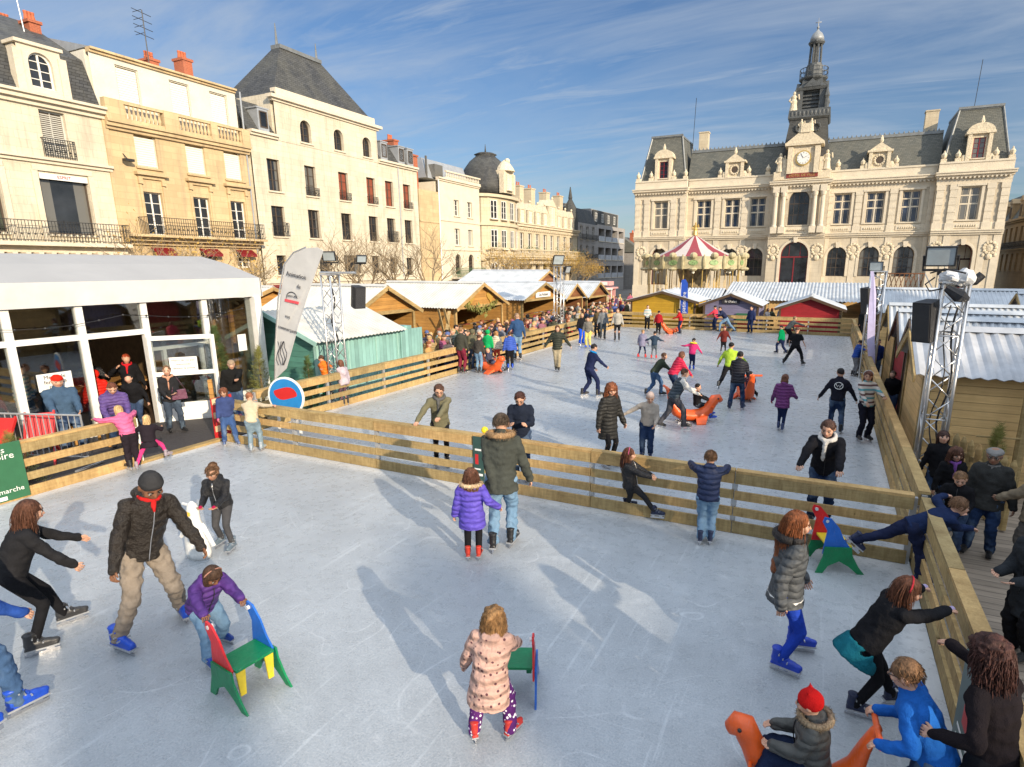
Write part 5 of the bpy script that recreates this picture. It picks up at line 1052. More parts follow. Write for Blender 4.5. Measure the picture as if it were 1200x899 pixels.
c = onY(1103, 300, MRy-.1); floodlight('big floodlight facing the camera on the right mast', c, 192, 12, .31)
c = onY(1086, 376, MRy-.1); speaker('black covered loudspeaker hanging on the left side of the right mast', c, 215, .27, .6, .3)
def tarpbox():
    c = onY(1118, 325, MRy-.1); t = thing('covered_projector', 'spotlight wrapped in white plastic sheet on top of the right mast', 'spotlight', c); m = MB(); random.seed(3)
    m.ell((0, 0, 0), (.19, .17, .10), 14, 10); m.ell((.12, -.05, .0), (.12, .13, .13), 12, 8)
    m.v = [tuple(Vector(v)*(1+.28*noise.noise(Vector(v)*11))) for v in m.v]; m.build('plastic_sheet', flat('poly', (.7, .7, .7), .25), t); m = MB(); m.tube([(-.1, -.2, -.15), (.05, -.28, -.25), (.16, -.1, -.3)], [.05, .1, .06], 8); m.tube([(.05, .1, -.1), (.28, .12, -.05), (.36, .12, .04)], [.05, .07, .06], 8); m.build('spot_body', 'black', t)
    m = MB(); m.tube([(-.25, -.1, 0), (-.36, -.12, -.1), (-.3, -.14, -.2), (-.14, -.15, -.16)], .012, 5); m.tube([(-.3, 0, .06), (-.16, -.2, .12), (.1, -.24, .06)], .012, 5); m.build('cable', 'black', t)
tarpbox()
MMy = 22.; p = onY(1030, 318, MMy); mast('slim truss mast among the right huts, half hidden by a lilac banner', p.x, MMy, p.z, .42, -.5)
floodlight('floodlight on the slim mast among the right huts', onY(1027, 312, MMy), 190, 10, .32); speaker('black loudspeaker on the slim mast among the right huts', onY(1019, 352, MMy), 230, .35, .85, .4)
MFy = 27.; p = onX(655, 312, -11.95); mast('pale truss mast at the back left fence near the second open hut', p.x, p.y, p.z, .36, -.5)
floodlight('floodlight turned to the ice on the far left mast', Vector((p.x, p.y-.1, p.z+.3)), 120, 20, .5); floodlight('second smaller floodlight just below the top of the far left mast', Vector((p.x+.45, p.y, p.z-.15)), 100, 20, .35)
def crate():
    a = onY(1055, 332, 40.); t = thing('rooftop_frame', 'rust coloured lattice box frame above the roofs right of centre', 'frame', a); m = MB()
    w, h = .85, .55
    for k in range(8): x = -w+k*2*w/7; m.bar((x, 0, -h), (x+.3, 0, h), .03, .04); m.bar((x+.3, .02, -h), (x, .02, h), .03, .04)
    for z in (-h, h): m.bar((-w, 0, z), (w+.3, 0, z), .06, .06)
    m.build('lattice', 'hut_rust', t); m = MB(); m.bar((w+.3, 0, h), (w+1.2, 0, -h-.5), .05, .05); m.bar((w, 0, h), (w+.2, 0, -h-.5), .05, .05); m.bar((-w, 0, -h), (-w, 0, -h-1.2), .05, .05); m.bar((w, 0, -h), (w, 0, -h-1.2), .05, .05); m.build('stand', 'alu', t)
crate()
# ================================================================ banners
def banner(label, ppts, Y, mat, xs=(), lines=(), thick=.012, pole=True):
    pts = [onY(x, y, Y) for x, y in ppts]; c = Vector((sum(p.x for p in pts)/len(pts), Y, -.5)); t = thing('feather_banner', label, 'banner', c)
    m = MB(); m.prism([(p.x-c.x, p.z+.5) for p in pts], lambda x, z: (x, .02*sin(z*2.2), z), lambda x, z: (x, thick+.02*sin(z*2.2), z)); m.build('cloth', mat, t); return t, c
fl_pts = [(322, 445), (324, 400), (327, 350), (334, 310), (345, 297), (358, 291), (372, 290), (379, 294), (372, 312), (360, 345), (350, 380), (342, 412), (336, 432)]
t, c = banner('tall white feather banner with red logo between the tent and the teal hut', fl_pts, 10.0, 'tarp')
pm = MB(); pm.tube([Vector(onY(*p_, 10.0))-c for p_ in ((324, 470), (322, 445), (323, 400), (326, 350), (333, 310), (344, 296), (358, 290))], .018, 6); pm.build('pole', 'alu', t)
tr = lambda a: axes((cos(a), 0, -sin(a)), (sin(a), 0, cos(a)))
for s_, px, sz, a in (('Animation', (347, 323), .15, .16), ('de', (350, 336), .13, .16), ('vos', (337, 371), .12, .2), ('commerçants', (337, 386), .115, .2)):
    text('lettering', s_, sz, onY(*px, 9.965)+Vector((0, .0, 0)), tr(a), 'ink', t, ext=.002)
m = MB(); q = onY(342, 350, 9.985)-c
for k in range(10): a0, a1 = pi*k/10, pi*(k+1)/10; m.quad((q.x+.17*cos(a0), 0, .14*sin(a0)+q.z), (q.x+.17*cos(a1), 0, .14*sin(a1)+q.z), (q.x+.185*cos(a1), 0, .16*sin(a1)+q.z), (q.x+.185*cos(a0), 0, .16*sin(a0)+q.z))
m.v = [(x, -.018, z) for x, y, z in m.v]; m.build('logo', 'ink', t); text('logo_lettering', 'centre ville', .075, onY(342, 347, 9.965), tr(.1), 'ink', t, ext=.002)
m = MB(); m.prism([(-.24, -.02), (.2, -.08), (.22, -.02), (-.22, .045)], lambda x, z: (q.x+x, -.022, q.z-.05+z), lambda x, z: (q.x+x, -.018, q.z-.05+z)); m.build('logo_bar', flat('coral', (.7, .08, .1), .5), t)
m = MB()
for k in range(5): pp = [onY(326+k*2.2+2*sin(j*1.7+k), 400+j*7, 9.99)-c for j in range(5)]; m.tube([(p_.x, -.02, p_.z) for p_ in pp], .006, 4)
m.build('sketch_print', 'ink', t)
flat('banner_blue', (.02, .08, .45), .5)
t, c = banner('blue feather banner with white lettering behind the far fence', [(798, 372), (797, 335), (799, 328), (803, 327), (806, 332), (806, 372)], 35.3, 'banner_blue')
pm = MB(); pm.tube([(-.22, 0, 0), (-.2, 0, 3.2)], .02, 5); pm.build('pole', 'alu', t)
text('lettering', 'patinoire', .34, Vector((c.x+.03, 35.27, 1.55)), axes((0, 0, 1), (-1, 0, 0)), 'paper', t, ext=.002)
flat('lilac', (.55, .5, .72), .5)
t, c = banner('slim lilac and white banner seen edge-on in front of the slim mast', [(1019, 445), (1016, 400), (1018, 360), (1021, 330), (1020, 318), (1024, 318), (1027, 345), (1025, 400), (1026, 445)], 20.5, 'lilac')
def roundboard():
    c = Vector((-10.15, 8.55, .98)); t = thing('round_board', 'round blue board with white rim leaning behind the left end of the cross fence', 'board', c, .25); m = MB(); C = lambda r, n=28: [(r*cos(2*pi*k/n), r*sin(2*pi*k/n)) for k in range(n)]
    [m.bar((x, .02, -1.), (x, .05, 0), .05, .03) for x in (-.25, .25)]; m.prism(C(.42), lambda x, z: (x, 0, z), lambda x, z: (x, .03, z)); m.build('rim', 'white_paint', t); m = MB(); m.prism(C(.38), lambda x, z: (x, -.006, z), lambda x, z: (x, -.001, z)); m.build('disc', flat('disc_blue', (.02, .2, .5), .35), t)
    m = MB(); m.prism([(.27*cos(2*pi*k/18), .07+.13*sin(2*pi*k/18)-.02*cos(6*pi*k/18)) for k in range(18)], lambda x, z: (x, -.012, z), lambda x, z: (x, -.007, z)); m.build('red_print', 'red_paint', t)
roundboard()
# ================================================================ skating aids
def seal(label, pos, face, s=1., group='orange seal skating aids', zs=1.):
    """face: compass angle the nose points to (0 = +Y)"""
    t = thing('skating_aid', label, 'skating aid', pos, -radians(face), group); col_ = (.72, .10, .012); m = MB()
    path = [((0, .66, .50), .07, .06), ((0, .60, .56), .11, .10), ((0, .50, .54), .13, .13), ((0, .42, .42), .13, .12), ((0, .34, .28), .15, .14), ((0, .18, .18), .19, .14), ((0, -.05, .16), .21, .13), ((0, -.25, .18), .2, .14), ((0, -.42, .27), .16, .13), ((0, -.54, .45), .12, .09), ((0, -.60, .65), .09, .06), ((0, -.66, .8), .07, .04), ((0, -.70, .86), .05, .03)]
    rs = []
    for i, (p, w, h) in enumerate(path):
        d = Vector(path[min(i+1, len(path)-1)][0])-Vector(path[max(i-1, 0)][0]); d.normalize(); up = Vector((1, 0, 0)).cross(d); rs.append([Vector((p[0]+w*cos(a), p[1], p[2]))+up*(h*sin(a)) for a in [2*pi*k/14 for k in range(14)]])
    rs = [[Vector((v.x*s, v.y*s, v.z*s*zs)) for v in r] for r in rs]; m.rings(rs); b = m.build('body', 'plastic', t, smooth=True, color=col_)
    m = MB(); [m.rings([[(sx*.12*s, .32*s, .2*s), (sx*.12*s, .02*s, .2*s), (sx*.12*s, .02*s, .1*s), (sx*.12*s, .32*s, .1*s)], [(sx*.34*s, .2*s, .03*s), (sx*.34*s, -.02*s, .03*s), (sx*.34*s, -.02*s, 0), (sx*.34*s, .2*s, 0)]]) for sx in (-1, 1)]; m.build('flippers', 'plastic', t, color=col_)
    m = MB(); m.tube([(-.26*s, -.68*s, .84*s*zs), (.26*s, -.68*s, .84*s*zs)], .03*s, 8); m.tube([(-.2*s, .42*s, .38*s), (.2*s, .42*s, .38*s)], .02*s, 8); m.build('handle', 'plastic', t, color=col_)
    for sx in (-1, 1): m = MB(); m.ell((sx*.12*s, .55*s, .58*s*zs), .022*s, 8, 6); m.build('eye', 'plastic', t, color=(.01, .01, .01)); m = MB(); m.box((sx*.11*s-.012, -.4*s, .0), (sx*.11*s+.012, .4*s, .03)); m.build('runner', 'steel', t)
    return t
def chair_aid(label, pos, face, cols, s=1.):
    t = thing('skating_aid', label, 'skating aid', pos, -radians(face)); L, R_, seat, legs, front = cols
    up_o = [(-.22, .30), (.12, .30), (.16, .42), (.06, .55), (-.02, .72), (-.14, .86), (-.24, .88), (-.26, .80), (-.18, .66), (-.2, .5)]
    lo = [(-.3, 0), (-.2, 0), (-.13, .12), (.02, .2), (.16, .12), (.3, 0), (.4, 0), (.3, .12), (.2, .3), (.18, .42), (-.2, .42), (-.22, .25)]
    for sx, c in ((-1, L), (1, R_)):
        x = sx*.22
        for nm, o, cc, off in (('side_panel', up_o, c, 0), ('leg_panel', lo, legs, .025)):
            m = MB(); m.prism(o, lambda y, z: ((x+sx*off)*s, y*s, z*s), lambda y, z: ((x+sx*off+sx*.022)*s, y*s, z*s)); m.build(nm, 'plastic', t, color=cc)
    m = MB(); m.box((-.215*s, -.16*s, .40*s), (.215*s, .2*s, .43*s)); m.build('seat', 'plastic', t, color=seat)
    for x in (-.16, .16): m = MB(); m.prism([(-.05, .39), (.05, .39), (.03, .1), (-.03, .1)], lambda a, z: ((x+a)*s, .17*s, z*s), lambda a, z: ((x+a)*s, .19*s, z*s)); m.build('front_leg', 'plastic', t, color=front)
    m = MB(); m.tube([(-.25*s, -.2*s, .82*s), (-.19*s, -.2*s, .82*s)], .02, 6); m.tube([(.25*s, -.2*s, .82*s), (.19*s, -.2*s, .82*s)], .02, 6); m.build('handle', 'plastic', t, color=(.6, .6, .6)); return t
RED, BLU, GRN, YEL = (.62, .015, .02), (.012, .12, .5), (.0, .2, .07), (.72, .55, .03)
chair_aid('green seated skating frame with red and blue sides, pushed by the girl in purple', Vector((-4.33, 2.93, 0)), 97, (BLU, RED, GRN, GRN, YEL), .80)
chair_aid('skating frame with red top and blue legs held by the girl in the dotted coat', Vector((-2.17, 3.9, 0)), -24, (RED, RED, GRN, BLU, GRN), .76)
chair_aid('multicoloured skating frame parked against the cross fence', P(972, 662), 70, (RED, BLU, YEL, GRN, GRN), .82)
def whiteaid():
    t = thing('skating_aid', 'white penguin shaped skating aid pushed by the girl with the hair bun', 'skating aid', P(234, 652)); m = MB(); m.rings([[(.19*k_*cos(a), .13*k_*sin(a), z*.82) for a in [2*pi*j/16 for j in range(16)]] for k_, z in ((.9, 0), (1., .1), (.95, .3), (.75, .5), (.5, .62), (.48, .7), (.5, .78), (.35, .88), (.1, .93))]); m.build('body', 'plastic', t, smooth=True, color=(.75, .75, .72))
    m = MB(); [m.rings([[(s*.13, .03, .48), (s*.13, -.03, .48), (s*.17, -.03, .44), (s*.17, .03, .44)], [(s*.3, .02, .2), (s*.3, -.02, .2), (s*.33, -.02, .22), (s*.33, .02, .22)]]) for s in (-1, 1)]; m.build('wings', 'plastic', t, color=(.75, .75, .72)); m = MB(); m.tube([(-.18, .0, .7), (.18, .0, .7)], .02, 8); m.build('handle', 'plastic', t, color=(.7, .7, .68)); m = MB(); m.rings([[(-.03, -.06, .64), (.03, -.06, .64), (.03, -.06, .59), (-.03, -.06, .59)], [(-.005, -.15, .6), (.005, -.15, .6), (.005, -.15, .59), (-.005, -.15, .59)]]); m.build('beak', 'plastic', t, color=(.7, .4, .05))
whiteaid()
# ================================================================ vegetation
def bare_tree(label, x, y, h, seed, gold=.0, spread=1., trunk=.13, z0=-.5):
    rnd = random.Random(seed); t = thing('bare_tree', label, 'tree', (x, y, z0), 0, 'bare trees in front of the left facades'); mt, mc = MB(), MB(); tips = []
    def grow(mb, p, d, L, r, lv):
        pts = [p]; q = p
        for i in range(4): d = (d+Vector((rnd.gauss(0, .16), rnd.gauss(0, .16), rnd.gauss(.03, .1)))).normalized(); q = q+d*(L/4); pts.append(q)
        mb.tube(pts, [max(.006, r*(1-.13*i)) for i in range(5)], 7 if lv < 2 else 4 if lv < 3 else 3, cap=False)
        tips.append(q) if lv >= 3 else None
        if lv < 4:
            for k in range(5 if lv < 1 else 4 if lv < 3 else 3):
                a = rnd.uniform(0, 2*pi); u = Vector((cos(a), sin(a), rnd.uniform(.1, .6)))*spread; b = pts[rnd.randint(2, 4)] if lv else pts[rnd.randint(3, 4)]; grow(mc, b, (d*.75+u*.85).normalized(), L*rnd.uniform(.6, .78), max(.007, r*.5), lv+1)
    grow(mt, Vector((0, 0, 0)), Vector((0, 0, 1)), h*.36, trunk, 0); mt.build('trunk', 'bark', t, smooth=True); mc.build('crown', 'twig', t, fix=False)
    if gold:
        m = MB()
        for p in tips:
            for k in range(int(gold)): c = p+Vector((rnd.gauss(0, .22), rnd.gauss(0, .22), rnd.gauss(0, .22))); m.add([c, c+Vector((rnd.gauss(0, .05), rnd.gauss(0, .05), rnd.gauss(0, .05))), c+Vector((rnd.gauss(0, .05), rnd.gauss(0, .05), rnd.gauss(0, .05)))], [(0, 1, 2)])
        m.build('leaves', 'leaf_gold', t, fix=False)
for i, (px, Xd, ht, gold, lab) in enumerate(((200, -27, 6.6, 2, 'bare tree rising behind the tent roof before the ochre house'), (262, -26, 6., 2, 'small bare tree beside the right end of the tent roof'), (395, -27, 6.4, 0, 'bare tree behind the left lighting mast'), (425, -25, 6.8, 0, 'bare tree just right of the left lighting mast'), (455, -26, 7.4, 0, 'tall bare tree in front of the white building'), (500, -25, 7.6, 0, 'tall bare tree before the narrow cream house'), (588, -27, 6.6, 5, 'tree with a few golden leaves before the domed hotel'), (612, -28, 6.8, 5, 'second golden leaved tree from the dome'), (665, -27, 6.4, 14, 'round tree still full of golden leaves before the hotel wing'), (688, -28, 6., 10, 'golden leaved tree at the far end of the hotel'))):
    q = onX(px, 330, Xd); bare_tree(lab, Xd, q.y, ht*1.12, 20+i, gold)
def fir(label, x, y, h, r, seed, mat='fir', z0=-.5, dens=900):
    rnd = random.Random(seed); t = thing('fir_tree', label, 'tree', (x, y, z0), 0, 'cut firs set round the rink'); m = MB(); m.tube([(0, 0, 0), (0, 0, h*.95)], [.05, .01], 6); m.build('trunk', 'bark', t); m = MB()
    for k in range(dens):
        z = h*rnd.uniform(.06, 1)**.9; rr = r*(1-z/h)**.8+.04; a = rnd.uniform(0, 2*pi); l = rnd.uniform(.5, 1.)*rr; b = Vector((l*.55*cos(a), l*.55*sin(a), z)); e = Vector((l*1.1*cos(a), l*1.1*sin(a), z-.1*rr+rnd.uniform(-.04, .14))); d = e-b; s = Vector((-sin(a), cos(a), 0))
        for j in range(6):
            f = j/6; p = b+d*f; w = rnd.uniform(.05, .1)
            for sg in (-1, 1): m.add([p, p+d*.08, p+s*(sg*w)+d*.3+Vector((0, 0, rnd.uniform(-.01, .05)))], [(0, 1, 2)])
    m.build('crown', mat, t, fix=False)
fir('bushy fir behind the poster board at the left edge', -12.35, 3.9, 2.0, .75, 1, 'fir_gold', dens=700)
fir('low fir next to the one behind the poster board', -12.4, 4.75, 1.35, .55, 2, 'fir_gold', dens=350)
fir('fir tree standing right of the open tent door', -14.0, 9.85, 2.6, .6, 3)
fir('small fir between the tent corner and the man in the cap', -13.7, 10.8, 2.0, .55, 4, 'fir_gold', dens=500)
fir('pointed fir in front of the teal hut gable', -12.35, 11.2, 1.75, .42, 5, dens=500)
fir('little dry fir in front of the right pine hut', 2.6, 10.9, 1.2, .32, 6, 'fir_gold', -.03, 260)
# picket fence on the deck and the pine frame behind it
def pickets():
    a, e = Vector((2.02, 11.15, 0)), Vector((2.55, 9.7, 0)); t = thing('picket_fence', 'short rustic picket fence on the deck beside the right mast', 'fence', a)
    for k in range(9): p = (e-a)*(k/8); m = MB(); m.tube([p, p+Vector((0, 0, .95)), p+Vector((0, 0, 1.03))], [.045, .045, .015], 8); m.build('picket', 'rail', t)
    m = MB(); m.bar((0, 0, .3), (e-a)+Vector((0, 0, .3)), .03, .08); m.bar((0, 0, .75), (e-a)+Vector((0, 0, .75)), .03, .08); m.build('rail', 'rail', t)
pickets()
m = MB(); m.tube([(3.0, 11.3, -.03), (3., 11.3, 1.7)], .07, 8); m.tube([(2.4, 11.25, .95), (5.2, 11.25, 1.05)], .015, 6); tag(m.build('rope_post', 'rail'), 'timber post with a rope in front of the right pine hut', 'post')
# red deck chairs by the tent
for i, (x, y, lab) in enumerate(((-13.55, 5.0, 'red folding chair nearest the fir behind the barrier'), (-13.3, 5.55, 'red folding chair beside the metal barrier'))):
    t = thing('folding_chair', lab, 'chair', (x, y, 0), .4+i*.5, 'red folding chairs in front of the tent'); m = MB()
    for s in (-.22, .22): m.bar((s, -.3, 0), (s, .25, .95), .03, .05); m.bar((s, .3, 0), (s, -.25, .55), .03, .05)
    m.build('frame', 'red_paint', t); m = MB(); m.add([(-.2, .24, .92), (.2, .24, .92), (.2, .05, .5), (-.2, .05, .5), (.2, -.24, .42), (-.2, -.24, .42)], [(0, 1, 2, 3), (3, 2, 4, 5)]); m.build('sling', 'red_paint', t)
# ================================================================ people
JOBS = []; OLD = []
def rm(mb, name, mat, parent, color, vox, smooth=4, disp=0., dsc=7.):
    o = bpy.data.objects.new(name, mb.mesh(name, mat, True, fix=False)); col.objects.link(o)
    if parent is not None: o.parent = parent
    if color: o.color = (*color[:3], 1)
    if vox:
        r = o.modifiers.new('r', 'REMESH'); r.mode = 'VOXEL'; r.voxel_size = vox; r.use_smooth_shade = True
        s = o.modifiers.new('s', 'SMOOTH'); s.iterations = smooth; s.factor = .5
        JOBS.append((o, mat, disp, dsc))
    return o
def flush():
    bpy.context.view_layer.update(); dg = bpy.context.evaluated_depsgraph_get(); out = []
    for o, mat, disp, dsc in JOBS: out.append(bpy.data.meshes.new_from_object(o.evaluated_get(dg)))
    for (o, mat, disp, dsc), me in zip(JOBS, out):
        old = o.data; nm = old.name; o.modifiers.clear(); o.data = me; OLD.append(old); old.name = 'old'; me.name = nm
        me.materials.clear(); me.materials.append(MATS[mat])
        if disp:
            n = len(me.vertices); nr = [0.]*3*n; co = [0.]*3*n; me.vertices.foreach_get('co', co); me.vertex_normals.foreach_get('vector', nr)
            ofs = Vector((random.uniform(0, 50),)*3)
            for i in range(n):
                p = Vector(co[3*i:3*i+3]); q = p*dsc+ofs; d = disp*(noise.noise(Vector((q.x, q.y, q.z*1.9)))+.5*noise.noise(q*2.3))
                for j in (0, 1, 2): co[3*i+j] += nr[3*i+j]*d
            me.vertices.foreach_set('co', co); me.update()
        me.polygons.foreach_set('use_smooth', [True]*len(me.polygons))
    JOBS.clear()
def cap(mb, a, b, ra, rb, n=10):
    """capsule from a to b, closed with round ends"""
    a, b = Vector(a), Vector(b); d = b-a; L = d.length
    if L < 1e-6: mb.ell(a, ra, n, 6); return
    d /= L; u = d.orthogonal().normalized(); v = d.cross(u); rs = []
    for t, r, o in [(0, ra*.35, -ra*.94), (0, ra*.72, -ra*.69), (0, ra*.95, -ra*.3), (0, ra, 0), (1, rb, 0), (1, rb*.95, rb*.3), (1, rb*.72, rb*.69), (1, rb*.35, rb*.94)]:
        c = a+d*(L*t+o); rs.append([c+(u*cos(2*pi*j/n)+v*sin(2*pi*j/n))*r for j in range(n)])
    mb.rings(rs)
def ik(a, t, l1, l2, pole):
    d = t-a; D = min(d.length, (l1+l2)*.995); d.normalize(); D = max(D, abs(l1-l2)*1.05+1e-4); t = a+d*D
    x = (l1*l1-l2*l2+D*D)/(2*D); h = math.sqrt(max(0, l1*l1-x*x)); p = (pole-d*pole.dot(d)); p = p.normalized() if p.length > 1e-5 else d.orthogonal()
    return a+d*x+p*h, t
SKIN = (.55, .33, .23); DSKIN = (.20, .095, .05); BR = (.06, .03, .018); DK = (.012, .01, .01); RD = (.16, .05, .02); BL = (.42, .28, .13); GY = (.3, .29, .27)
BOOT = {}
def boot_mesh(kind, det):
    k = (kind, det)
    if k in BOOT: return BOOT[k]
    m = MB(); cap(m, (0, -.12, .06), (0, .42, .02), .15, .12, 12); cap(m, (0, .35, .01), (0, .62, -.02), .13, .1, 12); cap(m, (0, -.1, .1), (0, -.09, .36 if kind == 'skate' else .22), .15, .15, 12); m.box((-.12, -.26, -.16), (.12, .66, -.08))
    if kind == 'skate': m.ell((0, -.08, .42), (.18, .19, .07), 12, 6); m.box((-.17, .12, .3), (.17, .16, .36)); m.box((-.15, .2, .16), (.15, .26, .2))
    o = rm(m, kind if kind == 'shoe' else 'skate_boot', 'plastic' if kind == 'skate' else 'leather', None, None, .035 if det else .06, 2); BOOT[k] = o
    if kind == 'skate':
        b = MB(); b.box((-.018, -.28, -.42), (.018, .66, -.29)); b.box((-.05, -.2, -.3), (.05, 0, -.14)); b.box((-.05, .3, -.3), (.05, .52, -.14)); BOOT[('blade', det)] = b.mesh('blade', 'steel')
    return o
PEOPLE = []; OFF = 0
def person(label, pos, H, sy=None, yaw=None, pel=(0, 0, .515), lean=(3, 0), twist=0, head=(0, 8), LH=(-.19, .03, .46), RH=(.19, .03, .46), LF=(-.06, 0, 0, 8), RF=(.06, 0, 0, -8),
           LHw=None, RHw=None, LFw=None, RFw=None, top=((.05, .05, .06), 'cloth'), coat=0., bot=((.03, .05, .1), 'denim'), shoe=(.02, .02, .022), skate=True, hair=('short', BR), hat=None, skin=SKIN,
           scarf=None, hood=None, glasses=False, bag=None, skirt=None, glove=None, group=None, det=None, girth=1., vest=None, shirt=None, headband=None, sink=0.):
    pos = Vector(pos) if len(pos) == 3 else P(*pos); dist = max(2.5, hypot(pos.x, pos.y)); az = math.degrees(atan2(pos.x, pos.y))
    if yaw is None: yaw = az+sy
    hh = .5*(.132*H+(max(0, 1.7-H))*.036)*1.02; B = (H-2*hh)/.868; w = girth*(1+max(0, 1.7-H)*.22)
    near = dist < 12.5; fine = dist < 8.5; vox = min(.034, max(.0095, dist*.0021)) if det is None else det
    RZ = Matrix.Rotation(-radians(yaw), 4, 'Z'); inv = (Matrix.Translation(pos) @ RZ).inverted(); V = Vector
    def tgt(l, wld): return inv @ V(wld) if wld is not None else V(l)*B
    sh = .045*(B/1.6)**.5 if skate else 0.
    pelv = V(pel)*B+V((0, 0, sh)); la, lb = radians(lean[0]), radians(lean[1]); up = V((sin(lb), sin(la), cos(la)*cos(lb))).normalized(); X = V((cos(lb), 0, -sin(lb))); Yf = up.cross(X).normalized(); Xs = Matrix.Rotation(-radians(twist), 3, up) @ X; Ys = up.cross(Xs).normalized(); X = up.cross(-Yf).normalized() if 0 else X
    neck = pelv+up*.30*B; sho = [neck-up*.035*B+Xs*(s*.098*B*w**.5) for s in (-1, 1)]
    arms = []
    for s, t, tw in ((-1, LH, LHw), (1, RH, RHw)):
        a = sho[(s+1)//2]; g = tgt(t, tw); e, h = ik(a, g, .165*B, .15*B, -Ys*.8+Xs*(.28*s)-V((0, 0, .55))); arms.append((a, e, h))
    legs = []
    for s, t, tw in ((-1, LF, LFw), (1, RF, RFw)):
        hp = pelv+X*(s*.052*B)-up*.01*B; zl = t[2] if tw is None else 0.
        f = (V((t[0], t[1], 0))*B if tw is None else V((*(inv @ V((tw[0], tw[1], 0)))[:2], 0)))+V((0, 0, zl*B+sh+.042*B)); yw = radians(t[3] if len(t) > 3 else 0); fy = Matrix.Rotation(yw, 3, 'Z') @ V((0, 1, 0))
        kn, an = ik(hp, f, .245*B, .24*B, Yf*.8+fy*.6); pt = radians(t[4]) if len(t) > 4 else 0.; legs.append((hp, kn, an, yw, pt))
    hy, hp_ = radians(head[0]), radians(head[1]); hR = Matrix.Rotation(-hy, 3, 'Z') @ Matrix.Rotation(-hp_, 3, 'X'); hu, hf, hr = hR @ V((0, 0, 1)), hR @ V((0, 1, 0)), hR @ V((1, 0, 0)); nd = (up*.7+hu*.5).normalized()
    hc = neck+nd*(.03*B)+hu*(hh*.92)+hf*(hh*.12)
    hl = lambda x, y, z: hc+hr*(x*hh)+hf*(y*hh)+hu*(z*hh)
    # ---- body, one surface
    m = MB(); R3 = Matrix((hr, hf, hu)).transposed()
    m.ell(hl(0, -.06, .12), (.76*hh, .90*hh, .88*hh), 16, 12, R3); m.ell(hl(0, .16, -.45), (.56*hh, .62*hh, .55*hh), 14, 10, R3); m.ell(hl(0, .5, -.82), (.24*hh, .22*hh, .18*hh), 8, 6, R3)
    cap(m, hl(0, .80, .05), hl(0, .96, -.24), .09*hh, .15*hh, 8); [m.ell(hl(s*.42, .58, -.22), (.26*hh, .22*hh, .24*hh), 8, 6, R3) for s in (-1, 1)]; [m.ell(hl(s*.8, -.08, -.05), (.09*hh, .17*hh, .26*hh), 8, 6, R3) for s in (-1, 1)]
    m.ell(hl(0, .74, -.52), (.3*hh, .14*hh, .12*hh), 8, 6, R3); cap(m, neck-up*.03*B, hc-hu*.55*hh-hf*.12*hh, .036*B*w, .034*B*w)
    cap(m, pelv, neck-up*.06*B, .06*B, .062*B); 
    for (a, e, h), s in zip(arms, (-1, 1)): cap(m, a, e, .026*B, .021*B, 8); cap(m, e, h, .021*B, .0155*B, 8); cap(m, neck-up*.05*B, a, .03*B, .028*B, 8)
    for hp, kn, an, yw, pt in legs: cap(m, hp, kn, .045*B, .032*B, 8); cap(m, kn, an, .032*B, .022*B, 8)
    hands = []; hs = .98*hh*2/.228*.108*(1.0)     # hand length a little under the face
    hlth = hh*1.18
    fing = MB()
    for (a, e, h), s, tw in zip(arms, (-1, 1), (LHw, RHw)):
        d = (h-e).normalized(); grip = tw is not None
        side = d.cross(V((0, 0, 1))); side = side.normalized() if side.length > .1 else Ys.copy(); nrm = side.cross(d).normalized()
        if nrm.z < 0: nrm = -nrm
        if not grip: side, nrm = (Ys-d*Ys.dot(d)).normalized(), Xs*(s)
        pc = h+d*hlth*.28
        for q in (-.16, .16): cap(m, h-d*.01*B+side*(q*.5*hlth), h+d*hlth*.42+side*(q*hlth), hlth*.13, hlth*.115, 8)
        fr = hlth*.062; cur = -nrm if grip else -nrm
        for i, q in enumerate((-.22, -.075, .075, .22)):
            L_ = hlth*(.36, .43, .47, .40)[i]; r0 = h+d*hlth*.44+side*(q*hlth); k1 = r0+(d*.85+cur*(.35 if not grip else .6)).normalized()*L_*.5; k2 = k1+(d*(.6 if not grip else .1)+cur*.9).normalized()*L_*.32; k3 = k2+(d*(.25 if not grip else -.5)+cur).normalized()*L_*.25
            if near: fing.tube([r0-d*fr*2, r0, k1, k2, k3], [fr, fr*1.05, fr, fr*.92, fr*.6], 6)
            else: fing.tube([r0-d*fr*2, k1, k3], [fr*1.1, fr, fr*.6], 4)
        th = side*(1 if Yf.dot(side) > 0 else -1); t0 = h+d*hlth*.12+th*hlth*.2; t1 = t0+(d*.8+th*.7).normalized()*hlth*.26; t2 = t1+(d*.9+cur*.5).normalized()*hlth*.2; fing.tube([t0-th*fr, t0, t1, t2], [fr*1.3, fr*1.3, fr*1.05, fr*.7], 6 if near else 4); hands.append((h, d, pc))
    root = rm(m, 'person', 'skin', None, skin, min(vox, max(.008, hh*.13)) if near else max(vox*.8, .02), 2)
    root.matrix_basis = Matrix.Translation(pos-V((0, 0, sink))) @ RZ; tag(root, label, 'person', group)
    FING.append((root, fing)); PEOPLE.append(root)
    def pr(mb, nm, mat, c, vx=None, sm=4, dp=0., ds=7.): return rm(mb, nm, mat, root, c, vx, sm, dp, ds)
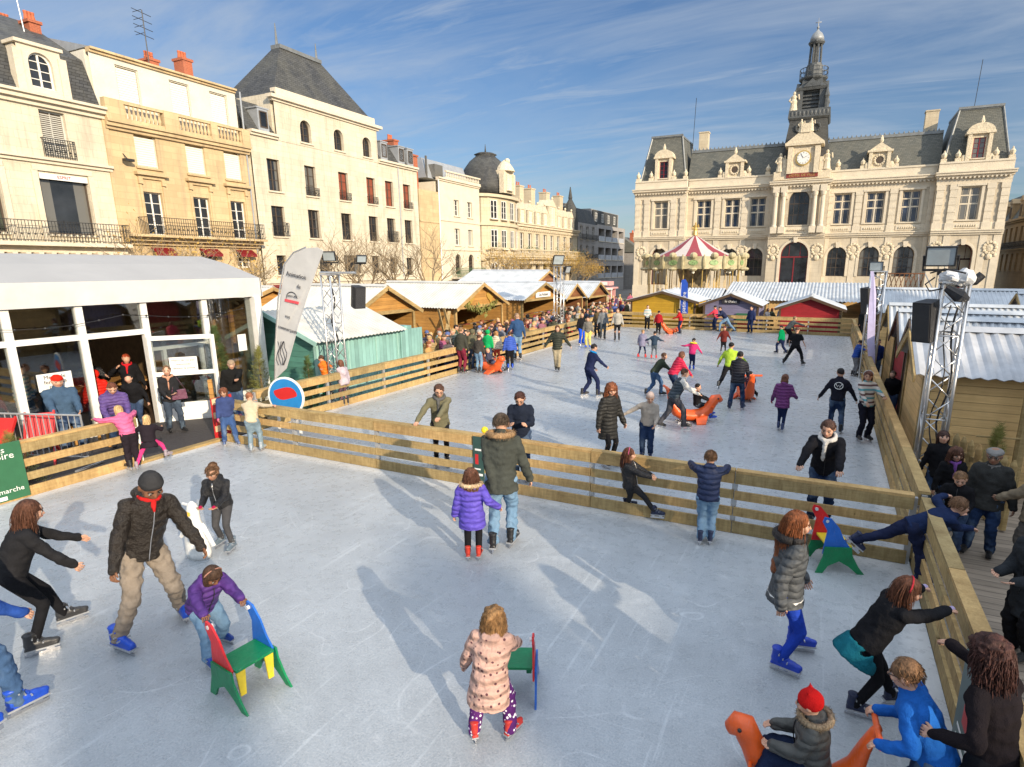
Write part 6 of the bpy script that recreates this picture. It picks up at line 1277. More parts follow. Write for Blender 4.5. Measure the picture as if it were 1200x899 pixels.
    # ---- face
    if dist < 16:
        for s in (-1, 1): e = MB(); e.ell(hl(s*.3, .745, -.02), (.14*hh, .085*hh, .085*hh), 8, 6, R3); oo = pr(e, 'eye', 'plastic', (.6, .58, .55)); e = MB(); e.ell(hl(s*.3, .80, -.02), (.085*hh, .05*hh, .08*hh), 8, 6, R3); rm(e, 'iris', 'plastic', oo, (.03, .02, .015), None)
        e = MB(); [e.tube([hl(s*.13, .85, .16), hl(s*.3, .82, .22), hl(s*.47, .7, .16)], .048*hh, 4) for s in (-1, 1)]; [e.tube([hl(s*.15, .82, .04), hl(s*.3, .835, .075), hl(s*.46, .73, .03)], .022*hh, 4) for s in (-1, 1)]; pr(e, 'eyebrows', 'hair', tuple(c*.8 for c in hair[1])); e = MB(); e.tube([hl(-.2, .8, -.52), hl(0, .88, -.5), hl(.2, .8, -.52)], [.035*hh, .065*hh, .035*hh], 6); pr(e, 'mouth', 'skin', tuple(a*b for a, b in zip(skin, (.75, .42, .42))))
    # ---- hair
    st, hcx = hair
    def inside(p):
        q = p-hc; x, y, z = q.dot(hr)/hh, q.dot(hf)/hh, q.dot(hu)/hh; k = math.sqrt((x/.86)**2+((y+.1)/1.)**2+((z-.1)/1.)**2); return (hc+q/k if k < 1 else p)
    if st != 'bald' and (hat is None or st in ('long', 'curly', 'bob')):
        m = MB(); th = {'curly': .15, 'long': .0, 'bob': .04, 'bun': .02, 'short': 0., 'afro': .25}.get(st, 0.)
        if hat is None: m.ell(hl(0, -.13, .22), ((.83+th)*hh, (.93+th*.6)*hh, (.90+th*.8)*hh), 16, 12, R3)
        if st in ('long', 'curly', 'bob'):
            Ls = {'long': .9, 'curly': .55, 'bob': .25}[st]*(.3 if st != 'long' else .3)*B/.3*.28; c0 = hl(0, -.35, .15); dn = (V((0, 0, -1))-hf*.12).normalized(); wd = {'long': .72, 'curly': 1.02, 'bob': .85}[st]
            rs = []
            for f, ww, dd in ((0, .75, .6), (.35, .85, .58), (.7, .9*wd/.8, .5), (1., .8*wd/.8, .36), (1.12, .4*wd, .2)):
                c = c0-hf*((.12+(.42 if hood else 0.))*hh*f)+dn*((Ls+.55*hh)*f); rs.append([c+hr*(ww*hh*cos(2*pi*j/14))+hf*(dd*hh*sin(2*pi*j/14)) for j in range(14)])
            m.rings(rs); [cap(m, hl(s*.72, .0, .2), hl(s*.74, -.05, -.75)-V((0, 0, Ls*.45)), .16*hh, .14*hh, 8) for s in (-1, 1)]
        if st == 'bun': m.ell(hl(0, -.65, .85), .48*hh, 12, 8) 
        ho = pr(m, 'hair', 'hair', hcx, max(vox*.9, .011) if near else max(vox, .022), 3, hh*.07*(3 if st in ('curly', 'bun') else 1), 22 if st in ('curly', 'bun') else 11)
        if near and (hat is None or st != 'short'):
            m = MB(); rnd = random.Random(int(dist*1000)); ns = {'short': 420, 'long': 620, 'curly': 760, 'bob': 560, 'bun': 420}.get(st, 200)
            for k in range(ns if fine else ns//2):
                a = rnd.uniform(0, 2*pi); z = rnd.uniform(-.5 if st != 'bun' else .1, 1.); q = V((sin(a)*math.sqrt(max(0, 1-z*z)), cos(a)*math.sqrt(max(0, 1-z*z)), z))
                if q.y > .45 and q.z < .72: continue
                if hat and q.z > .0: continue
                p = hl(q.x*.84, q.y*.92-.16, q.z*.88+.18); nn = (hr*q.x+hf*q.y+hu*q.z); g0 = V((0, 0, -1))-hf*.25; d = g0-nn*g0.dot(nn); d = (d.normalized() if d.length > .25 else (hr*rnd.gauss(0, 1)-hf*abs(rnd.gauss(0, 1))).normalized())+nn*(.28 if st in ('curly', 'bun') else .08); pts = [p-nn*.02*hh]; n = 4 if st == 'short' else 7; L = {'short': .3*hh, 'long': .3*B*.6+hh, 'curly': .2*B*.55+hh*.9, 'bob': 1.1*hh, 'bun': .35*hh}.get(st, .3*hh)*rnd.uniform(.6, 1.1); ph = rnd.uniform(0, 6); cr = {'curly': .13, 'bun': .1, 'long': .02}.get(st, .01)*hh
                if st == 'bun' and k % 2: p = hl(0, -.65, .85)+(hr*q.x+hf*q.y+hu*q.z)*.46*hh; pts = [p]
                for i in range(n):
                    g = V((0, 0, -1)) if st != 'short' else (-hf*.6-hu*.5+hr*.3*q.x); d = (d*.72+g*(.42 if st != 'curly' else .4)).normalized(); p = p+d*(L/n); p = inside(p); o = V((sin(ph+i*2.1), cos(ph+i*1.7), 0))*cr
                    if st != 'short' and (p-hc).dot(hf) > .55*hh: break
                    pts.append(p+o)
                if len(pts) > 2: r = (.02 if st != 'curly' else .026)*hh; cf = rnd.uniform(.7, 1.3); ph2 = rnd.uniform(0, 6); pts = [p_+V((sin(ph2+i_*1.9), cos(ph2+i_*1.3), 0))*(.03*hh*i_/len(pts)) for i_, p_ in enumerate(pts)]; m.tube(pts, [r*1.2]+[r]*(len(pts)-2)+[r*.3], 3, cap=False)
            rm(m, 'hair_strands', 'hair', ho, tuple(min(1, c*1.25) for c in hcx), None)
    if hat:
        k, c = hat; m = MB()
        if k == 'beanie': m.ell(hl(0, -.12, .40), (.80*hh, .93*hh, .88*hh), 16, 12, R3); m.rings([[hl(.83*cos(a), .94*sin(a)-.1, z+.14*sin(a)) for a in [2*pi*j/18 for j in range(18)]] for z in (.28, .6)])
        elif k == 'cap': m.ell(hl(0, -.1, .35), (.84*hh, .96*hh, .68*hh), 16, 10, R3); m.ell(hl(0, .85, .32), (.6*hh, .55*hh, .07*hh), 12, 6, R3)
        elif k == 'flatcap': m.ell(hl(0, -.02, .5), (.95*hh, 1.12*hh, .42*hh), 16, 10, R3); m.ell(hl(0, .85, .36), (.6*hh, .35*hh, .07*hh), 12, 6, R3)
        elif k == 'hood': m.ell(hl(0, -.22, .15), (.98*hh, .98*hh, 1.0*hh), 16, 12, R3)
        elif k == 'pointy':
            m.ell(hl(0, -.15, .3), (.92*hh, 1.0*hh, .9*hh), 16, 12, R3); [cap(m, hl(s*.5, -.1, .95), hl(s*.62, -.1, 1.45), .2*hh, .05*hh) for s in (-1, 1)]
        pr(m, 'hat', 'knit' if k in ('beanie', 'pointy') else 'cloth', c, max(vox, .011), 2, hh*.03, 14)
        if k == 'pointy': m = MB(); m.ell(hl(0, .12, -.25), (.9*hh, .5*hh, .7*hh), 12, 8, R3); m.rings([[hl(.93*cos(a), 1.0*sin(a)-.14, z) for a in [2*pi*j/18 for j in range(18)]] for z in (.0, .24)]); pr(m, 'hat_lining', 'knit', (.7, .66, .6), None) if 0 else None
    if headband: m = MB(); m.tube([hl(.9*cos(a), -.1, .15+.95*sin(a)) for a in [pi*j/14 for j in range(15)]], .07*hh, 6); pr(m, 'headband', 'cloth', headband)
    if glasses and near: m = MB(); [m.tube([hl(s*.3+.2*cos(a), .88, -.02+.15*sin(a)) for a in [2*pi*j/10 for j in range(11)]], .025*hh, 4) for s in (-1, 1)]; [m.tube([hl(s*.5, .88, .02), hl(s*.82, .0, .02)], .025*hh, 4) for s in (-1, 1)]; m.tube([hl(-.1, .9, 0), hl(.1, .9, 0)], .025*hh, 4); pr(m, 'glasses', 'black', None)
    # ---- trousers
    bc, bf = bot; pad = .008; m = MB(); m.ell(pelv+up*.01*B, (.088*B*w, .070*B*w, .085*B), 14, 10); tight = bf == 'tights'
    for hp, kn, an, yw, pt in legs:
        k = .78 if tight else 1.; cap(m, hp, kn, (.058*B*w+pad)*k**.5, (.038*B*w+pad)*k); cap(m, kn, an+(kn-an).normalized()*.012*B, (.038*B*w+pad)*k, (.031*B*w+pad*(1 if tight else 1.6))*k)
    pr(m, 'trousers', {'tights': 'cloth', 'cloth': 'cloth'}.get(bf, bf), bc, vox, 4, 0 if tight else .0105*B, 11)
    # ---- jacket
    def oval(s, a, b, ofs=0.):
        c = pelv+up*(.30*B*s)+Yf*ofs; q = min(1, max(0, s)); XX = X.lerp(Xs, q).normalized(); YY = up.cross(XX).normalized(); return [c+XX*(a*cos(2*pi*j/16))+YY*(b*sin(2*pi*j/16)) for j in range(16)]
    def torso(mb, pd, hem, top_=True, fl=.0):
        k = B*w; ss = [(-hem/.3, .100+fl, .082+fl)] if hem > .02 else []
        ss += [(-.13, .098+fl*.4, .080+fl*.4), (.0, .096, .076), (.3, .089, .070), (.62, .101, .076), (.84, .105, .068), (.95, .075, .052), (1.04, .045, .044)]
        mb.rings([oval(s, a*k+pd, b*k+pd) for s, a, b in ss])
    tc, tf = top; pd = {'puff': .018, 'dots': .02, 'coat': .016, 'leather': .012, 'cloth': .010}.get(tf, .007)*(B/1.6)**.5
    bare = tf == 'tee'
    m = MB(); torso(m, pd, coat, fl=.012 if coat > .05 else 0.)
    for (a, e, h) in arms:
        m.ell(a-Xs*((a-neck).dot(Xs)*.12), .035*B*w+pd, 10, 8)
        if bare: cap(m, a, a.lerp(e, .7), .034*B*w+pd, .036*B*w+pd); continue
        cap(m, a, e, .034*B*w+pd, .029*B*w+pd); cap(m, e, h, .029*B*w+pd, .0205*B*w+pd)
    if not bare: cap(m, neck-up*.01*B, neck+up*.018*B, .044*B*w+pd*.4, .042*B*w+pd*.3, 12)
    if tf in ('puff', 'dots', 'leather') or hood: cap(m, neck-Ys*.055*B+up*.01*B-Xs*.03*B, neck-Ys*.055*B+up*.01*B+Xs*.03*B, .034*B, .034*B)
    jk = pr(m, 'jacket', {'coat': 'cloth', 'tee': 'cloth'}.get(tf, tf), tc, vox, 4, {'puff': .011, 'leather': .013, 'dots': .012}.get(tf, .013)*B/1.5, 9)
    if vest: m = MB(); torso(m, pd+.012, 0.); pr(m, 'vest', 'puff', vest, vox, 4, .006)
    if shirt: m = MB(); k = B*w; m.rings([oval(-.2, .1*k+pd+.002, .08*k+pd+.002), oval(-.10, .1*k+pd+.004, .082*k+pd+.004)]) ; pr(m, 'shirt_hem', 'cloth', shirt)
    if near and tf in ('puff', 'leather', 'coat', 'cloth', 'dots') and dist < 9: m = MB(); m.tube([pelv+up*(.3*B*s)+Ys*((b*B*w)+pd+.004) for s, b in ((-.1, .081), (.0, .077), (.3, .071), (.62, .077), (.84, .068), (1., .05))], .0045, 5); rm(m, 'zip', 'alu' if tf == 'leather' else 'black', jk, None, None)
    if skirt:
        m = MB(); k = B*w; m.rings([oval(.18, .088*k+.012, .072*k+.012), oval(-.1, .102*k+.014, .086*k+.014), oval(-.5, .125*k+.014, .115*k+.014), oval(-.5, .11*k+.004, .1*k+.004), oval(-.1, .09*k, .07*k)], cap=False); pr(m, 'skirt', 'cloth', skirt, max(vox, .014), 3, .008)
    if scarf and len(scarf) == 4: m = MB(); m.tube([neck+up*.008*B+Xs*(.046*B*cos(a))+Ys*(.05*B*sin(a)) for a in [2*pi*j/12 for j in range(13)]], .012*B, 8); m.tube([neck+Ys*.045*B+up*.0*B, neck+Ys*.075*B-up*.05*B], [.02*B, .006*B], 6); pr(m, 'shirt_collar', 'cloth', scarf[:3])
    elif scarf: m = MB(); m.tube([neck+up*.012*B+Xs*(.058*B*cos(a))+Ys*(.056*B*sin(a))-up*(.008*B*sin(a)) for a in [2*pi*j/12 for j in range(13)]], .022*B, 8); cap(m, neck+Ys*.07*B-up*.02*B+Xs*.015*B, neck+Ys*.085*B-up*.17*B+Xs*.02*B, .02*B, .017*B); pr(m, 'scarf', 'knit', scarf, vox, 2, .008, 16)
    if hood:
        m = MB(); rr = .055*B*w+.02; ring = [neck-Ys*.02*B+up*.022*B+Xs*(rr*1.2*cos(a))+Ys*(rr*1.05*sin(a)) for a in [2*pi*j/18 for j in range(19)]]; m.tube(ring, .022*B, 8); rnd = random.Random(3)
        if near:
            for k in range(500): a = rnd.uniform(0, 2*pi); c = neck-Ys*.02*B+up*.022*B+Xs*(rr*1.2*cos(a))+Ys*(rr*1.05*sin(a)); d = V((rnd.gauss(0, 1), rnd.gauss(0, 1), rnd.gauss(0, 1))).normalized()*.04*B; s_ = d.orthogonal().normalized()*.004; m.add([c-s_, c+s_, c+d], [(0, 1, 2)])
        rm(m, 'fur_collar', 'hair', jk, hood, None)
    if glove:
        for (h, d, pc) in hands: m = MB(); cap(m, h, h+d*hlth*.42, hlth*.24, hlth*.22); pr(m, 'glove', 'knit', glove, .011 if near else .02, 1)
    if bag == 'shoulder':
        m = MB(); c = pelv+Ys*.12*B-Xs*.09*B+up*.05*B; m.rings([[c+Xs*(a*.1*B)+up*(z*.07*B)+Ys*(y*.03*B) for a, z in ((-1, -1), (1, -1), (.85, 1), (-.85, 1))] for y in (-1, 1)]); bg = rm(m, 'handbag', 'leather', None, (.16, .06, .10), .012, 3, .004); bg.matrix_basis = root.matrix_basis.copy(); tag(bg, 'plum handbag carried in front by the woman with the orange scarf', 'bag')
        m = MB(); m.tube([c+up*.07*B-Xs*.08*B, neck-Xs*.09*B+Ys*.03*B, neck-Xs*.09*B-Ys*.03*B, c+up*.07*B+Xs*.08*B], .006, 5); rm(m, 'strap', 'leather', bg, (.1, .04, .06), None)
    # ---- boots
    for (hp, kn, an, yw, pt) in legs:
        src = boot_mesh('skate' if skate else 'shoe', near); o = bpy.data.objects.new('skate' if skate else 'shoe', src.data); BOOTOBJ.append((o, src)); col.objects.link(o); o.parent = root; sc_ = (.15*B+.02)/.92*1.02; o.location = an; o.rotation_euler = (pt, 0, yw); o.scale = (sc_,)*3; o.color = (*shoe, 1)
        if skate and near:
            if 'buckle' not in BOOT: q = MB(); [q.box((-.2, .0+i*.13, .27-i*.1), (.2, .035+i*.13, .31-i*.1)) for i in range(3)]; q.box((-.135, -.275, -.18), (.135, .69, -.125)); BOOT['buckle'] = q.mesh('buckle', 'galv')
            q = bpy.data.objects.new('buckle', BOOT['buckle']); col.objects.link(q); q.parent = o
        if skate: b = bpy.data.objects.new('blade', BOOT[('blade', near)]); col.objects.link(b); b.parent = o
    return root
FING = []; BOOTOBJ = []
def finish_people():
    flush()
    for o, s in BOOTOBJ: o.data = s.data
    for o in OLD:
        if o.users == 0: bpy.data.meshes.remove(o)
    for k, o in BOOT.items():
        if k[0] not in ('blade', 'b'): bpy.data.objects.remove(o)
    for root, f in FING:
        me = root.data; bm = bmesh.new(); bm.from_mesh(me); vs = [bm.verts.new(v) for v in f.v]
        for q in f.f:
            try: bm.faces.new([vs[i] for i in q]).smooth = True
            except ValueError: pass
        bm.to_mesh(me); bm.free()
    FING.clear(); BOOTOBJ.clear()
# colours
NAVY = (.012, .02, .06); BLK = (.012, .012, .014); CHAR = (.03, .03, .033); JEAN = (.05, .1, .2); DJ = (.015, .03, .075); LJ = (.14, .24, .36); BEI = (.32, .26, .2); SB = (.01, .07, .5); RS = (.6, .02, .015); WH = (.7, .68, .64); GRY = (.2, .2, .2); KHA = (.14, .13, .08)
RAIL = lambda px, Y=7.98, z=.96: Vector((P(px, 500, .96).x if 0 else onY(px, 500, Y).x, Y, z))
def rl(px, Y=8.0):     # point on top of the cross fence seen at picture column px
    a = onY(px, 450, Y); b = onY(px, 600, Y); t = (.965-a.z)/(b.z-a.z); return a.lerp(b, t)
# ---- near rink
person('man in black leather jacket and dark beanie skating towards the camera in beige trousers', P(184, 742), 1.84, sy=160, pel=(.0, .0, .49), lean=(12, -9), head=(5, 34), RFw=P(141, 763), LFw=P(214, 722), RF=(0, 0, 0, 10), LF=(0, 0, 0, -12), RH=(.23, .16, .42), LH=(-.22, .22, .44), top=((.02, .015, .011), 'leather'), bot=((.24, .2, .16), 'cloth'), shoe=SB, hat=('beanie', (.035, .035, .037)), hair=('short', DK), skin=DSKIN, hood=None, shirt=None, scarf=(.5, .02, .02, 1))
person('girl with long brown hair in black, bent forward on black skates at the left edge', P(48, 752), 1.58, sy=88, pel=(-.02, -.07, .47), lean=(24, 0), head=(0, 12), LFw=P(78, 731), RFw=P(42, 768), LF=(0, 0, 0, 0), RF=(0, 0, 0, -10), RH=(.12, .26, .44), LH=(-.16, .36, .52), top=((.018, .018, .02), 'cloth'), bot=((.012, .012, .014), 'tights'), shoe=(.03, .03, .032), hair=('long', (.07, .03, .018)))
person('skater cut by the left edge of the photo in jeans and blue skates', P(-16, 845), 1.68, sy=60, pel=(-.02, -.05, .49), lean=(14, -6), RFw=P(24, 836), LFw=P(-22, 895), RF=(0, 0, 0, -20), LF=(0, 0, 0, 0), RH=(.2, .12, .55), LH=(-.25, .1, .55), top=((.02, .06, .25), 'cloth'), bot=(JEAN, 'denim'), shoe=SB, hair=('short', BR))
person('little girl with curly bun in black leather jacket behind the white skating aid', P(262, 646), 1.22, sy=-150, pel=(0, -.1, .5), lean=(14, 0), head=(0, 15), RH=(.05, .2, .62), LH=(-.1, .2, .62), LF=(-.1, -.02, 0, 0), RF=(.09, -.16, 0, -10), top=(BLK, 'leather'), bot=((.06, .06, .065), 'tights'), shoe=(.12, .16, .2), hair=('bun', (.10, .055, .03)), skin=(.36, .2, .13), glove=(.35, .01, .06))
person('small girl in purple puffer jacket leaning on the green seated skating frame', P(250, 768), 1.14, sy=154, pel=(0, -.06, .46), lean=(34, 0), head=(0, 40), LHw=Vector((-4.53, 3.13, .67)), RHw=Vector((-4.5, 2.75, .67)), LFw=P(262, 752), RFw=P(245, 782), top=((.075, .03, .17), 'puff'), bot=(LJ, 'denim'), shoe=(.01, .05, .3), hair=('bob', (.05, .028, .018)), skin=DSKIN, headband=(.4, .2, .15), girth=1.1)
person('small girl in pale pink dotted coat with curly hair, seen from behind on red skates', P(576, 868), 1.14, sy=14, pel=(0, 0, .5), lean=(8, 3), head=(15, 15), RH=(.14, .3, .6), LH=(-.22, .12, .5), LFw=P(556, 866), RFw=P(598, 864), LF=(0, 0, 0, 25), RF=(0, 0, 0, -30), top=((.52, .33, .27), 'dots'), coat=.2, bot=((.09, .02, .13), 'whitedots'), shoe=(.5, .03, .02), hair=('curly', (.22, .12, .05)), girth=1.08)
person('little girl in bright violet hooded coat with fur collar holding the grey coated man\'s hand', P(555, 655), 1.2, sy=6, lean=(2, 0), RHw=P(585, 655)+Vector((0, .0, .72)), LH=(-.2, .02, .48), top=((.10, .07, .42), 'puff'), coat=.16, bot=(BLK, 'tights'), shoe=(.55, .04, .02), hair=('curly', (.09, .04, .025)), hood=(.42, .3, .18), girth=1.12)
person('man in dark grey parka and jeans seen from behind at the cross fence', P(589, 643), 1.84, sy=8, lean=(4, 0), head=(0, 22), LF=(-.06, -.04, 0, 0), RF=(.06, .05, 0, -15), LHw=P(582, 650)+Vector((0, 0, .82)), RH=(.2, .08, .5), top=((.055, .06, .052), 'coat'), coat=.09, bot=(LJ, 'denim'), shoe=BLK, hair=('short', (.07, .05, .035)), hood=(.26, .16, .08), girth=1.05)
person('woman with short dark hair and glasses facing him across the fence', P(597, 572)+Vector((0, .45, 0)), 1.62, sy=188, lean=(6, 0), head=(0, 28), LH=(-.08, .2, .68), RH=(.08, .2, .68), top=((.015, .02, .035), 'cloth'), hair=('short', (.05, .02, .015)), glasses=True)
m = MB(); m.ell((0, 0, 0), .06, 14, 10); tag(m.build('ball', 'plastic', smooth=True, color=(.75, .6, .01)), 'small yellow ball held by the woman with short dark hair at the fence', 'ball').location = onY(568, 504, 8.12)
person('young woman in khaki jacket and chequered scarf leaning on the cross fence', P(518, 545), 1.62, sy=178, lean=(16, 0), head=(0, 20), RHw=rl(487), LHw=rl(508), top=(KHA, 'cloth'), coat=.06, bot=(BLK, 'tights'), shoe=BLK, hair=('short', (.06, .03, .02)), scarf=(.1, .1, .1), glasses=True)
person('girl with long curly auburn hair in dark quilted coat beyond the fence', P(712, 546), 1.6, sy=135, head=(20, 15), RH=(.2, .03, .48), LH=(-.18, .08, .5), top=((.025, .024, .022), 'puff'), coat=.2, bot=(BLK, 'tights'), shoe=NAVY, hair=('curly', (.16, .055, .025)))
person('child in cream patterned sweater with one arm stretched out beyond the fence', P(757, 537), 1.34, sy=185, lean=(6, -5), head=(-10, 20), RH=(.42, .12, .62), LH=(-.12, .15, .55), top=((.42, .36, .3), 'knit'), bot=(DJ, 'denim'), hair=('short', (.2, .1, .05)), hat=('beanie', (.55, .42, .36)), shoe=NAVY)
person('girl in black leather jacket slipping along the cross fence with one hand on it', P(746, 610), 1.18, sy=95, pel=(0, -.1, .45), lean=(-6, 0), head=(0, 5), LHw=Vector((-2.05, 7.86, .72)), RH=(.1, .25, .6), LFw=P(770, 610), RFw=P(735, 598), RF=(0, 0, 0, 0, 15), LF=(0, 0, 0, 0, 0), top=(BLK, 'leather'), bot=(CHAR, 'tights'), shoe=NAVY, hair=('long', (.09, .035, .02)), headband=(.5, .1, .2))
person('boy in navy puffer jacket and jeans leaning on the cross fence, back to the camera', P(826, 638), 1.32, sy=2, pel=(0, -.03, .51), lean=(12, 0), head=(0, 5), LHw=rl(805), RHw=rl(855), LF=(-.05, 0, 0, 0), RF=(.05, .03, 0, 0), top=((.02, .03, .075), 'puff'), bot=(LJ, 'denim'), shoe=NAVY, hair=('short', (.10, .055, .03)))
person('man in black jacket with white scarf resting both hands on the cross fence', P(958, 612)+Vector((0, -.1, 0)), 1.66, sy=178, lean=(20, 0), head=(12, 18), RHw=rl(931), LHw=rl(983), top=((.012, .012, .015), 'coat'), bot=(DJ, 'denim'), hair=('short', (.05, .025, .018)), scarf=(.65, .62, .58))
person('girl with long auburn hair, grey jacket and bright blue leggings', P(918, 785), 1.6, sy=78, pel=(0, -.03, .5), lean=(2, 0), head=(0, 5), RH=(.16, -.08, .5), LH=(-.16, .1, .5), RFw=P(912, 786), LFw=P(930, 762), RF=(0, 0, 0, -25), LF=(0, 0, 0, 0), top=((.075, .08, .085), 'puff'), coat=.07, bot=((.02, .06, .42), 'tights'), shoe=(.01, .05, .45), hair=('long', (.17, .055, .02)), hood=(.02, .018, .018), shirt=WH)
person('boy in navy hoodie draped over the right fence with one skate kicked back', P(1058, 684), 1.34, sy=74, pel=(0, .02, .53), lean=(62, 0), head=(0, 15), RHw=Vector((1.72, 7.6, .75)), LHw=Vector((1.5, 7.95, .98)), RF=(.02, .12, 0, 0), LF=(-.1, -.46, .22, 0, -40), top=((.014, .025, .07), 'cloth'), bot=((.015, .02, .05), 'cloth'), shoe=NAVY, hair=('short', (.14, .075, .04)))
person('girl with red headband, black sweater and teal skirt reaching for the right fence', P(1014, 838), 1.36, sy=62, pel=(0, -.05, .5), lean=(30, 0), head=(20, 15), RHw=Vector((1.12, 5.1, 1.0)), LHw=Vector((1.27, 5.75, .98)), LFw=P(1045, 830), RFw=P(1000, 838), RF=(0, 0, 0, -20), top=((.012, .012, .014), 'cloth'), skirt=(.01, .12, .16), bot=(BLK, 'tights'), shoe=NAVY, hair=('long', (.11, .045, .025)), headband=(.5, .04, .05), glove=(.4, .33, .5))
person('woman with dark curly hair in a black knitted dress at the lower right', Vector((1.14, 3.72, 0)), 1.56, sy=-62, lean=(8, 0), head=(0, 20), RHw=Vector((.72, 4.75, 1.08)), LH=(-.2, .1, .62), top=((.014, .011, .013), 'knit'), coat=.25, bot=(BLK, 'tights'), shoe=BLK, girth=.92, hair=('curly', (.05, .022, .018)))
person('boy with glasses in royal blue sweatshirt pushing the orange seal', Vector((.88, 3.76, 0)), 1.32, sy=-84, lean=(28, 0), pel=(0, 0, .505), head=(0, 12), RHw=Vector((.57, 3.98, .74)), LHw=Vector((.56, 3.66, .74)), top=((.015, .11, .42), 'cloth'), bot=(DJ, 'denim'), shoe=NAVY, hair=('short', (.13, .07, .035)), glasses=True)
seal('orange seal skating aid ridden by the child in the red hat', Vector((.1, 3.8, 0)), -94, .68, None, 1.25)
person('small child in red horned hat and grey fur-collared coat riding the orange seal', Vector((.21, 3.79, .0)), 1.1, yaw=-92, pel=(0, 0, .34), lean=(6, 0), head=(10, 10), RH=(.1, .24, .44), LH=(-.1, .24, .44), LF=(-.18, .34, .1, 10, 20), RF=(.18, .34, .1, -10, 20), skate=False, top=((.075, .075, .07), 'puff'), coat=.05, bot=((.012, .02, .05), 'cloth'), shoe=(.1, .03, .05), hair=('short', BR), hat=('pointy', (.5, .012, .012)), hood=(.22, .16, .1), girth=1.1)
# ---- deck on the right
person('woman with dark hair looking up beside the right mast', Vector((1.78, 10.2, -.03)), 1.3, sy=188, head=(-20, -12), top=(BLK, 'cloth'), skate=False, hair=('bob', (.05, .025, .02)), coat=.1)
person('woman with curly brown hair and violet scarf in front of the one looking up', Vector((1.82, 9.55, -.03)), 1.24, sy=150, top=(BLK, 'cloth'), skate=False, hair=('curly', (.09, .04, .025)), scarf=(.2, .08, .3), coat=.1)
person('smiling boy in black jacket standing just behind the right fence', Vector((1.75, 8.6, -.03)), 1.22, sy=186, lean=(12, 0), head=(-10, 22), RH=(.12, .2, .68), LH=(-.1, .2, .58), top=(BLK, 'cloth'), skate=False, hair=('short', (.18, .1, .05)))
person('man in grey flat cap, dark glasses and open dark jacket on the deck', P(1146, 645)+Vector((0, 0, -.03)), 1.5, sy=186, LF=(-.08, 0, 0, 5), RF=(.09, .02, 0, -5), head=(0, 8), top=((.04, .04, .038), 'coat'), coat=.08, bot=(DJ, 'denim'), shoe=BLK, skate=False, hair=('short', GY), hat=('flatcap', (.22, .21, .2)), glasses=True, skin=(.3, .17, .11), scarf=(.16, .15, .14, 1), girth=1.05)
person('man in dark flat cap and beige jacket at the right edge of the deck', P(1203, 665)+Vector((0, 0, -.03)), 1.5, sy=-80, RH=(.08, .22, .55), LH=(-.06, .25, .58), top=((.24, .19, .13), 'coat'), coat=.08, bot=((.1, .09, .08), 'cloth'), shoe=BLK, skate=False, hair=('short', GY), hat=('flatcap', (.03, .025, .025)), girth=1.12)
person('woman in long dark coat holding a camera on the deck at the right edge', P(1188, 762)+Vector((.05, 0, -.03)), 1.42, sy=-140, head=(-15, -12), RH=(.08, .2, .6), LH=(-.06, .22, .6), top=((.025, .028, .032), 'coat'), coat=.2, bot=(BLK, 'cloth'), shoe=(.05, .05, .05), skate=False, hair=('bob', (.3, .2, .1)), girth=1.12)
# ---- right fence, upper
person('boy in blue jacket and grey trousers holding the right fence of the back rink', P(1000, 441), 1.24, sy=60, lean=(14, 0), LHw=Vector((1.3, 22.6, .97)), RHw=Vector((1.3, 21.6, .97)), top=((.015, .06, .3), 'puff'), bot=((.18, .18, .19), 'cloth'), hair=('short', DK))
person('child in dark blue just behind the boy in the blue jacket', Vector((1.75, 23.5, -.3)), 1.5, sy=180, top=((.015, .03, .15), 'cloth'), hair=('short', DK), skate=False)
person('dark haired child bending beside the right fence', Vector((1.8, 17.6, -.3)), 1.35, sy=200, lean=(20, 0), top=(BLK, 'cloth'), hair=('short', (.05, .03, .02)), skate=False)
person('woman in multicoloured striped sweater at the right fence with her back to the ice', P(1010, 517), 1.52, sy=150, lean=(-8, 0), head=(30, 5), LHw=Vector((1.3, 13.2, .97)), RH=(.12, .2, .6), top=((.12, .07, .07), 'stripes'), bot=((.012, .012, .02), 'cloth'), shoe=BLK, hair=('bob', (.12, .05, .035)), headband=(.6, .6, .58))
# ---- back rink
person('youth in black jacket with a white emblem on his back, arms held away', P(977, 507), 1.46, sy=2, lean=(4, 0), LH=(-.27, .02, .52), RH=(.27, .06, .5), LF=(-.07, .05, 0, 5), RF=(.09, -.04, 0, -10), top=((.014, .014, .022), 'cloth'), bot=(DJ, 'denim'), shoe=BLK, hair=('short', DK))
person('girl in plum quilted coat skating away on navy skates', P(914, 505), 1.3, sy=8, LH=(-.2, .1, .5), RH=(.2, .14, .6), LF=(-.04, .05, 0, 0), RF=(.04, -.05, 0, 0), top=((.13, .03, .13), 'puff'), coat=.12, bot=(NAVY, 'tights'), shoe=(.03, .05, .13), hair=('bob', (.12, .05, .03)), glove=(.4, .03, .15))
person('man in long black jacket pushing a child on an orange seal', P(862, 481), 1.55, sy=4, lean=(20, 0), RH=(.14, .26, .55), LH=(-.12, .28, .55), LF=(-.1, -.05, 0, 15), RF=(.1, .05, 0, -15), top=((.014, .014, .02), 'puff'), coat=.08, bot=(DJ, 'denim'), hair=('short', DK), shoe=NAVY)
seal('orange seal skating aid pushed by the man in the long black jacket', P(872, 468), -22, .95)
person('child in dark jacket on the orange seal of the man in the long black jacket', P(877, 470), 1.02, sy=4, pel=(0, 0, .33), LF=(-.2, .3, .05, 0, 10), RF=(.2, .3, .05, 0, 10), LH=(-.1, .3, .45), RH=(.1, .3, .45), top=((.06, .015, .03), 'puff'), bot=(BLK, 'cloth'), hair=('short', DK))
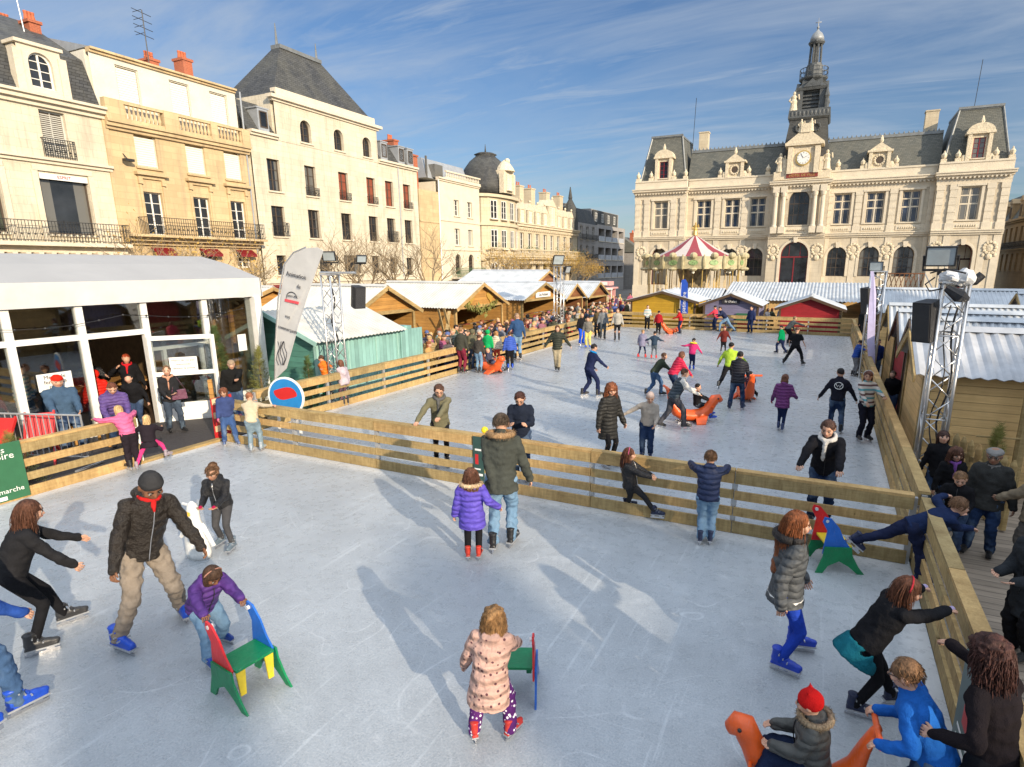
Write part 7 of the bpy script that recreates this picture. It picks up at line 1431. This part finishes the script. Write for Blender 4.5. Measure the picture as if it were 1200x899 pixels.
person('skater in lime green jacket with one leg stretched back', P(853, 458), 1.5, sy=15, pel=(0, 0, .49), lean=(16, -4), LF=(-.12, -.3, .08, 10, -30), RF=(.05, .08, 0, 0), LH=(-.26, .1, .5), RH=(.28, .2, .58), top=((.36, .52, .05), 'cloth'), bot=(BLK, 'cloth'), hair=('short', DK))
person('man in grey quilted vest with white sleeves pushing an orange seal to the right', P(789, 502), 1.5, sy=75, pel=(0, -.02, .48), lean=(26, 0), LF=(-.05, -.22, 0, 0, -15), RF=(.07, .14, 0, 0), LH=(-.1, .34, .58), RH=(.1, .34, .56), top=((.6, .57, .52), 'cloth'), vest=(.045, .06, .075), bot=((.06, .06, .07), 'cloth'), hair=('short', BR))
seal('orange seal skating aid pushed by the man in the grey vest', P(812, 494), 60, 1.0)
person('child in black on the orange seal of the man in the grey vest', P(816, 492), 1.1, sy=85, pel=(0, 0, .33), LF=(-.18, .3, .05, 0, 10), RF=(.18, .3, .05, 0, 10), LH=(-.1, .3, .45), RH=(.1, .3, .45), lean=(-5, 0), top=(BLK, 'cloth'), bot=(BLK, 'denim'), hair=('short', DK), shoe=SB)
person('woman in raspberry red puffer jacket bending over beside the dark green jacket', P(788, 470), 1.46, sy=60, lean=(30, 0), pel=(0, -.02, .5), LH=(-.12, .3, .52), RH=(.14, .3, .5), top=((.5, .02, .06), 'puff'), bot=(DJ, 'denim'), hair=('bob', (.12, .05, .03)))
person('person in dark green jacket and jeans bending left of the raspberry red one', P(768, 464), 1.38, sy=70, lean=(36, 0), pel=(0, -.05, .48), LF=(-.06, -.18, 0, 0), RF=(.06, .1, 0, 0), LH=(-.1, .35, .55), RH=(.1, .35, .5), top=((.04, .05, .035), 'cloth'), bot=(JEAN, 'denim'), hair=('short', BR))
person('girl in pink jacket with yellow hood holding both arms out', P(810, 434), 1.16, sy=12, LH=(-.36, .06, .76), RH=(.3, .1, .52), lean=(6, 4), LF=(-.05, 0, 0, 0), RF=(.07, .0, 0, 0), top=((.6, .04, .16), 'cloth'), bot=(NAVY, 'tights'), shoe=SB, hair=('short', DK), hood=(.75, .6, .03))
person('small girl in lavender grey coat beside one in dark blue', P(752, 420), 1.16, sy=20, LF=(-.14, 0, 0, 0), RF=(.12, .04, 0, 0), LH=(-.2, .1, .5), RH=(.2, .1, .5), top=((.22, .21, .3), 'coat'), coat=.12, bot=(NAVY, 'tights'), shoe=RS, hair=('short', (.25, .16, .08)))
person('small girl in dark blue jacket with arms spread next to the lavender one', P(766, 421), 1.12, sy=10, LH=(-.34, .05, .68), RH=(.34, .05, .68), LF=(-.09, 0, 0, 0), RF=(.09, 0, 0, 0), top=((.03, .05, .08), 'cloth'), bot=((.1, .12, .14), 'tights'), shoe=RS, hair=('short', DK))
person('boy in black and white top standing before the yellow hut', P(758, 387), 1.45, sy=170, LH=(-.12, .15, .6), RH=(.12, .15, .6), top=((.5, .5, .5), 'stripes'), bot=(BLK, 'cloth'), hair=('short', DK))
person('boy in dark red jacket with his back to the camera before the yellow hut', P(771, 393), 1.32, sy=10, top=((.3, .015, .02), 'cloth'), bot=(BLK, 'cloth'), hair=('short', DK))
person('boy in red sweatshirt right of the small orange seal by the far fence', P(797, 392), 1.4, sy=-80, lean=(14, 0), LH=(-.1, .3, .62), RH=(.1, .3, .62), top=((.4, .015, .02), 'cloth'), bot=(NAVY, 'cloth'), hair=('short', DK))
seal('orange seal skating aid standing near the yellow hut', P(786, 391), -120, .95)
person('child in coral jacket among the group before the lilac hut', P(838, 388), 1.45, sy=-60, lean=(10, 0), LH=(-.2, .3, .6), RH=(.1, .3, .6), top=((.65, .05, .08), 'cloth'), bot=(NAVY, 'cloth'), hair=('short', DK))
person('tall person in dark brown coat at the back of the group before the lilac hut', P(842, 385), 1.72, sy=170, top=((.09, .02, .02), 'cloth'), bot=(BLK, 'cloth'), hair=('short', DK))
person('youth in navy jacket and light jeans lunging sideways before the lilac hut', P(850, 390), 1.7, sy=-95, pel=(0, 0, .44), lean=(40, 0), LF=(-.05, .2, 0, 0), RF=(.05, -.32, 0, 0, -10), LH=(-.2, .35, .6), RH=(.2, .3, .5), top=((.02, .025, .06), 'cloth'), bot=(LJ, 'denim'), hair=('short', BR))
person('small child in dark red coat with white skates in the middle of the back rink', P(847, 415), 1.18, sy=175, LH=(-.26, .08, .5), RH=(.26, .08, .5), LF=(-.07, .05, 0, 0), RF=(.07, -.05, 0, 0), top=((.13, .025, .02), 'cloth'), coat=.1, bot=(BLK, 'tights'), shoe=(.6, .55, .55), hair=('short', BR), hat=('beanie', (.14, .04, .03)))
person('boy in navy jacket standing alone by the far fence', P(879, 391), 1.5, sy=-150, top=((.02, .03, .09), 'cloth'), bot=(NAVY, 'cloth'), hair=('short', DK))
person('boy in green tracksuit top in the far right of the back rink', P(915, 415), 1.26, sy=-60, pel=(0, 0, .48), lean=(10, 0), LF=(-.08, .1, 0, 0), RF=(.1, -.15, 0, 0), top=((.0, .2, .07), 'cloth'), bot=(NAVY, 'cloth'), hair=('short', DK))
person('person in grey top bending right behind the boy in green', P(924, 404), 1.5, sy=60, lean=(40, 0), pel=(0, -.08, .48), LH=(-.1, .3, .3), RH=(.2, .4, .62), top=((.08, .09, .09), 'cloth'), bot=(BLK, 'cloth'), hair=('short', (.2, .13, .07)))
person('boy in black T-shirt striding with legs wide apart', P(930, 428), 1.5, sy=12, pel=(0, 0, .47), lean=(6, 0), LF=(-.24, -.06, 0, 10), RF=(.2, .02, 0, -20), LH=(-.18, .12, .5), RH=(.22, .08, .48), top=(BLK, 'tee'), bot=(BLK, 'cloth'), hair=('short', (.08, .04, .03)))
person('boy in navy tracksuit with light blue shoulders skating to the right', P(691, 465), 1.58, sy=62, pel=(0, -.02, .49), lean=(14, 0), LF=(-.08, -.1, 0, 0), RF=(.1, .12, 0, 0), LH=(-.1, .15, .5), RH=(.14, .3, .52), top=((.014, .02, .06), 'cloth'), bot=((.014, .02, .06), 'cloth'), hair=('short', DK), scarf=(.01, .2, .5))
person('young woman in short dark parka and beige trousers with arms out', P(653, 435), 1.64, sy=178, LH=(-.3, .03, .53), RH=(.3, .03, .5), LF=(-.03, .04, 0, 0), RF=(.03, -.04, 0, 0), top=((.03, .035, .025), 'puff'), coat=.06, bot=((.32, .27, .18), 'cloth'), hair=('bob', (.1, .045, .02)))
A = dict(group='skaters standing along the back left fence')
person('man in blue jacket and light jeans holding the back left fence', P(607, 422), 1.86, sy=-20, LH=(-.22, .15, .5), top=((.03, .07, .16), 'cloth'), bot=(LJ, 'denim'), hair=('short', (.25, .16, .1)), **A)
person('boy in royal blue jacket with dark trousers and blue skates by the back left fence', P(598, 433), 1.38, sy=-10, top=((.04, .09, .4), 'puff'), bot=(BLK, 'cloth'), shoe=SB, hair=('short', BR), **A)
person('girl in cream coat and coral trousers by the back left fence', P(582, 430), 1.33, sy=20, top=((.6, .52, .4), 'puff'), bot=((.55, .07, .04), 'tights'), hair=('bob', (.3, .15, .06)), **A)
person('child in bright green hooded top behind the fallen orange seal', P(572, 430), 1.38, sy=30, top=((.01, .32, .1), 'cloth'), hat=('hood', (.01, .32, .1)), **A)
person('boy in black jacket and light jeans left of the fallen orange seal', P(561, 437), 1.34, sy=30, lean=(10, 0), top=((.05, .045, .04), 'cloth'), bot=(LJ, 'denim'), hair=('short', BR), **A)
person('person in dark jacket and burgundy trousers at the open end of the back left fence', P(541, 438), 1.62, sy=35, top=((.05, .05, .04), 'cloth'), bot=((.16, .02, .04), 'cloth'), hair=('short', (.2, .12, .06)), **A)
person('person with khaki hood stooping among the group by the fence', P(551, 434), 1.5, sy=40, lean=(22, 0), top=((.12, .11, .07), 'coat'), hat=('hood', (.12, .11, .07)), **A)
seal('orange seal skating aid lying by the back left fence', P(576, 437), 110, 1.0)
person('child in grey sitting on the orange seal by the back left fence', P(577, 436), 1.1, sy=100, pel=(0, 0, .32), lean=(-30, 0), LF=(-.15, .42, .02, 0, 10), RF=(.15, .42, .02, 0, 10), top=((.05, .05, .08), 'cloth'), bot=((.2, .22, .28), 'cloth'), hair=('short', (.3, .2, .1)))
person('person in black jacket and blue trousers by the far left mast', P(681, 404), 1.5, sy=150, top=(BLK, 'cloth'), bot=(SB, 'cloth'), shoe=SB, hair=('bob', (.3, .2, .1)), **A)
person('person in grey top with pale yellow trousers and blue skates', P(689, 408), 1.45, sy=190, lean=(14, 0), top=((.18, .17, .15), 'knit'), bot=((.6, .5, .15), 'cloth'), shoe=SB, hair=('short', BR), **A)
person('person in brown jacket leaning against the back left fence', P(700, 396), 1.55, sy=200, lean=(-4, 0), top=((.12, .09, .05), 'cloth'), bot=(CHAR, 'cloth'), hair=('short', BR), **A)
person('woman in grey jacket standing at the far stretch of the left fence', P(706, 398), 1.6, sy=170, top=((.16, .17, .18), 'cloth'), bot=((.05, .06, .07), 'cloth'), hair=('short', (.2, .13, .08)), **A)
person('woman with long hair in pale jacket and black leggings near the far left fence', P(723, 400), 1.64, sy=185, top=((.36, .34, .3), 'cloth'), bot=(BLK, 'tights'), hair=('long', (.14, .07, .03)), **A)
# ---- left side
person('boy in orange jacket and green trousers climbing on the fence before the teal hut', P(386, 470), 1.3, sy=-50, lean=(18, 0), LHw=Vector((-11.55, 11.0, .95)), RHw=Vector((-11.55, 11.5, .95)), LF=(-.1, 0, .08, 0), RF=(.1, 0, .02, 0), top=((.72, .16, .015), 'puff'), bot=((.01, .25, .13), 'cloth'), hair=('short', BR))
person('girl in pale lavender coat beside the boy in orange', P(405, 475), 1.24, sy=-40, lean=(6, 0), LHw=Vector((-11.5, 11.7, .9)), top=((.45, .38, .42), 'coat'), coat=.08, bot=((.12, .07, .1), 'tights'), hair=('bob', (.12, .05, .03)))
person('small girl in denim blue with pink gloves and bow at the rink entrance', P(270, 521), 1.22, sy=175, head=(15, 5), LH=(-.2, .1, .55), RH=(.15, .12, .45), LF=(-.1, .1, 0, 10), RF=(.08, 0, 0, -10), top=((.04, .06, .16), 'cloth'), bot=((.04, .08, .2), 'denim'), shoe=(.1, .15, .3), hair=('curly', (.14, .05, .025)), glove=(.7, .1, .3), skin=(.4, .24, .16))
person('small boy in beige top holding the cross fence with both arms wide', Vector((-10.2, 7.72, 0)), 1.22, sy=5, lean=(10, 0), LHw=rl(298), RHw=rl(352), LF=(-.06, 0, 0, 0), RF=(.1, .02, 0, -30), top=((.5, .42, .3), 'knit'), bot=((.16, .22, .26), 'denim'), shoe=(.3, .35, .4), hair=('short', (.2, .08, .04)))
person('little blonde girl in pink jacket hanging over the near left fence', Vector((-11.25, 6.0, .0)), 1.22, sy=-20, pel=(0, 0, .56), lean=(34, 0), head=(0, 30), LHw=Vector((-11.75, 5.75, .98)), RHw=Vector((-11.75, 6.45, .98)), top=((.6, .12, .25), 'puff'), bot=((.02, .015, .02), 'cloth'), hair=('long', BL), skate=True)
person('small blonde girl in black dress with pink leggings climbing over the near left fence', Vector((-10.95, 6.15, .05)), 1.0, sy=10, pel=(0, 0, .5), lean=(16, 0), head=(0, 10), LH=(-.2, .3, .72), RH=(.2, .3, .7), LF=(-.25, -.05, .0, 20), RF=(.25, -.0, .16, -40), top=((.02, .015, .02), 'cloth'), skirt=(.02, .015, .02), bot=((.65, .05, .2), 'tights'), hair=('long', BL), shoe=(.3, .25, .28))
person('woman with orange scarf and plum handbag standing in front of the open tent door', P(206, 505), 1.56, sy=170, head=(15, 5), LH=(-.02, .2, .6), RH=(.08, .18, .56), LF=(-.09, .06, 0, 10), RF=(.07, 0, 0, -5), top=((.02, .02, .022), 'coat'), coat=.07, bot=((.04, .055, .08), 'denim'), skate=False, hair=('short', (.14, .08, .04)), scarf=(.55, .28, .18), bag='shoulder')
person('man in khaki cap and black hoodie with white cords near the tent door', P(279, 492), 1.55, sy=178, lean=(8, 0), head=(0, 10), LHw=Vector((-11.9, 8.6, .97)), top=((.012, .012, .012), 'cloth'), skate=False, hat=('cap', (.3, .22, .15)), hair=('short', GY), girth=1.2)
def seated(lab, x, y, H, top, **k): return person(lab, Vector((x, y, 0)), H, pel=(0, -.12, .31), LF=(-.08, .16, 0, 5), RF=(.08, .16, 0, -5), LH=k.pop('LH', (-.1, .16, .36)), RH=k.pop('RH', (.1, .16, .36)), top=top, skate=False, **k)
seated('heavy man in red cap and denim jacket seated behind the metal barrier', -14.0, 6.35, 1.95, ((.05, .09, .15), 'cloth'), sy=172, hat=('cap', (.6, .02, .01)), hair=('short', GY), girth=1.25, lean=(-4, 0))
seated('woman in shiny purple jacket seated behind the blonde girls', -13.35, 6.95, 1.75, ((.10, .06, .20), 'puff'), sy=176, lean=(14, 0), head=(0, 30), hair=('short', (.10, .035, .02)), girth=1.1)
for i, (x, y) in enumerate(((-14.0, 6.22), (-13.35, 6.82))):
    t = thing('stool', ['low wooden stool under the man in the red cap', 'low wooden stool under the woman in purple'][i], 'stool', (x-.05, y+.0, 0)); m = MB(); m.box((-.2, -.2, .38), (.2, .2, .42)); m.build('seat', 'hut_wood', t)
    for sx in (-.16, .16):
        for sy_ in (-.16, .16): m = MB(); m.box((sx-.02, sy_-.02, 0), (sx+.02, sy_+.02, .38)); m.build('leg', 'hut_wood', t)
INS = dict(skate=False, sink=0)
person('man in striped blue shirt behind the left tent window', Vector((-16.2, 6.6, -.1)), 1.7, sy=120, top=((.06, .09, .2), 'stripes'), hair=('short', DK), **INS)
person('person with black hair further inside the left tent window', Vector((-16.6, 7.3, -.1)), 1.6, sy=200, top=(BLK, 'cloth'), hair=('short', DK), **INS)
person('man in black leather jacket standing inside the tent entrance', Vector((-15.6, 7.7, -.1)), 1.78, sy=170, LH=(-.15, .2, .7), RH=(.15, .2, .62), top=(BLK, 'leather'), hair=('short', GY), **INS)
person('child in bright red coat seen from behind inside the tent entrance', Vector((-15.0, 7.5, -.1)), 1.5, sy=0, top=((.65, .02, .01), 'puff'), bot=(BLK, 'cloth'), hair=('short', DK), hat=('hood', (.65, .02, .01)), **INS)
person('woman with red scarf and dark coat inside the tent entrance', Vector((-15.7, 8.6, -.1)), 1.7, sy=175, RH=(.15, .2, .8), top=(BLK, 'coat'), coat=.15, hair=('short', (.3, .05, .02)), scarf=(.6, .02, .03), **INS)
person('person in black and red crouching at the edge of the tent entrance', Vector((-14.5, 8.0, -.1)), 1.45, sy=200, lean=(20, 0), pel=(0, 0, .5), top=(BLK, 'cloth'), hair=('short', DK), **INS)
person('seated customer in dark red deep inside the tent', Vector((-16., 5.9, -.1)), 1.5, sy=160, top=((.15, .02, .03), 'cloth'), hair=('short', BR), **INS)
# ---- crowd prototypes, then copies
CG = [(.02, .02, .022), (.03, .035, .05), (.25, .03, .03), (.05, .06, .12), (.3, .26, .2), (.12, .09, .06), (.5, .47, .42), (.06, .08, .05), (.3, .1, .15), (.16, .16, .17), (.1, .14, .3), (.02, .02, .02), (.4, .3, .12), (.08, .03, .1)]
CN = ['black', 'charcoal blue', 'dark red', 'navy blue', 'beige', 'brown', 'off-white', 'olive green', 'rose', 'grey', 'mid blue', 'plain black', 'mustard', 'dark purple']
protos = []
for i in range(8):
    k = dict(top=(CG[i], ['puff', 'cloth', 'coat'][i % 3]), coat=(.0, .06, .18)[i % 3], hair=(['short', 'bob', 'short', 'long'][i % 4], [DK, BR, (.3, .2, .1), GY][i % 4]), skate=False, det=.034, LH=[(-.17, .03, .46), (-.1, .2, .62), (-.2, .1, .5)][i % 3], RH=[(.17, .05, .46), (.12, .22, .55)][i % 2], bot=([BLK, DJ, CHAR][i % 3], 'cloth'))
    if i == 3: k['hat'] = ('beanie', (.3, .28, .26))
    if i == 6: k['hat'] = ('hood', (.1, .1, .1))
    protos.append((i, Vector((-13.2, 16.+i*1.5, -.5)), k))
PR = [person('placeholder', p, [1.72, 1.62, 1.78, 1.7, 1.66, 1.6, 1.75, 1.5][i], yaw=random.uniform(0, 360), group='crowd around the market huts', **k) for i, p, k in protos]
finish_people()
def place(o, p, label, top, rz):
    o.matrix_basis = Matrix.Translation(p) @ Matrix.Rotation(rz, 4, 'Z'); s = random.uniform(.94, 1.06); o.scale = (s, s, s); o['label'] = label
    for c in o.children:
        if c.name.startswith(('jacket', 'vest')): c.color = (*[x*random.uniform(.8, 1.2) for x in top], 1)
        if c.name.startswith('hat'): c.color = (*random.choice(CG), 1)
        if c.name.startswith('hair'): c.color = (*random.choice([DK, BR, BR, BL, GY, RD]), 1)
spots = []
rnd = random.Random(11)
def zone(n, x0, x1, y0, y1, where, mind=.38):
    k = 0; tries = 0
    while k < n and tries < 3000:
        tries += 1; x, y = rnd.uniform(x0, x1), rnd.uniform(y0, y1)
        if all(hypot(x-a, y-b) > mind for a, b, _ in spots): spots.append((x, y, where)); k += 1
zone(7, -14.2, -12.1, 16.9, 18.4, 'in the alley by the first open wooden hut')
zone(38, -14.3, -12., 18., 23., 'in the crowd left of the hut with hearts')
zone(38, -14.4, -12.0, 23., 28., 'in the crowd in front of the hut with hearts')
zone(38, -14.6, -12.0, 28., 34.5, 'in the crowd before the hut with the name board')
zone(34, -15, -12.0, 34.5, 44, 'in the crowd before the rust brown huts')
zone(22, -19, -11.0, 44, 54, 'in the far crowd near the pink stall')
zone(14, -11, -7., 50, 57, 'in the far crowd at the foot of the carousel')
zone(6, -6.5, 2., 38.6, 41, 'behind the far fence before the long stall')
for n, (x, y, wh) in enumerate(spots):
    i = n if n < len(PR) else None; src = PR[rnd.randrange(len(PR))] if i is None else PR[i]; o = src if i is not None else dup(src); c = rnd.randrange(len(CG)); nm = CN[c]
    place(o, Vector((x, y, -.5)), 'person in %s top %s' % (nm, wh), CG[c], rnd.uniform(0, 2*pi))
# emblem on the youth's back
for o in PEOPLE:
    if 'white emblem' in o.get('label', ''):
        m = MB(); C = Vector((0, -.155, 1.10)); m.tube([C+Vector((.085*cos(a), 0, .075*sin(a))) for a in [2*pi*k/14 for k in range(15)]], .008, 5); m.tube([C+Vector((-.06, -.004, .04)), C+Vector((-.02, -.004, -.03)), C+Vector((0, -.004, .02)), C+Vector((.02, -.004, -.03)), C+Vector((.06, -.004, .04))], .007, 5); m.build('emblem', 'paper', o)
# ================================================================ light and sky
SUN_AZ, SUN_EL = radians(119), radians(19)
w = bpy.data.worlds.new('World'); sc.world = w; w.use_nodes = True; nt = w.node_tree; bg = nt.nodes['Background']
sky = nt.nodes.new('ShaderNodeTexSky'); sky.sky_type = 'NISHITA'; sky.sun_disc = False; sky.sun_elevation = SUN_EL; sky.sun_rotation = SUN_AZ; sky.altitude = 100; sky.air_density = 1.2; sky.dust_density = .6; sky.ozone_density = 2.5
tc = nt.nodes.new('ShaderNodeTexCoord'); sp = nt.nodes.new('ShaderNodeSeparateXYZ'); nt.links.new(tc.outputs['Generated'], sp.inputs[0])
def mth(op, a, b=0.):
    o = nt.nodes.new('ShaderNodeMath'); o.operation = op
    for v, i in ((a, 0), (b, 1)):
        if hasattr(v, 'links'): nt.links.new(v, o.inputs[i])
        else: o.inputs[i].default_value = v
    return o.outputs[0]
z = mth('ADD', mth('MAXIMUM', sp.outputs[2], 0.), .12); cb = nt.nodes.new('ShaderNodeCombineXYZ'); nt.links.new(mth('DIVIDE', sp.outputs[0], z), cb.inputs[0]); nt.links.new(mth('DIVIDE', sp.outputs[1], z), cb.inputs[1])
def cloud(scale, rot, stretch, lo, hi, dist=.6):
    mp = nt.nodes.new('ShaderNodeMapping'); mp.inputs['Rotation'].default_value = (0, 0, rot); mp.inputs['Scale'].default_value = (1, stretch, 1); nt.links.new(cb.outputs[0], mp.inputs[0])
    n = nt.nodes.new('ShaderNodeTexNoise'); n.inputs['Scale'].default_value = scale; n.inputs['Detail'].default_value = 9; n.inputs['Roughness'].default_value = .62; n.inputs['Distortion'].default_value = dist; nt.links.new(mp.outputs[0], n.inputs['Vector'])
    r = nt.nodes.new('ShaderNodeMapRange'); r.inputs['From Min'].default_value = lo; r.inputs['From Max'].default_value = hi; nt.links.new(n.outputs['Fac'], r.inputs[0]); return r.outputs[0]
c = mth('MAXIMUM', mth('MULTIPLY', cloud(.55, .55, 3.2, .42, .74), .75), mth('MULTIPLY', cloud(1.3, .35, 4.5, .5, .8, 1.), .6)); c = mth('MAXIMUM', c, mth('MULTIPLY', cloud(.3, .2, 1.6, .46, .7, .3), .45))
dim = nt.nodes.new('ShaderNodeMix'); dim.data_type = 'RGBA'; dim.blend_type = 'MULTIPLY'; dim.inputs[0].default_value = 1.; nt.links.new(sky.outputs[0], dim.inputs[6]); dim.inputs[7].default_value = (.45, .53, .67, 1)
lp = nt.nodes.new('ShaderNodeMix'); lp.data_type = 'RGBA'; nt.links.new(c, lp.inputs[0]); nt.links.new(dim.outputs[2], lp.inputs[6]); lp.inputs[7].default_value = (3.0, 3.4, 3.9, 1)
# cloud glow added out of view, overhead and sunward, to fill the shade
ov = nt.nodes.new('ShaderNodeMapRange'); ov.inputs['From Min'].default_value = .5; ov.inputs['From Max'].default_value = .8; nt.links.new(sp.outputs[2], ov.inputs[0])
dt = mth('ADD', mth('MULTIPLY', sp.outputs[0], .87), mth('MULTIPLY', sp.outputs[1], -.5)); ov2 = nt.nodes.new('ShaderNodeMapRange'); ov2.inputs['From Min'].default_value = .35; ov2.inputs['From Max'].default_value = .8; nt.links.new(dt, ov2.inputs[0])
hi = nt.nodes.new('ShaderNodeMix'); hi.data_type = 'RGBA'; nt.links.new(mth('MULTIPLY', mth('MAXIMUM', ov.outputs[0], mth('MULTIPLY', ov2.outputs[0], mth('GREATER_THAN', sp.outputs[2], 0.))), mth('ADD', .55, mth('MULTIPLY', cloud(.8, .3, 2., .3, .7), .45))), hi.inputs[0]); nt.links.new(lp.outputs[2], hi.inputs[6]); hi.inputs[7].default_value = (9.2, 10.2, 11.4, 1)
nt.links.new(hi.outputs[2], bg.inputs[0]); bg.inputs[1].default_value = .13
s = bpy.data.lights.new('sun', 'SUN'); s.energy = 4.6; s.angle = radians(.6); s.color = (1., .84, .63); so = bpy.data.objects.new('sun', s); col.objects.link(so)
sd = Vector((sin(SUN_AZ)*cos(SUN_EL), cos(SUN_AZ)*cos(SUN_EL), sin(SUN_EL))); so.rotation_euler = sd.to_track_quat('Z', 'Y').to_euler()
sc.view_settings.view_transform = 'Standard'; sc.view_settings.look = 'None'; sc.view_settings.gamma = 1; sc.view_settings.use_curve_mapping = False; sc.view_settings.exposure = .42
sc.cycles.max_bounces = 6; sc.cycles.transparent_max_bounces = 12; sc.render.use_persistent_data = False
